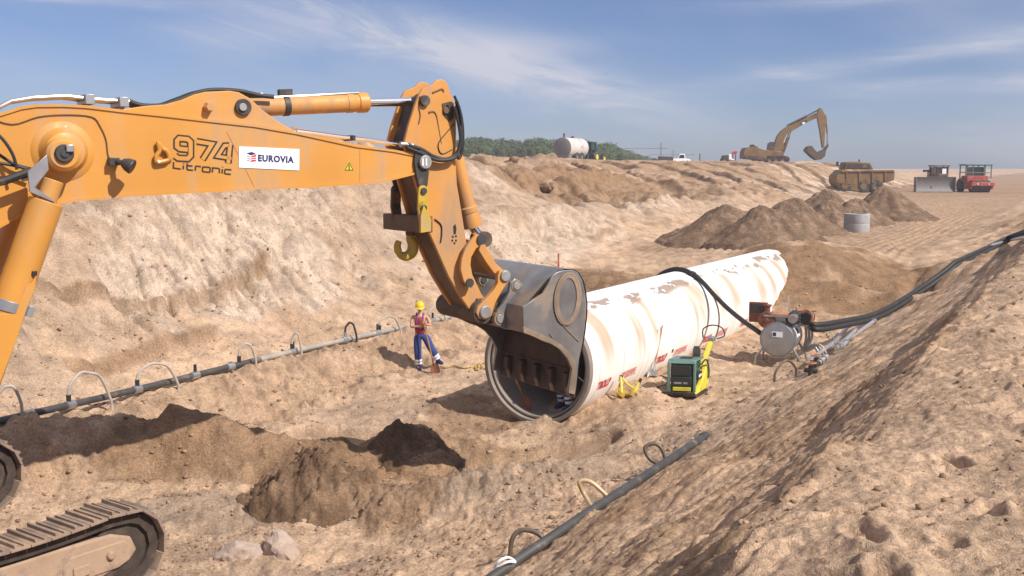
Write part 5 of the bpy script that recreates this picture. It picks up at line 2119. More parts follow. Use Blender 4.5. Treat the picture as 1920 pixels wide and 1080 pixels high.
# ------------------------------------------------------------------ plate compactor
def build_compactor():
    g = hit(1283, 745)
    dep = (g - EYE).dot(Vector(_F))
    root = thing('plate_compactor', g, 'green and yellow vibrating plate compactor standing beside the white pipe', 'compactor')
    ex = Vector((.985, -.17, 0)).normalized()      # across its front
    ey = Vector((.42, .91, 0)).normalized()        # towards its handle
    ey = (ey - ex * ey.dot(ex)).normalized()
    ey = (ey + ex * .32).normalized()
    o = g + Zv * .02 - ex * .06

    def Q(a, b, c):
        return o + ex * a + ey * b + Zv * c
    w = .30
    e = MB()
    e.prism([Q(-w - .10, -.12, .06), Q(w + .05, -.12, .06), Q(w + .05, .75, .03), Q(-w - .10, .75, .03)], -Zv * .045)
    e.prism([Q(-w - .10, -.12, .06), Q(w + .05, -.12, .06), Q(w + .03, -.20, .14), Q(-w - .06, -.20, .14)], -Zv * .03)
    e.build('base_plate', M['dark_metal'], root, .008)
    e = MB()
    vs = [Q(-w, .0, .10), Q(w, .0, .10), Q(w, .0, .74), Q(w - .02, .05, .80), Q(-w + .02, .05, .80), Q(-w, .0, .74)]
    e.prism([Q(w - .06, y, z) for y, z in ((-.02, .12), (-.02, .72), (.05, .78), (.46, .78), (.55, .70), (.55, .42), (.40, .30), (.10, .12))], -ex * (2 * w - .12))
    body = e.build('engine_hood', M['green'], root, .03)
    e = MB()
    e.prism([Q(w, y, z) for y, z in ((-.05, .10), (-.05, .74), (.03, .80), (.06, .80), (.02, .72), (.02, .10))], -ex * .05)
    e.prism([Q(-w + .05, y, z) for y, z in ((-.05, .10), (-.05, .74), (.03, .80), (.06, .80), (.02, .72), (.02, .10))], -ex * .05)
    e.prism([Q(w, y, z) for y, z in ((-.05, .72), (.02, .80), (.55, .80), (.55, .76), (.03, .76))], -ex * (2 * w))
    e.build('hood_frame', M['green_pale'], body, .012)
    e = MB()
    e.box(Q(0, -.035, .57), (.40, .03, .22), (ex, ey, Zv))
    e.box(Q(0, -.035, .33), (.44, .03, .20), (ex, ey, Zv))
    e.build('front_grille', M['black'], body, .01)
    e = MB()
    e.box(Q(0.02, -.055, .17), (.38, .02, .085), (ex, ey, Zv))
    e.build('front_plate', M['lemon'], body, .006)
    e = MB()
    e.box(Q(-.07, -.052, .30), (.16, .004, .040), (ex, ey, Zv))
    e.box(Q(.09, -.052, .30), (.09, .004, .040), (ex, ey, Zv))
    e.build('front_lettering', M['galv'], body)
    e = MB()
    e.box(Q(.02, .26, .805), (.26, .20, .02), (ex, ey, Zv))
    e.build('top_cover', M['black'], body, .006)
    e = MB()
    e.box(Q(w - .03, .28, .42), (.07, .30, .16), (ex, ey, Zv))
    sp = e.build('side_plate', M['black'], body, .01)
    e = MB()
    e.box(Q(w + .007, .24, .42), (.004, .09, .06), (ex, ey, Zv))
    e.box(Q(w + .007, .34, .43), (.004, .06, .05), (ex, ey, Zv))
    e.build('side_lettering', M['white'], sp)
    e = MB()
    e.prism([Q(w + .03, y, z) for y, z in ((-.02, .06), (.75, .06), (.85, .22), (.85, .48), (.70, .60), (.58, .44), (.40, .28), (.1, .14))], -ex * .10)
    e.prism([Q(-w + .07, y, z) for y, z in ((-.02, .06), (.75, .06), (.85, .22), (.85, .48), (.70, .60), (.58, .44), (.40, .28), (.1, .14))], -ex * .10)
    e.box(Q(0, .62, .25), (2 * w, .40, .34), (ex, ey, Zv))
    e.build('exciter_housing', M['lemon'], root, .015)
    e = MB()
    e.tube(spline([Q(w + .02, .30, .66), Q(w + .06, .48, .74), Q(w + .06, .66, .62), Q(w + .06, .74, .40), Q(w + .05, .72, .28)], 5), .02, 8)
    e.build('guard_bar', M['green'], root)
    e = MB()
    e.prism([Q(.24, .68, .50), Q(.24, .80, .46), Q(.30, 1.28, 1.02), Q(.30, 1.18, 1.06)], -ex * .10)
    hd = e.build('drawbar', M['lemon'], root, .012)
    e = MB()
    e.box(Q(.26, 1.26, 1.08), (.12, .20, .10), (ex, ey, Zv))
    e.build('control_head', M['galv'], hd, .01)
    e = MB()
    e.tube(spline([Q(.05, 1.30, 1.10), Q(.02, 1.42, 1.28), Q(.20, 1.50, 1.36), Q(.42, 1.48, 1.30), Q(.50, 1.38, 1.14), Q(.36, 1.30, 1.08)], 5), .016, 8)
    e.build('handle_loop', M['black'], hd)
    e = MB()
    e.lathe(Q(.08, .66, .80) - ex * .06, ex, [(.0, .0), (.12, 0), (.20, .03), (.20, .14), (.12, .17), (0, .17)], 26)
    e.build('air_filter', M['black'], root)
    for k in range(2):
        e = MB()
        e.cyl(Q(w - .02, .30 + .40 * k, .04), Q(w - .02, .30 + .40 * k, .16), .05, 12)
        e.build('rubber_mount', M['black'], root)


build_compactor()


def build_small_tools():
    # yellow clamp frame by the pipe
    def at(x, y, ref):
        return Vector(_E + ray(x, y) * ref)
    g = hit(1178, 744)
    dep = (g - EYE).dot(Vector(_F))
    root = thing('clamp_frame', g, 'small yellow tubular frame lying against the foot of the white pipe', 'clamp frame')
    e = MB()
    e.tube([at(1166, 708, dep + .1), at(1156, 738, dep)], .022, 8)
    e.tube([at(1164, 706, dep + .1), at(1166, 740, dep - .1)], .025, 8)
    e.tube(spline([at(1167, 709, dep + .1), at(1178, 722, dep), at(1190, 729, dep - .1)], 5), .025, 8)
    e.tube([at(1190, 737, dep - .12), at(1198, 717, dep)], .028, 8)
    e.build('frame_tube', M['lemon'], root)
    e = MB()
    e.cyl(at(1157, 739, dep), at(1196, 737, dep - .15), .055, 12)
    e.cyl(at(1163, 743, dep - .05), at(1168, 736, dep - .05), .085, 14)
    e.cyl(at(1184, 742, dep - .1), at(1188, 733, dep - .1), .085, 14)
    e.build('clamp_jaw', M['pale_yellow'], root, .006)
    e = MB()
    e.cyl(at(1197, 720, dep), at(1202, 710, dep + .02), .034, 10)
    e.cyl(at(1164, 711, dep + .1), at(1165, 704, dep + .12), .04, 10)
    e.build('grip', M['black'], root)
    # shovel leaning on the pipe
    b = hit(1224, 704)
    root = thing('shovel', b, 'long handled shovel leaning against the white pipe beside the compactor', 'shovel')
    top = on_pipe(4.05, 14, PR + .03)
    d = (top - b).normalized()
    e = MB()
    e.tube([b + d * .16, top + d * .12], .019, 10)
    e.build('handle', M['wood'], root)
    shovel_blade(b + d * .16, -d, Vector((.9, -.3, 0)), root, M['steel'])
    top = on_pipe(3.85, 16, PR + .025)
    e = MB()
    b2 = b + Vector((-.06, .05, .0))
    e.tube([b2, b2.lerp(top, .5), top], .009, 6)
    o = e.build('steel_rod', M['galv'])
    tag(o, 'thin steel rod leaning on the pipe next to the shovel', 'rod')
    # cord on the sand
    e = MB()
    e.tube(spline([hit(x, y) + Zv * .02 for x, y in ((1212, 690), (1216, 705), (1228, 708), (1240, 706), (1252, 712), (1248, 722), (1232, 727))], 5), .012, 6)
    o = e.build('black_cord', M['black'])
    tag(o, 'thin black cord lying on the sand by the shovel blade', 'cord')
    # red marker post
    g = hit(1047, 502)
    h = (g - EYE).dot(Vector(_F)) / FPX * 27
    e = MB()
    e.prism([g + Vector((x, y, -.05)) for x, y in ((-.035, -.02), (.035, -.02), (.035, .02), (-.035, .02))], Zv * (h + .05))
    o = e.build('marker_post', M['red'], None, .006)
    tag(o, 'slim red marker post at the foot of the far left bank', 'post')
    # rope near the worker
    for lab, pts in (('yellow rope straggling over the sand beside the worker in the yellow helmet', ((826, 690), (838, 692), (850, 688), (868, 692), (884, 690), (898, 684), (912, 678))),
                     ('second length of yellow rope bunched by the left edge of the pipe mouth', ((880, 699), (888, 690), (896, 696), (900, 687), (908, 693), (915, 684), (906, 682), (896, 690)))):
        e = MB()
        e.tube(spline([hit(x, y) + Zv * .04 for x, y in pts], 6), .022, 6)
        o = e.build('yellow_rope', M['rope'])
        tag(o, lab, 'rope', 'yellow ropes by the pipe mouth')


def shovel_blade(p, d, side, parent, material):
    """a dished spade blade starting at p and running along d"""
    d = d.normalized()
    side = (side - d * side.dot(d)).normalized()
    n = d.cross(side)
    e = MB()
    rows = [(0, .035), (.05, .11), (.16, .12), (.25, .105), (.31, .05), (.33, .005)]
    vs, fs = [], []
    for t, w in rows:
        for k in range(7):
            x = (k - 3) / 3
            vs.append(p + d * t + side * (w * x) + n * (.035 * (x * x) * (w / .12)))
    m = len(vs)
    vs += [v - n * .006 for v in vs]
    for i in range(len(rows) - 1):
        for k in range(6):
            a, b, c, q = i * 7 + k, i * 7 + k + 1, i * 7 + k + 8, i * 7 + k + 7
            fs += [(a, b, c, q), (q + m, c + m, b + m, a + m)]
    e.add(vs, fs, True)
    e.cyl(p - d * .14, p + d * .06, .024, 10)
    return e.build('blade', material, parent, angle=60)


build_small_tools()


# ------------------------------------------------------------------ sand heaps, gravel heaps, rocks
def heap(name, c, rx, ry, h, seed, material, turn=0.0, lump=.05, power=1.0, nr=54, na=150):
    """a tipped heap: cone with a rounded crest, slumped foot and clods"""
    a = np.linspace(0, 2 * np.pi, na, endpoint=False)
    t = np.linspace(0, 1, nr)
    T, A = np.meshgrid(t, a, indexing='ij')
    edge = 1 + .13 * pn(np.cos(A) * 1.3 + seed, np.sin(A) * 1.3, seed) + .06 * pn(np.cos(A) * 4 + seed, np.sin(A) * 4, seed + 1)
    lx, ly = T * np.cos(A) * rx * edge * 1.18, T * np.sin(A) * ry * edge * 1.18
    c_, s_ = math.cos(turn), math.sin(turn)
    x, y = c.x + lx * c_ - ly * s_, c.y + lx * s_ + ly * c_
    g = ground(x.ravel(), y.ravel()).reshape(x.shape)
    prof = np.clip(1.17 - 1.29 * np.sqrt(T * T + .022) + .12 * sstep(.55, 1.0, T), -.25, 2)
    prof = prof + .03 * np.sin(A * 3 + seed) * np.sin(T * 3.1)
    z0 = float(g[0, 0]) * .0 + float(np.min(g[int(nr * .8)])) * .5 + float(np.mean(g[int(nr * .8)])) * .5
    z = z0 + h * prof ** power if power != 1.0 else z0 + h * prof
    rad = 1 + .12 * pn(x * .9 + seed, y * .9, seed + 4)
    z = z0 + (z - z0) * rad
    z = z + lump * (np.clip(pn(x * 2.3, y * 2.3, seed + 7), -.2, 1) + .7 * fbm(x * 5.0, y * 5.0, seed + 8, 3, .6)) * sstep(0, .1, T + .05)
    z = np.where(T > .94, np.minimum(z, g - .04), z)
    base = Vector((c.x, c.y, z0))
    V = np.stack([x - base.x, y - base.y, z - base.z], -1).reshape(-1, 3)
    F = []
    for i in range(nr - 1):
        for k in range(na):
            k1 = (k + 1) % na
            F.append((i * na + k, (i + 1) * na + k, (i + 1) * na + k1, i * na + k1))
    me = bpy.data.meshes.new(name)
    me.from_pydata(V.tolist(), [], F)
    me.polygons.foreach_set('use_smooth', [True] * len(F))
    me.materials.append(material)
    o = bpy.data.objects.new(name, me)
    COL.objects.link(o)
    o.location = base
    return o


def build_heaps():
    dampm = sand_material('damp_sand', False, (0.19, 0.122, 0.076), (0.26, 0.172, 0.11))
    grav = sand_material('gravel', False, (0.185, 0.122, 0.08), (0.235, 0.16, 0.108), .55)
    o = heap('sand_heap', on_z(596, 903, .2), 1.16, .98, .90, 3, dampm, 0, .17)
    tag(o, 'dark damp sand heap with a pointed crest in the middle foreground', 'sand heap')
    o = heap('sand_heap', on_z(757, 838, .25), .98, .78, .84, 8, dampm, 0, .12)
    tag(o, 'dark damp sand heap in the shade left of the pipe mouth', 'sand heap')
    specs = [(1366, 382, 46.5, 2.5, 2.0), (1438, 375, 44.3, 2.3, 2.0), (1490, 364, 51.0, 2.3, 2.0), (1556, 375, 55.5, 1.95, 1.8), (1604, 369, 59.0, 2.0, 1.8), (1548, 354, 62, 2.4, 2.2), (1662, 348, 64.0, 2.6, 2.3)]
    labs = ['gravel heap at the left end of the row on the graded ground', 'gravel heap in front, nearest the end of the white pipe', 'gravel heap behind the front heap, in the middle of the row', 'gravel heap just left of the concrete rings',
            'gravel heap right behind the concrete rings', 'gravel heap below the front of the dump truck', 'gravel heap at the right end of the row, below the tail of the dump truck', 'gravel heap half hidden between the two front heaps']
    for k, (px, py, d, rx, ry) in enumerate(specs):
        rx, ry = rx * 1.12, ry * 1.12
        top = on_y(px, py, d)
        g = gz(top.x, top.y)
        o = heap('gravel_heap', Vector((top.x, top.y, g)), rx, ry, max(.9, top.z - g), 20 + k * 3, grav, .3 * k, .07, nr=40, na=110)
        tag(o, labs[k], 'gravel heap', 'gravel heaps tipped in a row')


build_heaps()


M['clod_block'] = sand_material('hard_soil', False, (0.33, 0.21, 0.13), (0.46, 0.32, 0.22))


def rock(name, c, size, seed, material, lab, cat='rock', turn=0.0, group=None):
    bm = bmesh.new()
    bmesh.ops.create_icosphere(bm, subdivisions=4, radius=1)
    rr = random.Random(seed)
    planes = [(Vector((rr.uniform(-1, 1), rr.uniform(-1, 1), rr.uniform(-.3, 1))).normalized(), rr.uniform(.6, .9)) for _ in range(14)]
    for v in bm.verts:
        p = v.co.copy()
        for n, d in planes:
            k = p.dot(n)
            if k > d:
                p -= n * (k - d)
        f = 1 + .10 * float(pn(np.array([p.x * 3 + seed]), np.array([p.y * 3 + p.z * 2]), seed)[0]) + .06 * float(pn(np.array([p.x * 9 + seed]), np.array([p.y * 9 + p.z * 7]), seed)[0])
        p *= f
        q = Vector((p.x * size[0], p.y * size[1], p.z * size[2]))
        v.co = Matrix.Rotation(turn, 3, 'Z') @ q
    me = bpy.data.meshes.new(name)
    bm.to_mesh(me)
    bm.free()
    me.polygons.foreach_set('use_smooth', [True] * len(me.polygons))
    me.set_sharp_from_angle(angle=R(28))
    me.materials.append(material)
    o = bpy.data.objects.new(name, me)
    COL.objects.link(o)
    o.location = c
    tag(o, lab, cat, group)
    return o


rock('boulder', hit(530, 1040) + Zv * .10, (.29, .25, .28), 5, M['rock'], 'pale angular boulder in the near foreground between track and hoses', 'boulder')
rock('boulder', hit(447, 1042) + Zv * .05, (.36, .20, .17), 9, M['rock'], 'low flat pale boulder half buried beside the excavator track', 'boulder', .35)
rock('stone', hit(1018, 352) + Zv * .15, (.55, 1.0, .45), 12, M['clod_block'], 'pale block of hard soil on the edge of the far pit', 'stone', .4)


def build_rings():
    g = on_y(1606, 428, 52)
    z = gz(g.x, g.y) - .03
    for k, lab in ((0, 'lower concrete manhole ring standing on the graded ground'), (1, 'upper concrete manhole ring stacked on the lower one')):
        e = MB()
        e.lathe(Vector((g.x, g.y, z + k * .485)), Zv, [(.50, .0), (.62, 0), (.625, .02), (.625, .45), (.61, .475), (.50, .475), (.50, .0)], 48)
        o = e.build('concrete_ring', M['concrete'], None, 0, loc=(g.x, g.y, z + k * .485), angle=30)
        tag(o, lab, 'concrete ring', 'stacked concrete rings')


build_rings()


def build_clods():
    """loose crumbs and clods of dry sand strewn over the near ground"""
    rr = np.random.default_rng(5)
    n = 24000
    az = np.radians(rr.uniform(-30, 31, n))
    d = 4.0 * np.exp(rr.uniform(0, 1, n) * math.log(46 / 4.0))
    x, y = d * np.sin(az), d * np.cos(az)
    s, v = to_sv(x, y)
    keep = (pn(x * .8, y * .8, 71) > -.15 + .25 * rr.uniform(-1, 1, n)) & ~((np.abs(v) < 1.5) & (s > -.4)) & (s < 18)
    damp, grey, sm, graded, pale, stre, cut = ground_zones(x, y, None, s, v)
    keep &= sm < .3
    keep &= (v < 4.3) | (rr.uniform(0, 1, n) < .22)
    x, y, v = x[keep], y[keep], v[keep]
    z = ground(x, y)
    m = len(x)
    size = (.008 + .034 * rr.uniform(0, 1, m) ** 4 + .004 * np.hypot(x, y) / 10) * np.where(v > 4.3, .62, 1)
    bm = bmesh.new()
    bmesh.ops.create_icosphere(bm, subdivisions=1, radius=1)
    bv = np.array([p.co[:] for p in bm.verts])
    bf = np.array([[q.index for q in f.verts] for f in bm.faces])
    bm.free()
    k = len(bv)
    jit = rr.uniform(.6, 1.25, (m, k, 1))
    V = bv[None] * jit * (size[:, None, None] * rr.uniform(.7, 1.3, (m, 1, 3)) * np.array([1.15, 1.15, .8]))
    V += np.stack([x, y, z + size * .25], -1)[:, None, :]
    F = bf[None] + (np.arange(m) * k)[:, None, None]
    me = bpy.data.meshes.new('sand_clods')
    me.from_pydata(V.reshape(-1, 3).tolist(), [], F.reshape(-1, 3).tolist())
    me.polygons.foreach_set('use_smooth', [True] * len(me.polygons))
    me.materials.append(sand_material('clod_sand', False, (0.36, 0.235, 0.155), (0.52, 0.36, 0.25)))
    o = bpy.data.objects.new('sand_clods', me)
    COL.objects.link(o)
    tag(o, kind='stuff')


build_clods()
# ------------------------------------------------------------------ people
def skin_mesh(chains, name, material, parent, loc, root=0, sub=2, shade=True):
    """one continuous surface grown over connected joints; chains: list of [(point, radius) ...], joints shared by position"""
    verts, rad, edges, idx = [], [], [], {}
    for ch in chains:
        prev = None
        for p, r in ch:
            key = tuple(round(c, 4) for c in p)
            if key not in idx:
                idx[key] = len(verts)
                verts.append(p)
                rad.append(r)
            i = idx[key]
            if prev is not None and prev != i:
                edges.append((prev, i))
            prev = i
    me = bpy.data.meshes.new(name)
    me.from_pydata(verts, edges, [])
    o = bpy.data.objects.new(name, me)
    COL.objects.link(o)
    sk = o.modifiers.new('skin', 'SKIN')
    sk.use_smooth_shade = True
    for i, v in enumerate(me.skin_vertices[0].data):
        r = rad[i]
        v.radius = r if isinstance(r, tuple) else (r, r)
        v.use_root = (i == root)
    sb = o.modifiers.new('sub', 'SUBSURF')
    sb.levels = sb.render_levels = sub
    dg = bpy.context.evaluated_depsgraph_get()
    dg.update()
    nm = bpy.data.meshes.new_from_object(o.evaluated_get(dg))
    nm.name = name
    bpy.data.objects.remove(o)
    nm.materials.clear()
    nm.materials.append(material)
    nm.polygons.foreach_set('use_smooth', [True] * len(nm.polygons))
    ob = bpy.data.objects.new(name, nm)
    COL.objects.link(ob)
    ob.parent = parent
    ob.location = loc
    return ob


def hand_chains(wrist, palm_dir, curl_dir, side, grip=True):
    """palm and five fingers that close round a handle"""
    d = Vector(palm_dir).normalized()
    c = Vector(curl_dir).normalized()
    s = Vector(side).normalized()
    w = Vector(wrist)
    k = w + d * .055
    out = [[(tuple(w), .027), (tuple(k), (.036, .022))]]
    for i, L in enumerate((.070, .080, .075, .058)):
        b = k + d * .030 + s * (.030 - .020 * i)
        a1 = b + d * L * .42 + c * .010
        a2 = a1 + d * L * .18 + c * L * .42
        a3 = a2 - d * L * .28 + c * L * .18
        out.append([(tuple(k), (.036, .022)), (tuple(b), .0105), (tuple(a1), .0098), (tuple(a2), .009), (tuple(a3), .0075)])
    t0 = w + d * .035 + s * .034
    t1 = t0 + d * .030 + s * .020 + c * .02
    t2 = t1 + d * .018 + c * .032 - s * .006
    out.append([(tuple(w), .027), (tuple(t0), .014), (tuple(t1), .0115), (tuple(t2), .009)])
    return out


def head_parts(root, c, face, helmet=True):
    """head with brow, nose, mouth and ears; c is the middle of the skull, face the way it looks"""
    f = Vector(face).normalized()
    s = f.cross(Zv).normalized()
    u = s.cross(f).normalized()
    bm = bmesh.new()
    bmesh.ops.create_icosphere(bm, subdivisions=4, radius=1)
    for v in bm.verts:
        x, y, z = v.co.x, v.co.y, v.co.z      # y forward, x side
        jaw = max(0, -z)
        w = .078 * (1 - .30 * jaw ** 1.5)
        dpt = .098 * (1 - .12 * jaw) + (.012 * max(0, y) * jaw)
        hh = .122
        p = [x * w, y * dpt, z * hh]
        # brow, eye hollows, nose, mouth, ears
        if y > .3:
            ex = abs(x) - .40
            p[1] -= .012 * math.exp(-(ex / .16) ** 2 - ((z - .02) / .13) ** 2)
            p[1] += .007 * math.exp(-((z - .20) / .10) ** 2) * math.exp(-(x / .6) ** 2)
            p[1] += .026 * math.exp(-(x / .13) ** 2) * math.exp(-((z + .16) / .16) ** 2)
            p[1] += .012 * math.exp(-(x / .10) ** 2) * math.exp(-((z - .0) / .14) ** 2)
            p[1] += .008 * math.exp(-(x / .28) ** 2) * math.exp(-((z + .48) / .07) ** 2)
            p[1] -= .006 * math.exp(-(x / .30) ** 2) * math.exp(-((z + .55) / .035) ** 2)
            p[1] += .010 * math.exp(-(x / .25) ** 2) * math.exp(-((z + .80) / .12) ** 2)
        if abs(y + .05) < .25 and abs(z + .08) < .28 and abs(x) > .8:
            p[0] += math.copysign(.018 * math.exp(-((y + .05) / .13) ** 2 - ((z + .08) / .18) ** 2), x)
        q = c + s * p[0] + f * p[1] + u * p[2]
        v.co = q - root.location
    me = bpy.data.meshes.new('head')
    bm.to_mesh(me)
    bm.free()
    me.polygons.foreach_set('use_smooth', [True] * len(me.polygons))
    me.materials.append(M['skin'])
    o = bpy.data.objects.new('head', me)
    COL.objects.link(o)
    o.parent = root
    mb = MB()
    for k in (-1, 1):
        mb.ball(c + s * .031 * k + f * .080 + u * .004, .011, 10)
    mb.build('eye', M['hair'], o)
    mb = MB()
    vs, fs = [], []
    n, m = 24, 9
    for i in range(m + 1):
        t = math.pi * .56 * i / m
        for k in range(n):
            a = 2 * math.pi * k / n
            back = 1.0 if math.sin(a) < .1 else .78
            tt = t * back
            vs.append(c + s * (math.cos(a) * math.sin(tt) * .084) + f * (math.sin(a) * math.sin(tt) * .104 - .004) + u * (math.cos(tt) * .130))
    for i in range(m):
        for k in range(n):
            k1 = (k + 1) % n
            fs.append((i * n + k, (i + 1) * n + k, (i + 1) * n + k1, i * n + k1))
    mb.add(vs, fs, True)
    mb.build('hair', M['hair'], o, angle=80)
    if helmet:
        mb = MB()
        vs, fs = [], []
        n, m = 32, 8
        for i in range(m + 1):
            t = math.pi * .5 * i / m
            for k in range(n):
                a = 2 * math.pi * k / n
                vs.append(c + u * .035 + s * (math.cos(a) * math.sin(t) * .118) + f * (math.sin(a) * math.sin(t) * .138) + u * (math.cos(t) * .125 * (1 + .03 * math.exp(-(math.cos(a) * math.sin(t) / .25) ** 2))))
        for k in range(n):
            a = 2 * math.pi * k / n
            vs.append(c + u * .022 + s * (math.cos(a) * .128) + f * (math.sin(a) * (.205 if math.sin(a) > 0 else .148)))
        for i in range(m + 1):
            for k in range(n):
                k1 = (k + 1) % n
                fs.append((i * n + k, (i + 1) * n + k, (i + 1) * n + k1, i * n + k1))
        mb.add(vs, fs, True)
        h = mb.build('helmet', M['helmet'], root, angle=50)
        sol = h.modifiers.new('shell', 'SOLIDIFY')
        sol.thickness = .006
        mb = MB()
        mb.tube([c + u * (.035 + .13 * math.cos(t)) + f * (.135 * math.sin(t)) for t in [(-.9 + 1.8 * k / 10) for k in range(11)]], .009, 6)
        mb.build('helmet_ridge', M['helmet'], h)
    return o


def build_worker():
    g = hit(787, 692)
    root = thing('person', g, 'worker in a yellow helmet, dark red vest and blue trousers leaning on a shovel', 'person')
    V = lambda x, y, z: (x, y, z)
    rfz = .14
    pel, chest, neck = V(.04, 0, .96), V(.02, .0, 1.30), V(.02, -.02, 1.47)
    hL, kL, aL = V(-.055, 0, .90), V(-.045, -.03, .50), V(-.03, .03, .09)
    hR, kR, aR = V(.135, 0, .90), V(.30, -.03, .56), V(.475, .05, rfz + .09)
    shL, elL, wrL = V(-.165, 0, 1.39), V(-.205, -.10, 1.13), V(.05, -.215, 1.155)
    shR, elR, wrR = V(.21, 0, 1.39), V(.285, -.09, 1.17), V(.20, -.235, 1.20)
    hand_l = hand_chains(wrL, (1, -.18, .12), (.15, -.9, -.1), (0, -.1, 1))
    hand_r = hand_chains(wrR, (-.35, -.55, .55), (-.8, -.2, -.3), (.2, -.4, .8))
    body = [[(pel, .125), (V(.03, 0, 1.12), .12), (chest, (.155, .12)), (V(.02, -.01, 1.41), .09), (neck, .052), (V(.02, -.03, 1.56), .05)],
            [(chest, (.155, .12)), (shL, .062), (elL, .045), (wrL, .029)], [(chest, (.155, .12)), (shR, .062), (elR, .045), (wrR, .029)],
            [(pel, .125), (hL, .085), (kL, .058), (aL, .04), (V(-.02, -.10, .04), .036)], [(pel, .125), (hR, .085), (kR, .058), (aR, .04), (V(.54, -.05, rfz + .03), .036)]] + hand_l + hand_r
    skin_mesh(body, 'body', M['skin'], root, (0, 0, 0))
    skin_mesh([[(V(.04, 0, .90), .150), (V(.035, 0, 1.02), .168), (V(.03, 0, 1.14), .165), (chest, (.195, .160)), (V(.02, 0, 1.40), (.16, .12))]], 'vest', M['maroon'], root, (0, 0, 0))
    tro = skin_mesh([[(V(.04, 0, 1.00), .160), (pel, .165)], [(pel, .165), (hL, .128), (kL, .105), (V(-.032, .03, .14), .092)], [(pel, .165), (hR, .128), (kR, .105), (V(.465, .045, rfz + .14), .092)]], 'trousers', M['denim'], root, (0, 0, 0))
    for a, b in ((kL, aL), (kR, aR)):
        a, b = Vector(a), Vector(b)
        d = (b - a).normalized()
        e = MB()
        for t in (.62, .80):
            p = g + a.lerp(b, t)
            e.lathe(p, d, [(.096, -.028), (.099, 0), (.096, .028)], 16)
        e.build('reflective_band', M['reflect'], tro)
    for k in (-1, 1):
        e = MB()
        e.tube(spline([g + Vector((.03 + .10 * k, .10, 1.05)), g + Vector((.03 + .10 * k, .13, 1.25)), g + Vector((.02 + .085 * k, .02, 1.47)), g + Vector((.03 + .08 * k, -.145, 1.30)), g + Vector((.03 + .10 * k, -.16, 1.06))], 6), .020, 6)
        e.build('brace', M['violet'], tro)
    for (x, y, z), dx in ((aL, .02), (aR, .10)):
        e = MB()
        c = g + Vector((x, y, z - .05))
        f = Vector((dx + .04, -.16, 0)).normalized()
        s = Vector((-f.y, f.x, 0))
        vs, fs = [], []
        prof = [(-.07, .035, .10), (-.05, .042, .13), (.02, .042, .12), (.10, .046, .07), (.17, .043, .055), (.20, .02, .04)]
        for t, w, h in prof:
            for a, b2 in ((-w, -.045), (w, -.045), (w, h * .6 - .02), (w * .5, h - .02), (-w * .5, h - .02), (-w, h * .6 - .02)):
                vs.append(c + f * t + s * a + Zv * b2)
        n = 6
        for i in range(len(prof) - 1):
            for k in range(n):
                k1 = (k + 1) % n
                fs.append((i * n + k, i * n + k1, (i + 1) * n + k1, (i + 1) * n + k))
        fs += [tuple(range(n - 1, -1, -1)), tuple(range((len(prof) - 1) * n, len(prof) * n))]
        e.add(vs, fs, True)
        e.build('shoe', M['navy'], root, .008)
    head_parts(root, g + Vector((.02, -.05, 1.635)), (.18, -1, -.30))
    # his shovel
    top, tip = g + Vector((.115, -.275, 1.34)), g + Vector((.425, -.33, .02))
    tz = gz(tip.x, tip.y)
    tip.z = tz + .10
    sh = thing('shovel', (tip.x, tip.y, tz), 'shovel with a reddish blade held by the worker in the yellow helmet', 'shovel')
    d = (tip - top).normalized()
    e = MB()
    e.tube([top, tip - d * .16], .018, 10)
    e.build('handle', M['wood'], sh)
    shovel_blade(tip - d * .16, d, Vector((1, .1, 0)), sh, M['rust'])


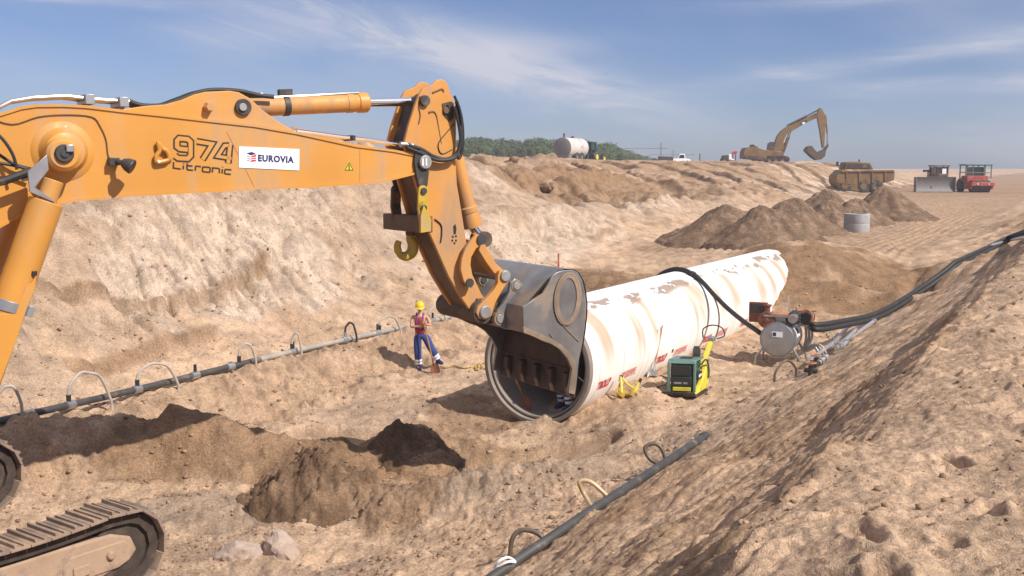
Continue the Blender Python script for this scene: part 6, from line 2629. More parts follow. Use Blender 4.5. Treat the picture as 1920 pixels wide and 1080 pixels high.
def build_inner_worker():
    s0, v0 = .75, .34
    p = sv(s0, v0)
    z = PIPE0.z - math.sqrt((PR - .16) ** 2 - v0 ** 2) + .005
    g = Vector((p.x, p.y, z))
    root = thing('person', g, 'worker in dark blue trousers with reflective bands bending inside the mouth of the white pipe', 'person')
    V = lambda x, y, z: (x, y, z)
    f = (-.80, -.60)

    def B(fw, sd, z):
        return (fw * f[0] + sd * .60, fw * f[1] - sd * .80, z)
    pel, ch, nk = B(-.10, 0, .86), B(.22, 0, 1.16), B(.36, 0, 1.26)
    hL, kL, aL = B(-.08, -.10, .82), B(.06, -.14, .46), B(-.04, -.17, .09)
    hR, kR, aR = B(-.08, .10, .82), B(.10, .16, .46), B(.06, .20, .09)
    shL, eL, wL = B(.30, -.19, 1.18), B(.42, -.24, .92), B(.60, -.12, .80)
    shR, eR, wR = B(.30, .19, 1.18), B(.44, .24, .94), B(.62, .10, .86)
    dv = Vector(B(1, 0, 0))
    sdv = Vector(B(0, 1, 0))
    body = [[(pel, .125), (B(.05, 0, 1.02), .12), (ch, .13), (nk, .055), (B(.44, 0, 1.30), .05)],
            [(ch, .13), (shL, .060), (eL, .045), (wL, .029)], [(ch, .13), (shR, .060), (eR, .045), (wR, .029)],
            [(pel, .125), (hL, .085), (kL, .058), (aL, .04), (B(.08, -.18, .04), .036)], [(pel, .125), (hR, .085), (kR, .058), (aR, .04), (B(.18, .21, .04), .036)]]
    body += hand_chains(wL, dv + sdv * .4, Vector((0, 0, -1)) + sdv * .4, sdv * .2 + Zv) + hand_chains(wR, dv - sdv * .3, Vector((0, 0, -1)), Zv - sdv * .3)
    skin_mesh(body, 'body', M['skin'], root, (0, 0, 0))
    skin_mesh([[(pel, .150), (B(.05, 0, 1.02), .150), (ch, .158)], [(ch, .158), (shL, .078), (eL, .062)], [(ch, .158), (shR, .078), (eR, .062)]], 'jacket', M['denim'], root, (0, 0, 0))
    tro = skin_mesh([[(B(-.06, 0, .92), .150), (pel, .158)], [(pel, .158), (hL, .112), (kL, .088), (B(-.03, -.17, .13), .078)], [(pel, .158), (hR, .112), (kR, .088), (B(.07, .20, .13), .078)]], 'trousers', M['denim'], root, (0, 0, 0))
    for a, b in ((kL, aL), (kR, aR)):
        a, b = Vector(a), Vector(b)
        d = (b - a).normalized()
        e = MB()
        for t in (.45, .72):
            e.lathe(g + a.lerp(b, t), d, [(.088, -.03), (.091, 0), (.088, .03)], 16)
        e.build('reflective_band', M['reflect'], tro)
    for (x, y, zz) in (aL, aR):
        e = MB()
        c = g + Vector((x, y, zz - .05))
        fv = dv.normalized()
        s = sdv.normalized()
        vs, fs = [], []
        prof = [(-.07, .035, .10), (-.05, .042, .13), (.02, .042, .12), (.10, .046, .07), (.17, .043, .055), (.20, .02, .04)]
        for t, w, h in prof:
            for a2, b2 in ((-w, -.045), (w, -.045), (w, h * .6 - .02), (w * .5, h - .02), (-w * .5, h - .02), (-w, h * .6 - .02)):
                vs.append(c + fv * t + s * a2 + Zv * b2)
        n = 6
        for i in range(len(prof) - 1):
            for k in range(n):
                k1 = (k + 1) % n
                fs.append((i * n + k, i * n + k1, (i + 1) * n + k1, (i + 1) * n + k))
        fs += [tuple(range(n - 1, -1, -1)), tuple(range((len(prof) - 1) * n, len(prof) * n))]
        e.add(vs, fs, True)
        e.build('shoe', M['navy'], root, .008)
    head_parts(root, g + Vector(B(.55, 0, 1.33)), B(.8, 0, -.5))
    # shovel propped inside the mouth
    foot = sv(.28, -.28)
    foot.z = PIPE0.z - math.sqrt((PR - .16) ** 2 - .28 ** 2) + .02
    top = sv(.10, -.75, 1.28)
    sh = thing('shovel', foot, 'shovel propped up inside the open mouth of the white pipe', 'shovel')
    d = (foot - top).normalized()
    e = MB()
    e.tube([top, foot - d * .30], .018, 10)
    e.build('handle', M['wood'], sh)
    shovel_blade(foot - d * .33, d, TV, sh, M['rust'])


build_worker()
build_inner_worker()
# ------------------------------------------------------------------ far machines
def board(mb, px, y0, depth, off=0.0):
    """outline in the plane y = y0 - off, swept back by depth"""
    return mb.prism([on_y(a, b, y0 - off) for a, b in px], Vector((0, depth, 0)))


def crawler(root, c, length, width, h, shoe, material, dx=Vector((1, 0, 0)), gauge=2.4, name='track'):
    dy = Vector((-dx.y, dx.x, 0))
    for k in (-1, 1):
        e = MB()
        pts = []
        r = h / 2
        for i in range(13):
            t = -math.pi / 2 + math.pi * i / 12
            pts.append(c + dx * (length / 2 - r + r * math.cos(t)) + Zv * (r + r * math.sin(t)))
        for i in range(13):
            t = math.pi / 2 + math.pi * i / 12
            pts.append(c + dx * (-length / 2 + r + r * math.cos(t)) + Zv * (r + r * math.sin(t)))
        e.prism([p + dy * (gauge / 2 * k - shoe / 2) for p in pts], dy * shoe)
        m = len(pts)
        o = e.build(name, material, root, .03)
        e = MB()
        for i in range(5):
            cc = c + dx * (-length / 2 + r * 1.6 + (length - 3.2 * r) * i / 4) + Zv * (r * .55) + dy * (gauge / 2 * k - (shoe / 2 + .02))
            e.cyl(cc, cc + dy * (shoe + .04), r * .42, 14)
        e.build('track_roller', M['dusty'], o)


def build_far_excavator():
    Y = 160.0
    c = on_y(1440, 304, Y)
    gzv = gz(c.x, Y)
    root = thing('excavator', (c.x, Y, gzv), 'distant ochre excavator with raised arm standing on the mound', 'excavator')
    crawler(root, Vector((c.x + .4, Y, gzv - .05)), 5.4, 3.2, 1.0, .7, M['cat_dark'], Vector((.94, -.34, 0)).normalized(), 2.6)
    C = M['cat']
    e = MB()
    board(e, [(1394, 297), (1395, 284), (1399, 277), (1412, 275), (1424, 278), (1434, 281), (1453, 283), (1468, 284), (1470, 296), (1466, 302), (1440, 302), (1420, 300)], Y, 2.9, 1.4)
    up = e.build('upper_body', C, root, .06)
    e = MB()
    board(e, [(1396, 291), (1420, 293), (1446, 299), (1464, 299), (1464, 301), (1440, 301), (1418, 299), (1396, 296)], Y, .05, 1.46)
    e.build('side_stripe', M['cat_dark'], up)
    e = MB()
    board(e, [(1409, 275), (1410, 271), (1414, 271), (1416, 274), (1421, 275), (1421, 278)], Y, 1.4, .6)
    e.build('exhaust_box', M['cat_dark'], up)
    e = MB()
    e.cyl(Vector((c.x - .2, Y, gzv + .85)), Vector((c.x - .2, Y, gzv + 1.3)), 1.0, 24)
    e.build('slew_ring', M['cat_dark'], root)
    e = MB()
    board(e, [(1438, 281), (1440, 269), (1445, 266), (1451, 266), (1452, 283)], Y, .35, .9)
    e.build('hand_rail_box', M['cat_dark'], up)
    e = MB()
    board(e, [(1453, 299), (1452, 284), (1455, 268), (1457, 266), (1469, 267), (1471, 281), (1469, 298)], Y, 1.1, -.25)
    cab = e.build('operator_cab', C, root, .05)
    e = MB()
    board(e, [(1455, 284), (1457, 268.5), (1467, 269), (1468, 284)], Y, .02, -.22)
    e.build('cab_window', M['glass'], cab)
    e = MB()
    e.box(on_y(1471, 270, Y), (.2, .1, .35))
    e.build('cab_mirror', M['black'], cab)
    e = MB()
    board(e, [(1450, 288), (1453, 268), (1457, 256), (1464, 246), (1473, 239), (1500, 227), (1532, 211), (1536, 216), (1534, 220), (1512, 230), (1490, 243), (1476, 251), (1470, 262), (1466, 286)], Y, .7, .35)
    boom = e.build('boom', C, root, .05)
    e = MB()
    board(e, [(1500, 231), (1512, 224), (1514, 228), (1502, 235)], Y, .02, .37)
    pl = e.build('boom_plate', M['letter'], boom)
    e = MB()
    board(e, [(1503.5, 230.5), (1508.5, 228), (1510, 231), (1505, 233.5)], Y, .02, .40)
    e.build('plate_mark', M['white'], pl)
    e = MB()
    board(e, [(1534, 208), (1537, 202), (1541, 203), (1547, 214), (1549, 228), (1547, 250), (1546, 276), (1542, 278), (1538, 250), (1533, 222)], Y, .55, .28)
    st = e.build('stick', C, root, .05)
    e = MB()
    e.cyl(on_y(1476, 236, Y), on_y(1512, 218, Y), .17, 12)
    e.cyl(on_y(1510, 219, Y), on_y(1538, 204, Y), .10, 12)
    e.build('stick_cylinder', M['cat_dark'], root)
    for k in (-.5, .5):
        e = MB()
        e.cyl(on_y(1468, 286, Y) + Vector((0, k, 0)), on_y(1478, 258, Y) + Vector((0, k, 0)), .14, 12)
        e.cyl(on_y(1478, 258, Y) + Vector((0, k, 0)), on_y(1481, 247, Y) + Vector((0, k, 0)), .08, 12)
        e.build('boom_cylinder', C, root)
    e = MB()
    e.cyl(on_y(1548, 216, Y), on_y(1551, 250, Y), .13, 12)
    e.cyl(on_y(1551, 250, Y), on_y(1551, 270, Y), .07, 12)
    e.build('bucket_cylinder', C, root)
    e = MB()
    board(e, [(1544, 279), (1553, 269), (1554, 273), (1548, 284), (1544, 290), (1540, 286)], Y, .3, .15)
    e.build('bucket_link', M['cat_dark'], root, .03)
    e = MB()
    prof = [(1511, 282), (1516, 275), (1522, 273), (1527, 279), (1531, 284), (1538, 285), (1545, 281), (1549, 284), (1547, 293), (1540, 299), (1532, 300), (1523, 294)]
    board(e, prof, Y, 1.7, .85)
    bk = e.build('bucket', M['brown_iron'], root, .04)
    for k in range(4):
        e = MB()
        p = on_y(1511, 282, Y - .7 + .46 * k)
        e.prism([p + Vector((0, 0, .1)), p + Vector((.12, 0, -.1)), p + Vector((-.25, 0, -.35))], Vector((0, .14, 0)))
        e.build('tooth', M['bucket_worn'], bk)


def wheel(c, axis, r, w, parent, rim=None, name='wheel'):
    axis = Vector(axis).normalized()
    e = MB()
    e.lathe(c - axis * w / 2, axis, [(r * .45, 0), (r * .86, 0), (r * .97, w * .1), (r, w * .25), (r, w * .75), (r * .97, w * .9), (r * .86, w), (r * .45, w)], 28)
    for k in range(18):
        t = 2 * math.pi * k / 18
        d = frame_of(axis)[0] * math.cos(t) + frame_of(axis)[1] * math.sin(t)
        e.box(c + d * r, (r * .07, w * .9, r * .14), (d, axis, d.cross(axis)))
    o = e.build(name, M['tyre'], parent, angle=40)
    e = MB()
    e.lathe(c - axis * w * .42, axis, [(0, w * .15), (r * .2, w * .1), (r * .42, .0), (r * .5, 0), (r * .5, w * .84), (r * .42, w * .84), (0, w * .7)], 22)
    e.build('rim', rim or M['cat'], o)
    return o


def build_dump_truck():
    Y = 122.0
    c = on_y(1622, 358, Y)
    g = gz(c.x, Y)
    root = thing('dump_truck', (c.x, Y, g), 'muddy ochre articulated dump truck parked behind the gravel heaps', 'dump truck')
    C = M['cat']
    # skip, long axis to the right and a little away
    e = MB()
    board(e, [(1568, 330), (1580, 318), (1602, 320), (1640, 319), (1676, 320), (1679, 324), (1677, 338), (1660, 342), (1645, 346), (1634, 356), (1610, 360), (1586, 357), (1572, 350), (1567, 340)], Y, 2.9, 1.45)
    sk = e.build('skip', C, root, .12)
    for px in (1588, 1612, 1636, 1660):
        e = MB()
        board(e, [(px - 1.2, 323), (px + 1.2, 323), (px + 1.2, 340), (px - 1.2, 343)], Y, .12, 1.56)
        e.build('skip_rib', C, sk)
    e = MB()
    board(e, [(1578, 320), (1676, 318.6), (1678, 322), (1578, 323)], Y, .16, 1.58)
    e.build('skip_rail', C, sk, .03)
    e = MB()
    board(e, [(1583, 318), (1587, 304), (1606, 303), (1632, 305), (1638, 318)], Y, 2.2, .4)
    cab = e.build('operator_cab', C, root, .08)
    e = MB()
    board(e, [(1588, 315), (1590, 306.5), (1630, 307.5), (1633, 316)], Y, .04, .45)
    e.build('cab_window', M['cat_dark'], cab)
    e = MB()
    board(e, [(1569, 310), (1569, 303), (1572.5, 303), (1572.5, 312)], Y, .25, .3)
    board(e, [(1572, 311), (1572, 309.6), (1588, 309.6), (1588, 311)], Y, .08, .2)
    e.build('mirror', M['black'], cab)
    e = MB()
    e.cyl(on_y(1611, 304, Y), on_y(1611, 299, Y), .09, 10)
    e.build('exhaust', M['cat_dark'], cab)
    e = MB()
    board(e, [(1570, 350), (1572, 332), (1584, 330), (1640, 340), (1640, 352), (1600, 358)], Y, 2.3, .9)
    e.build('chassis', M['cat_dark'], root, .05)
    for px in (1583, 1618, 1640):
        for dy in (-1.15, 1.15):
            p = on_y(px, 350, Y + dy)
            wheel(Vector((p.x, Y + dy, g + .82)), (0, 1, 0), .85, .62, root, C)
    e = MB()
    board(e, [(1571, 344), (1573, 336), (1594, 336), (1598, 346)], Y, .9, 1.5)
    e.build('mudguard', C, root, .05)


def build_bulldozer():
    Y = 125.0
    c = on_y(1755, 361, Y)
    g = gz(c.x, Y)
    root = thing('bulldozer', (c.x, Y, g), 'distant bulldozer with a wide grey blade facing the camera', 'bulldozer')
    kx = Y / FPX
    e = MB()
    n = 8
    prof = []
    for i in range(n + 1):
        t = i / n
        prof.append((.28 * (2 * t - 1) ** 2, 1.75 * t))
    W = 72 * kx / 2
    cx = c.x - 1.05
    vs = []
    for s in (-1, 1):
        for q, z in prof:
            vs.append(Vector((cx + W * s, Y - 2.3 - q + .2, g + .05 + z)))
    m = n + 1
    for s in (-1, 1):
        for q, z in prof:
            vs.append(Vector((cx + W * s, Y - 2.15 - q + .2, g + .05 + z)))
    fs = [(i, i + 1, m + i + 1, m + i) for i in range(n)] + [(2 * m + i, 3 * m + i, 3 * m + i + 1, 2 * m + i + 1) for i in range(n)]
    fs += [(0, m, 3 * m, 2 * m), (n, 2 * m + n, 3 * m + n, m + n)]
    e.add(vs, fs, False)
    for s in (-1, 1):
        e.box(Vector((cx + W * s, Y - 2.15, g + .9)), (.10, .7, 1.75))
    e.build('blade', M['tank_grey'], root, .02)
    crawler(root, Vector((c.x, Y, g)), 3.6, 2.6, 1.15, .6, M['cat_dark'], Vector((0, -1, 0)), 2.1)
    e = MB()
    e.box(Vector((c.x, Y - .9, g + 1.55)), (1.2, 2.2, 1.2), None, .9)
    e.build('engine_hood', M['cat'], root, .06)
    e = MB()
    for s in (-.25, .05, .3):
        e.box(Vector((c.x + s, Y - 2.0, g + 1.6)), (.06, .05, .9))
    e.build('radiator_grille', M['cat_dark'], root)
    e = MB()
    cab = Vector((c.x + .45, Y + .55, g + 2.3))
    for sx, sy in ((-.8, -.7), (.8, -.7), (.8, .7), (-.8, .7)):
        e.box(cab + Vector((sx, sy, .0)), (.14, .14, 1.5))
    e.box(cab + Vector((0, 0, .80)), (1.95, 1.8, .14))
    e.box(cab + Vector((0, 0, -.7)), (1.8, 1.6, .5))
    cb = e.build('operator_cab', M['cat'], root, .03)
    e = MB()
    e.box(cab, (1.5, 1.3, 1.3))
    e.build('cab_window', M['glass'], cb)
    e = MB()
    e.box(cab + Vector((.35, -.72, .15)), (.5, .03, .6))
    e.build('sun_blind', M['white'], cb)
    e = MB()
    e.box(Vector((c.x - 1.0, Y + .4, g + 2.5)), (.9, .5, .28))
    e.box(Vector((c.x - .9, Y + .4, g + 2.1)), (.10, .3, .7))
    e.build('air_cleaner', M['cat_dark'], root, .04)
    for s in (-1, 1):
        e = MB()
        e.box(Vector((c.x + 1.45 * s, Y - .9, g + .55)), (.16, 2.6, .3))
        e.build('push_arm', M['cat'], root, .02)
    e = MB()
    e.cyl(Vector((c.x - .35, Y - .8, g + 2.0)), Vector((c.x - .35, Y - .8, g + 3.0)), .08, 12)
    e.build('exhaust', M['cat_dark'], root)


def build_roller():
    Y = 124.0
    c = on_y(1827, 362, Y)
    g = gz(c.x, Y)
    root = thing('road_roller', (c.x, Y, g), 'distant red compactor machine with a grey framed cab, next to the bulldozer', 'roller')
    e = MB()
    e.lathe(Vector((c.x - 1.15, Y - 1.5, g + .68)), Vector((1, 0, 0)), [(0, 0), (.70, 0), (.70, 2.1), (0, 2.1)], 32)
    e.build('drum', M['dark_metal'], root)
    e = MB()
    e.box(Vector((c.x - 1.32, Y - 1.2, g + .75)), (.28, 1.9, .75))
    e.box(Vector((c.x + 1.12, Y - 1.2, g + .75)), (.28, 1.9, .75))
    e.box(Vector((c.x - .1, Y - 2.3, g + .95)), (2.7, .25, .45))
    e.box(Vector((c.x - .1, Y - 0.4, g + 1.0)), (2.6, .6, .5))
    e.build('drum_frame', M['red'], root, .05)
    e = MB()
    e.box(Vector((c.x - .1, Y - .1, g + 1.55)), (2.5, 1.6, .75))
    e.build('body_panel', M['red'], root, .06)
    e = MB()
    e.box(Vector((c.x + .1, Y + 1.5, g + 1.15)), (2.0, 2.4, .9))
    e.build('engine_hood', M['red'], root, .08)
    for s in (-1, 1):
        wheel(Vector((c.x + .1 + 1.2 * s, Y + 1.4, g + .72)), (1, 0, 0), .75, .5, root, M['red'])
    e = MB()
    cb = Vector((c.x + .1, Y + .2, g + 2.4))
    w = 1.5
    for sx in (-1, 1):
        for sy in (-.8, .8):
            e.box(cb + Vector((sx * w, sy, 0)), (.12, .12, 1.5))
            e.box(cb + Vector((sx * w * .45, sy, 0)), (.10, .10, 1.5))
    for z in (-.72, -.1, .75):
        e.box(cb + Vector((0, -.8, z)), (2 * w, .09, .09))
        e.box(cb + Vector((0, .8, z)), (2 * w, .09, .09))
    e.box(cb + Vector((0, 0, .82)), (2 * w + .2, 2.0, .12))
    e.build('cab_frame', M['green_pale'], root, .02)
    e = MB()
    e.box(cb + Vector((0, .1, -.1)), (1.5, 1.2, 1.3))
    e.build('cab_window', M['glass'], root)
    e = MB()
    e.ball(Vector((c.x + .55, Y - 2.45, g + .95)), .10, 10)
    e.ball(Vector((c.x - .75, Y - 2.45, g + .95)), .10, 10)
    e.build('headlight', M['reflect'], root)


def build_tanker():
    Y = 150.0
    c = on_y(1068, 303, Y)
    g = gz(c.x, Y)
    k = Y / FPX
    dirv = Vector((.55, .83, 0)).normalized()       # towards its tractor
    sd = Vector((dirv.y, -dirv.x, 0))
    root = thing('tank_trailer', (c.x, Y, g), 'white tank trailer with a dark rear end on the far bank', 'tank trailer')
    a = Vector((on_y(1054, 285, Y).x, Y, g + 1.95))
    e = MB()
    R0, L = 1.42, 5.6
    e.lathe(a, dirv, [(R0 - .02, .02), (R0, .1), (R0, L - .4), (R0 * .85, L), (0, L + .2)], 40)
    tk = e.build('tank', M['tank_white'], root)
    e = MB()
    e.lathe(a, dirv, [(0, -.18), (R0 * .6, -.12), (R0 * .95, -.02), (R0, .03), (R0 + .02, .1), (R0 + .02, .16), (R0, .16)], 40)
    e.build('rear_end', M['tank_grey'], tk)  # rear coloured dark grey to carry its shade
    e = MB()
    e.box(a - Zv * 1.45 + dirv * .2, (2.5, .9, .7), (sd, dirv, Zv))
    e.box(a - Zv * 1.5 + dirv * 2.8, (1.0, 5.4, .3), (sd, dirv, Zv))
    e.build('rear_frame', M['tank_grey'], root, .04)
    for h in (2.2, 3.6):
        for s in (-1, 1):
            p = a + dirv * h + sd * (1.05 * s)
            p.z = g + .62
            wheel(p, sd, .64, .5, root, M['tank_grey'])
    e = MB()
    p = a + dirv * .5 + Zv * R0
    e.cyl(p, p + Zv * .45, .12, 10)
    e.ball(p + Zv * .5 + dirv * .05, .16, 8)
    p = a + dirv * 2.9 + Zv * R0
    e.cyl(p, p + Zv * .25, .22, 12)
    e.build('tank_lid', M['dark_metal'], tk)
    e = MB()
    e.box(a + sd * (R0 + .01) + dirv * 3.2 + Zv * .1, (.04, .12, .4), (sd, dirv, Zv))
    e.build('side_mark', M['dark_metal'], tk)
    # tractor in front
    b = a + dirv * (L + 2.3)
    b.z = gz(b.x, b.y)
    root = thing('tractor', b, 'green tractor with yellow wheel rims hitched to the white tank trailer', 'tractor')
    e = MB()
    cab = b + Zv * 2.25
    for x in (-.75, .75):
        for y in (-.7, .7):
            e.box(cab + sd * x + dirv * y, (.12, .12, 1.5), (sd, dirv, Zv))
    e.box(cab + Zv * .8, (1.75, 1.7, .16), (sd, dirv, Zv))
    e.box(cab - Zv * .75, (1.7, 1.6, .4), (sd, dirv, Zv))
    cb = e.build('operator_cab', M['green'], root, .03)
    e = MB()
    e.box(cab, (1.4, 1.3, 1.4), (sd, dirv, Zv))
    e.build('cab_window', M['glass'], cb)
    e = MB()
    e.box(b + dirv * 1.9 + Zv * 1.45, (.95, 2.2, .9), (sd, dirv, Zv))
    e.build('engine_hood', M['green'], root, .08)
    for s in (-1, 1):
        wheel(b + sd * (1.1 * s) + Zv * .92, sd, .95, .6, root, M['lemon'])
        wheel(b + sd * (1.0 * s) + dirv * 2.6 + Zv * .68, sd, .70, .45, root, M['lemon'])
        e = MB()
        e.box(b + sd * (1.1 * s) + Zv * 1.9, (.6, 1.5, .08), (sd, dirv, Zv))
        e.build('mudguard', M['green'], root, .03)


def build_vehicles():
    Y = 190.0
    c = on_y(1262, 306, Y)
    g = gz(c.x, Y)
    dz = on_y(1262, 307, Y).z - g
    g = max(g, on_y(1262, 308, Y).z - .1)
    root = thing('pickup_truck', (c.x, Y, g), 'white pickup truck with a dark load bed on the skyline', 'pickup truck')
    k = Y / FPX

    def bd(px, depth, off):
        return [Vector(((a - 960) * k, Y - off, g + h)) for a, h in px]
    e = MB()
    e.prism(bd([(1257, .45), (1259, 1.05), (1267, 1.15), (1271, 1.95), (1280, 1.95), (1281, 1.1), (1290, 1.0), (1291, .5)], 1, .9), Vector((0, 1.8, 0)))
    body = e.build('body', M['white'], root, .06)
    e = MB()
    e.prism(bd([(1268.5, 1.2), (1271.5, 1.8), (1279, 1.8), (1279.5, 1.2)], 1, .93), Vector((0, .03, 0)))
    e.build('side_window', M['glass'], body)
    e = MB()
    e.prism(bd([(1233, .8), (1233, 1.55), (1258, 1.45), (1258, .8)], 1, .95), Vector((0, 1.9, 0)))
    e.build('load_bed', M['cat_dark'], root, .04)
    for px in (1239, 1262, 1285):
        for dy in (-.8, .8):
            wheel(Vector(((px - 960) * k, Y + dy, g + .38)), (0, 1, 0), .38, .25, root, M['galv'])
    Y = 175.0
    k = Y / FPX
    g = max(gz((1360 - 960) * k, Y), on_y(1360, 304, Y).z)
    root = thing('lorry', ((1360 - 960) * k, Y, g), 'white lorry cab showing above a sand hump on the skyline', 'lorry')
    e = MB()
    e.prism([Vector(((a - 960) * k, Y - 1.1, g + h)) for a, h in ((1361, .4), (1361, 1.25), (1365, 1.3), (1366, .6), (1371, .5), (1371, .3))], Vector((0, 2.2, 0)))
    b = e.build('cab', M['white'], root, .05)
    e = MB()
    e.prism([Vector(((a - 960) * k, Y - 1.1, g + h)) for a, h in ((1351, .4), (1352, 1.1), (1360.6, 1.2), (1360.6, .4))], Vector((0, 2.2, 0)))
    e.build('load_box', M['cat_dark'], root, .05)
    for px in (1354, 1367):
        for dy in (-.9, .9):
            wheel(Vector(((px - 960) * k, Y + dy, g + .3)), (0, 1, 0), .42, .3, root, M['galv'])
    # poles on the skyline
    for px, top, lab in ((1312, 288, 'thin pole on the skyline between the white pickup and the white lorry'), (1379, 286, 'taller sign pole on the skyline left of the distant excavator'), (1374, 287, 'shorter sign pole on the skyline right of the white lorry')):
        Y = 185.0
        b = on_y(px, 303, Y)
        z = gz(b.x, Y)
        t = on_y(px, top, Y)
        r = thing('pole', (b.x, Y, z), lab, 'pole')
        e = MB()
        e.cyl(Vector((b.x, Y, z - .2)), Vector((b.x, Y, t.z)), .09, 8)
        e.build('shaft', M['dark_metal'], r)
        if px > 1330:
            e = MB()
            e.prism([Vector((b.x + .30 * math.cos(t2), Y - .06, t.z + .30 * math.sin(t2))) for t2 in [2 * math.pi * i / 14 for i in range(14)]], Vector((0, .04, 0)))
            e.build('sign_disc', M['red_faded'], r)
    for px, d, z1, w, arm, lab in ((1239, 520.0, 282, 2, (1170, 1252, 279), 'faint tower crane on the skyline right of the wood'), (1262, 620.0, 287, 2, (1219, 1302, 290.5), 'fainter, lower tower crane beyond the white pickup')):
        b = on_y(px, 300, d)
        z = gz(b.x, d)
        r = thing('tower_crane', (b.x, d, z), lab, 'tower crane')
        t = on_y(px, arm[2], d)
        e = MB()
        e.box(Vector((b.x, d, (z + t.z + 3) / 2)), (.6, .6, t.z + 3 - z))
        e.build('mast', M['tank_grey'], r)
        e = MB()
        l, q = on_y(arm[0], arm[2], d), on_y(arm[1], arm[2], d)
        e.prism([l, q, q + Zv * .4, l + Zv * .3], Vector((0, .8, 0)))
        e.build('jib', M['tank_grey'], r)


build_far_excavator()
build_dump_truck()
build_bulldozer()
build_roller()
build_tanker()
build_vehicles()


# ------------------------------------------------------------------ the wood on the hill
def leaf_material(name, base):
    m = bpy.data.materials.new(name)
    m.use_nodes = True
    nd, lk = m.node_tree.nodes, m.node_tree.links
    b = nd['Principled BSDF']
    b.inputs['Roughness'].default_value = .7
    b.inputs['Specular IOR Level'].default_value = .2
    tc = N(nd, 'ShaderNodeTexCoord')
    n = N(nd, 'ShaderNodeTexNoise')
    n.inputs['Scale'].default_value = 1.1
    n.inputs['Detail'].default_value = 4
    lk.new(tc.outputs['Object'], n.inputs['Vector'])
    oi = N(nd, 'ShaderNodeObjectInfo')
    mr = N(nd, 'ShaderNodeMapRange')
    mr.inputs['To Min'].default_value = .5
    mr.inputs['To Max'].default_value = 1.6
    mr.inputs['From Min'].default_value = .3
    mr.inputs['From Max'].default_value = .7
    lk.new(n.outputs['Fac'], mr.inputs['Value'])
    mx = N(nd, 'ShaderNodeMix', data_type='RGBA', blend_type='MULTIPLY')
    mx.inputs['Factor'].default_value = 1
    mx.inputs['A'].default_value = (*base, 1)
    lk.new(mr.outputs[0], mx.inputs['B'])
    hs = N(nd, 'ShaderNodeHueSaturation')
    m2 = N(nd, 'ShaderNodeMapRange')
    m2.inputs['To Min'].default_value = .46
    m2.inputs['To Max'].default_value = .525
    lk.new(oi.outputs['Random'], m2.inputs['Value'])
    lk.new(m2.outputs[0], hs.inputs['Hue'])
    m3 = N(nd, 'ShaderNodeMapRange')
    m3.inputs['To Min'].default_value = .7
    m3.inputs['To Max'].default_value = 1.3
    lk.new(oi.outputs['Random'], m3.inputs['Value'])
    lk.new(m3.outputs[0], hs.inputs['Value'])
    lk.new(mx.outputs['Result'], hs.inputs['Color'])
    lk.new(hs.outputs[0], b.inputs['Base Color'])
    MATS[name] = m
    return m


def make_tree(seed, h, w, leaf, bark):
    rr = random.Random(seed)
    root = thing('tree', (0, 0, 0), 'dense green tree in the wood on the hill beyond the far bank', 'tree', 'trees of the wood on the hill')
    e = MB()
    e.tube([Vector((0, 0, -.6)), Vector((.05, 0, h * .3)), Vector((.1, .05, h * .75))], .22, 8, r_end=.06)
    for k in range(5):
        a = k * 1.3
        z0 = h * (.3 + .09 * k)
        e.tube([Vector((.05, 0, z0)), Vector((math.cos(a) * w * .3, math.sin(a) * w * .3, z0 + h * .16))], .08, 6, r_end=.02)
    e.build('trunk', bark, root)
    blobs = []
    for k in range(13):
        t = rr.uniform(.25, .92)
        rad = w * .5 * (1 - .55 * abs(t - .5) * 1.4) * rr.uniform(.35, .85)
        a = rr.uniform(0, 2 * math.pi)
        blobs.append((Vector((math.cos(a) * rad, math.sin(a) * rad, h * t)), rr.uniform(.28, .5) * w * .55))
    blobs.append((Vector((0, 0, h * .93)), w * .16))
    vs, fs = [], []
    for c, r in blobs:
        for _ in range(int(95 + 60 * r)):
            d = Vector((rr.gauss(0, 1), rr.gauss(0, 1), rr.gauss(0, 1))).normalized()
            p = c + Vector((d.x, d.y, d.z * .85)) * r * rr.uniform(.55, 1.12)
            n = (d + Vector((rr.uniform(-.7, .7), rr.uniform(-.7, .7), rr.uniform(-.3, .9)))).normalized()
            x, y, _n = frame_of(n)
            s = rr.uniform(.14, .30)
            b = len(vs)
            vs += [p + x * s, p + y * s * .6, p - x * s, p - y * s * .6]
            fs.append((b, b + 1, b + 2, b + 3))
    e = MB()
    e.add(vs, fs)
    e.build('crown', leaf, root)
    return root


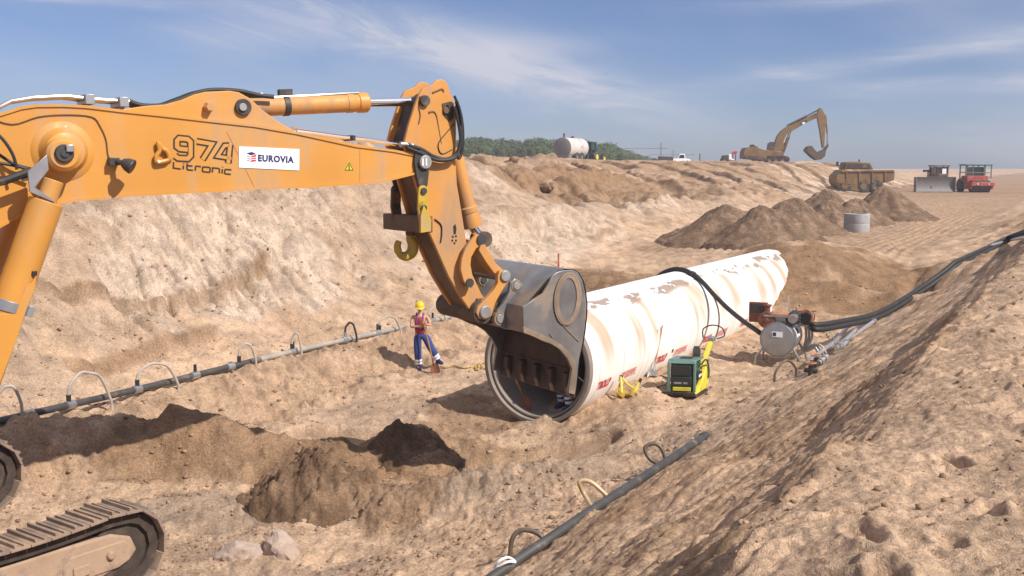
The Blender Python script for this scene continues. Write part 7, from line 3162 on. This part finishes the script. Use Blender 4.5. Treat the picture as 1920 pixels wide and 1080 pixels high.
def build_wood():
    leaf = leaf_material('leaves', (0.095, 0.125, 0.045))
    bark = mat('bark', (.10, .08, .06), .9)
    rr = random.Random(3)
    protos = [make_tree(1, 8.0, 6.0, leaf, bark), make_tree(2, 7.2, 6.8, leaf, bark), make_tree(3, 8.6, 5.4, leaf, bark), make_tree(4, 6.5, 6.2, leaf, bark)]
    used = [False] * 4
    spots = []
    topline = [(560, 252), (640, 254), (720, 257), (860, 262), (905, 258), (960, 262), (1000, 259), (1040, 263), (1100, 262), (1140, 268), (1165, 277), (1200, 288), (1228, 296)]
    px = 812.0
    while px < 1226:
        for row in range(3):
            p = px + rr.uniform(-5, 5)
            y = np.interp(p, [a for a, _ in topline], [b for _, b in topline]) + (2 - row) * 7.0 * np.interp(p, [600, 1130, 1226], [1, 1, .2]) + rr.uniform(-1.5, 3.5)
            d = 245 + row * 26 + rr.uniform(-8, 8) + max(0, p - 1130) * .9
            spots.append((p, y, d))
        px += 12.5 if px < 1150 else 9.0
    spots.sort(key=lambda q: -q[2])
    for i, (p, y, d) in enumerate(spots):
        t = on_y(p, y, d)
        z = gz(t.x, d)
        hh = t.z - z
        if hh < 1.2:
            hh = 1.2
        k = rr.randrange(4)
        base_h = (8.0, 7.2, 8.6, 6.5)[k]
        o = protos[k] if not used[k] else copy_thing(protos[k])
        used[k] = True
        s = hh / (base_h * 1.0)
        o.location = (t.x, d, z - .2)
        o.scale = (max(s, .45) * rr.uniform(.85, 1.1),) * 2 + (s,)
        o.rotation_euler = (0, 0, rr.uniform(0, 6.28))
    for k in range(4):
        if not used[k]:
            for c in [q for q in COL.objects if q.parent == protos[k]]:
                bpy.data.objects.remove(c)
            bpy.data.objects.remove(protos[k])


build_wood()
# ------------------------------------------------------------------ dusty summer air
def build_haze():
    e = MB()
    e.box((0, 330, 7), (900, 800, 38))
    m = bpy.data.materials.new('haze')
    m.use_nodes = True
    nd, lk = m.node_tree.nodes, m.node_tree.links
    nd.clear()
    out = N(nd, 'ShaderNodeOutputMaterial')
    v = N(nd, 'ShaderNodeVolumePrincipled')
    v.inputs['Density'].default_value = .0008
    v.inputs['Color'].default_value = (.86, .88, .95, 1)
    v.inputs['Anisotropy'].default_value = .2
    lk.new(v.outputs[0], out.inputs['Volume'])
    o = e.build('haze', m)
    tag(o, kind='stuff')


build_haze()
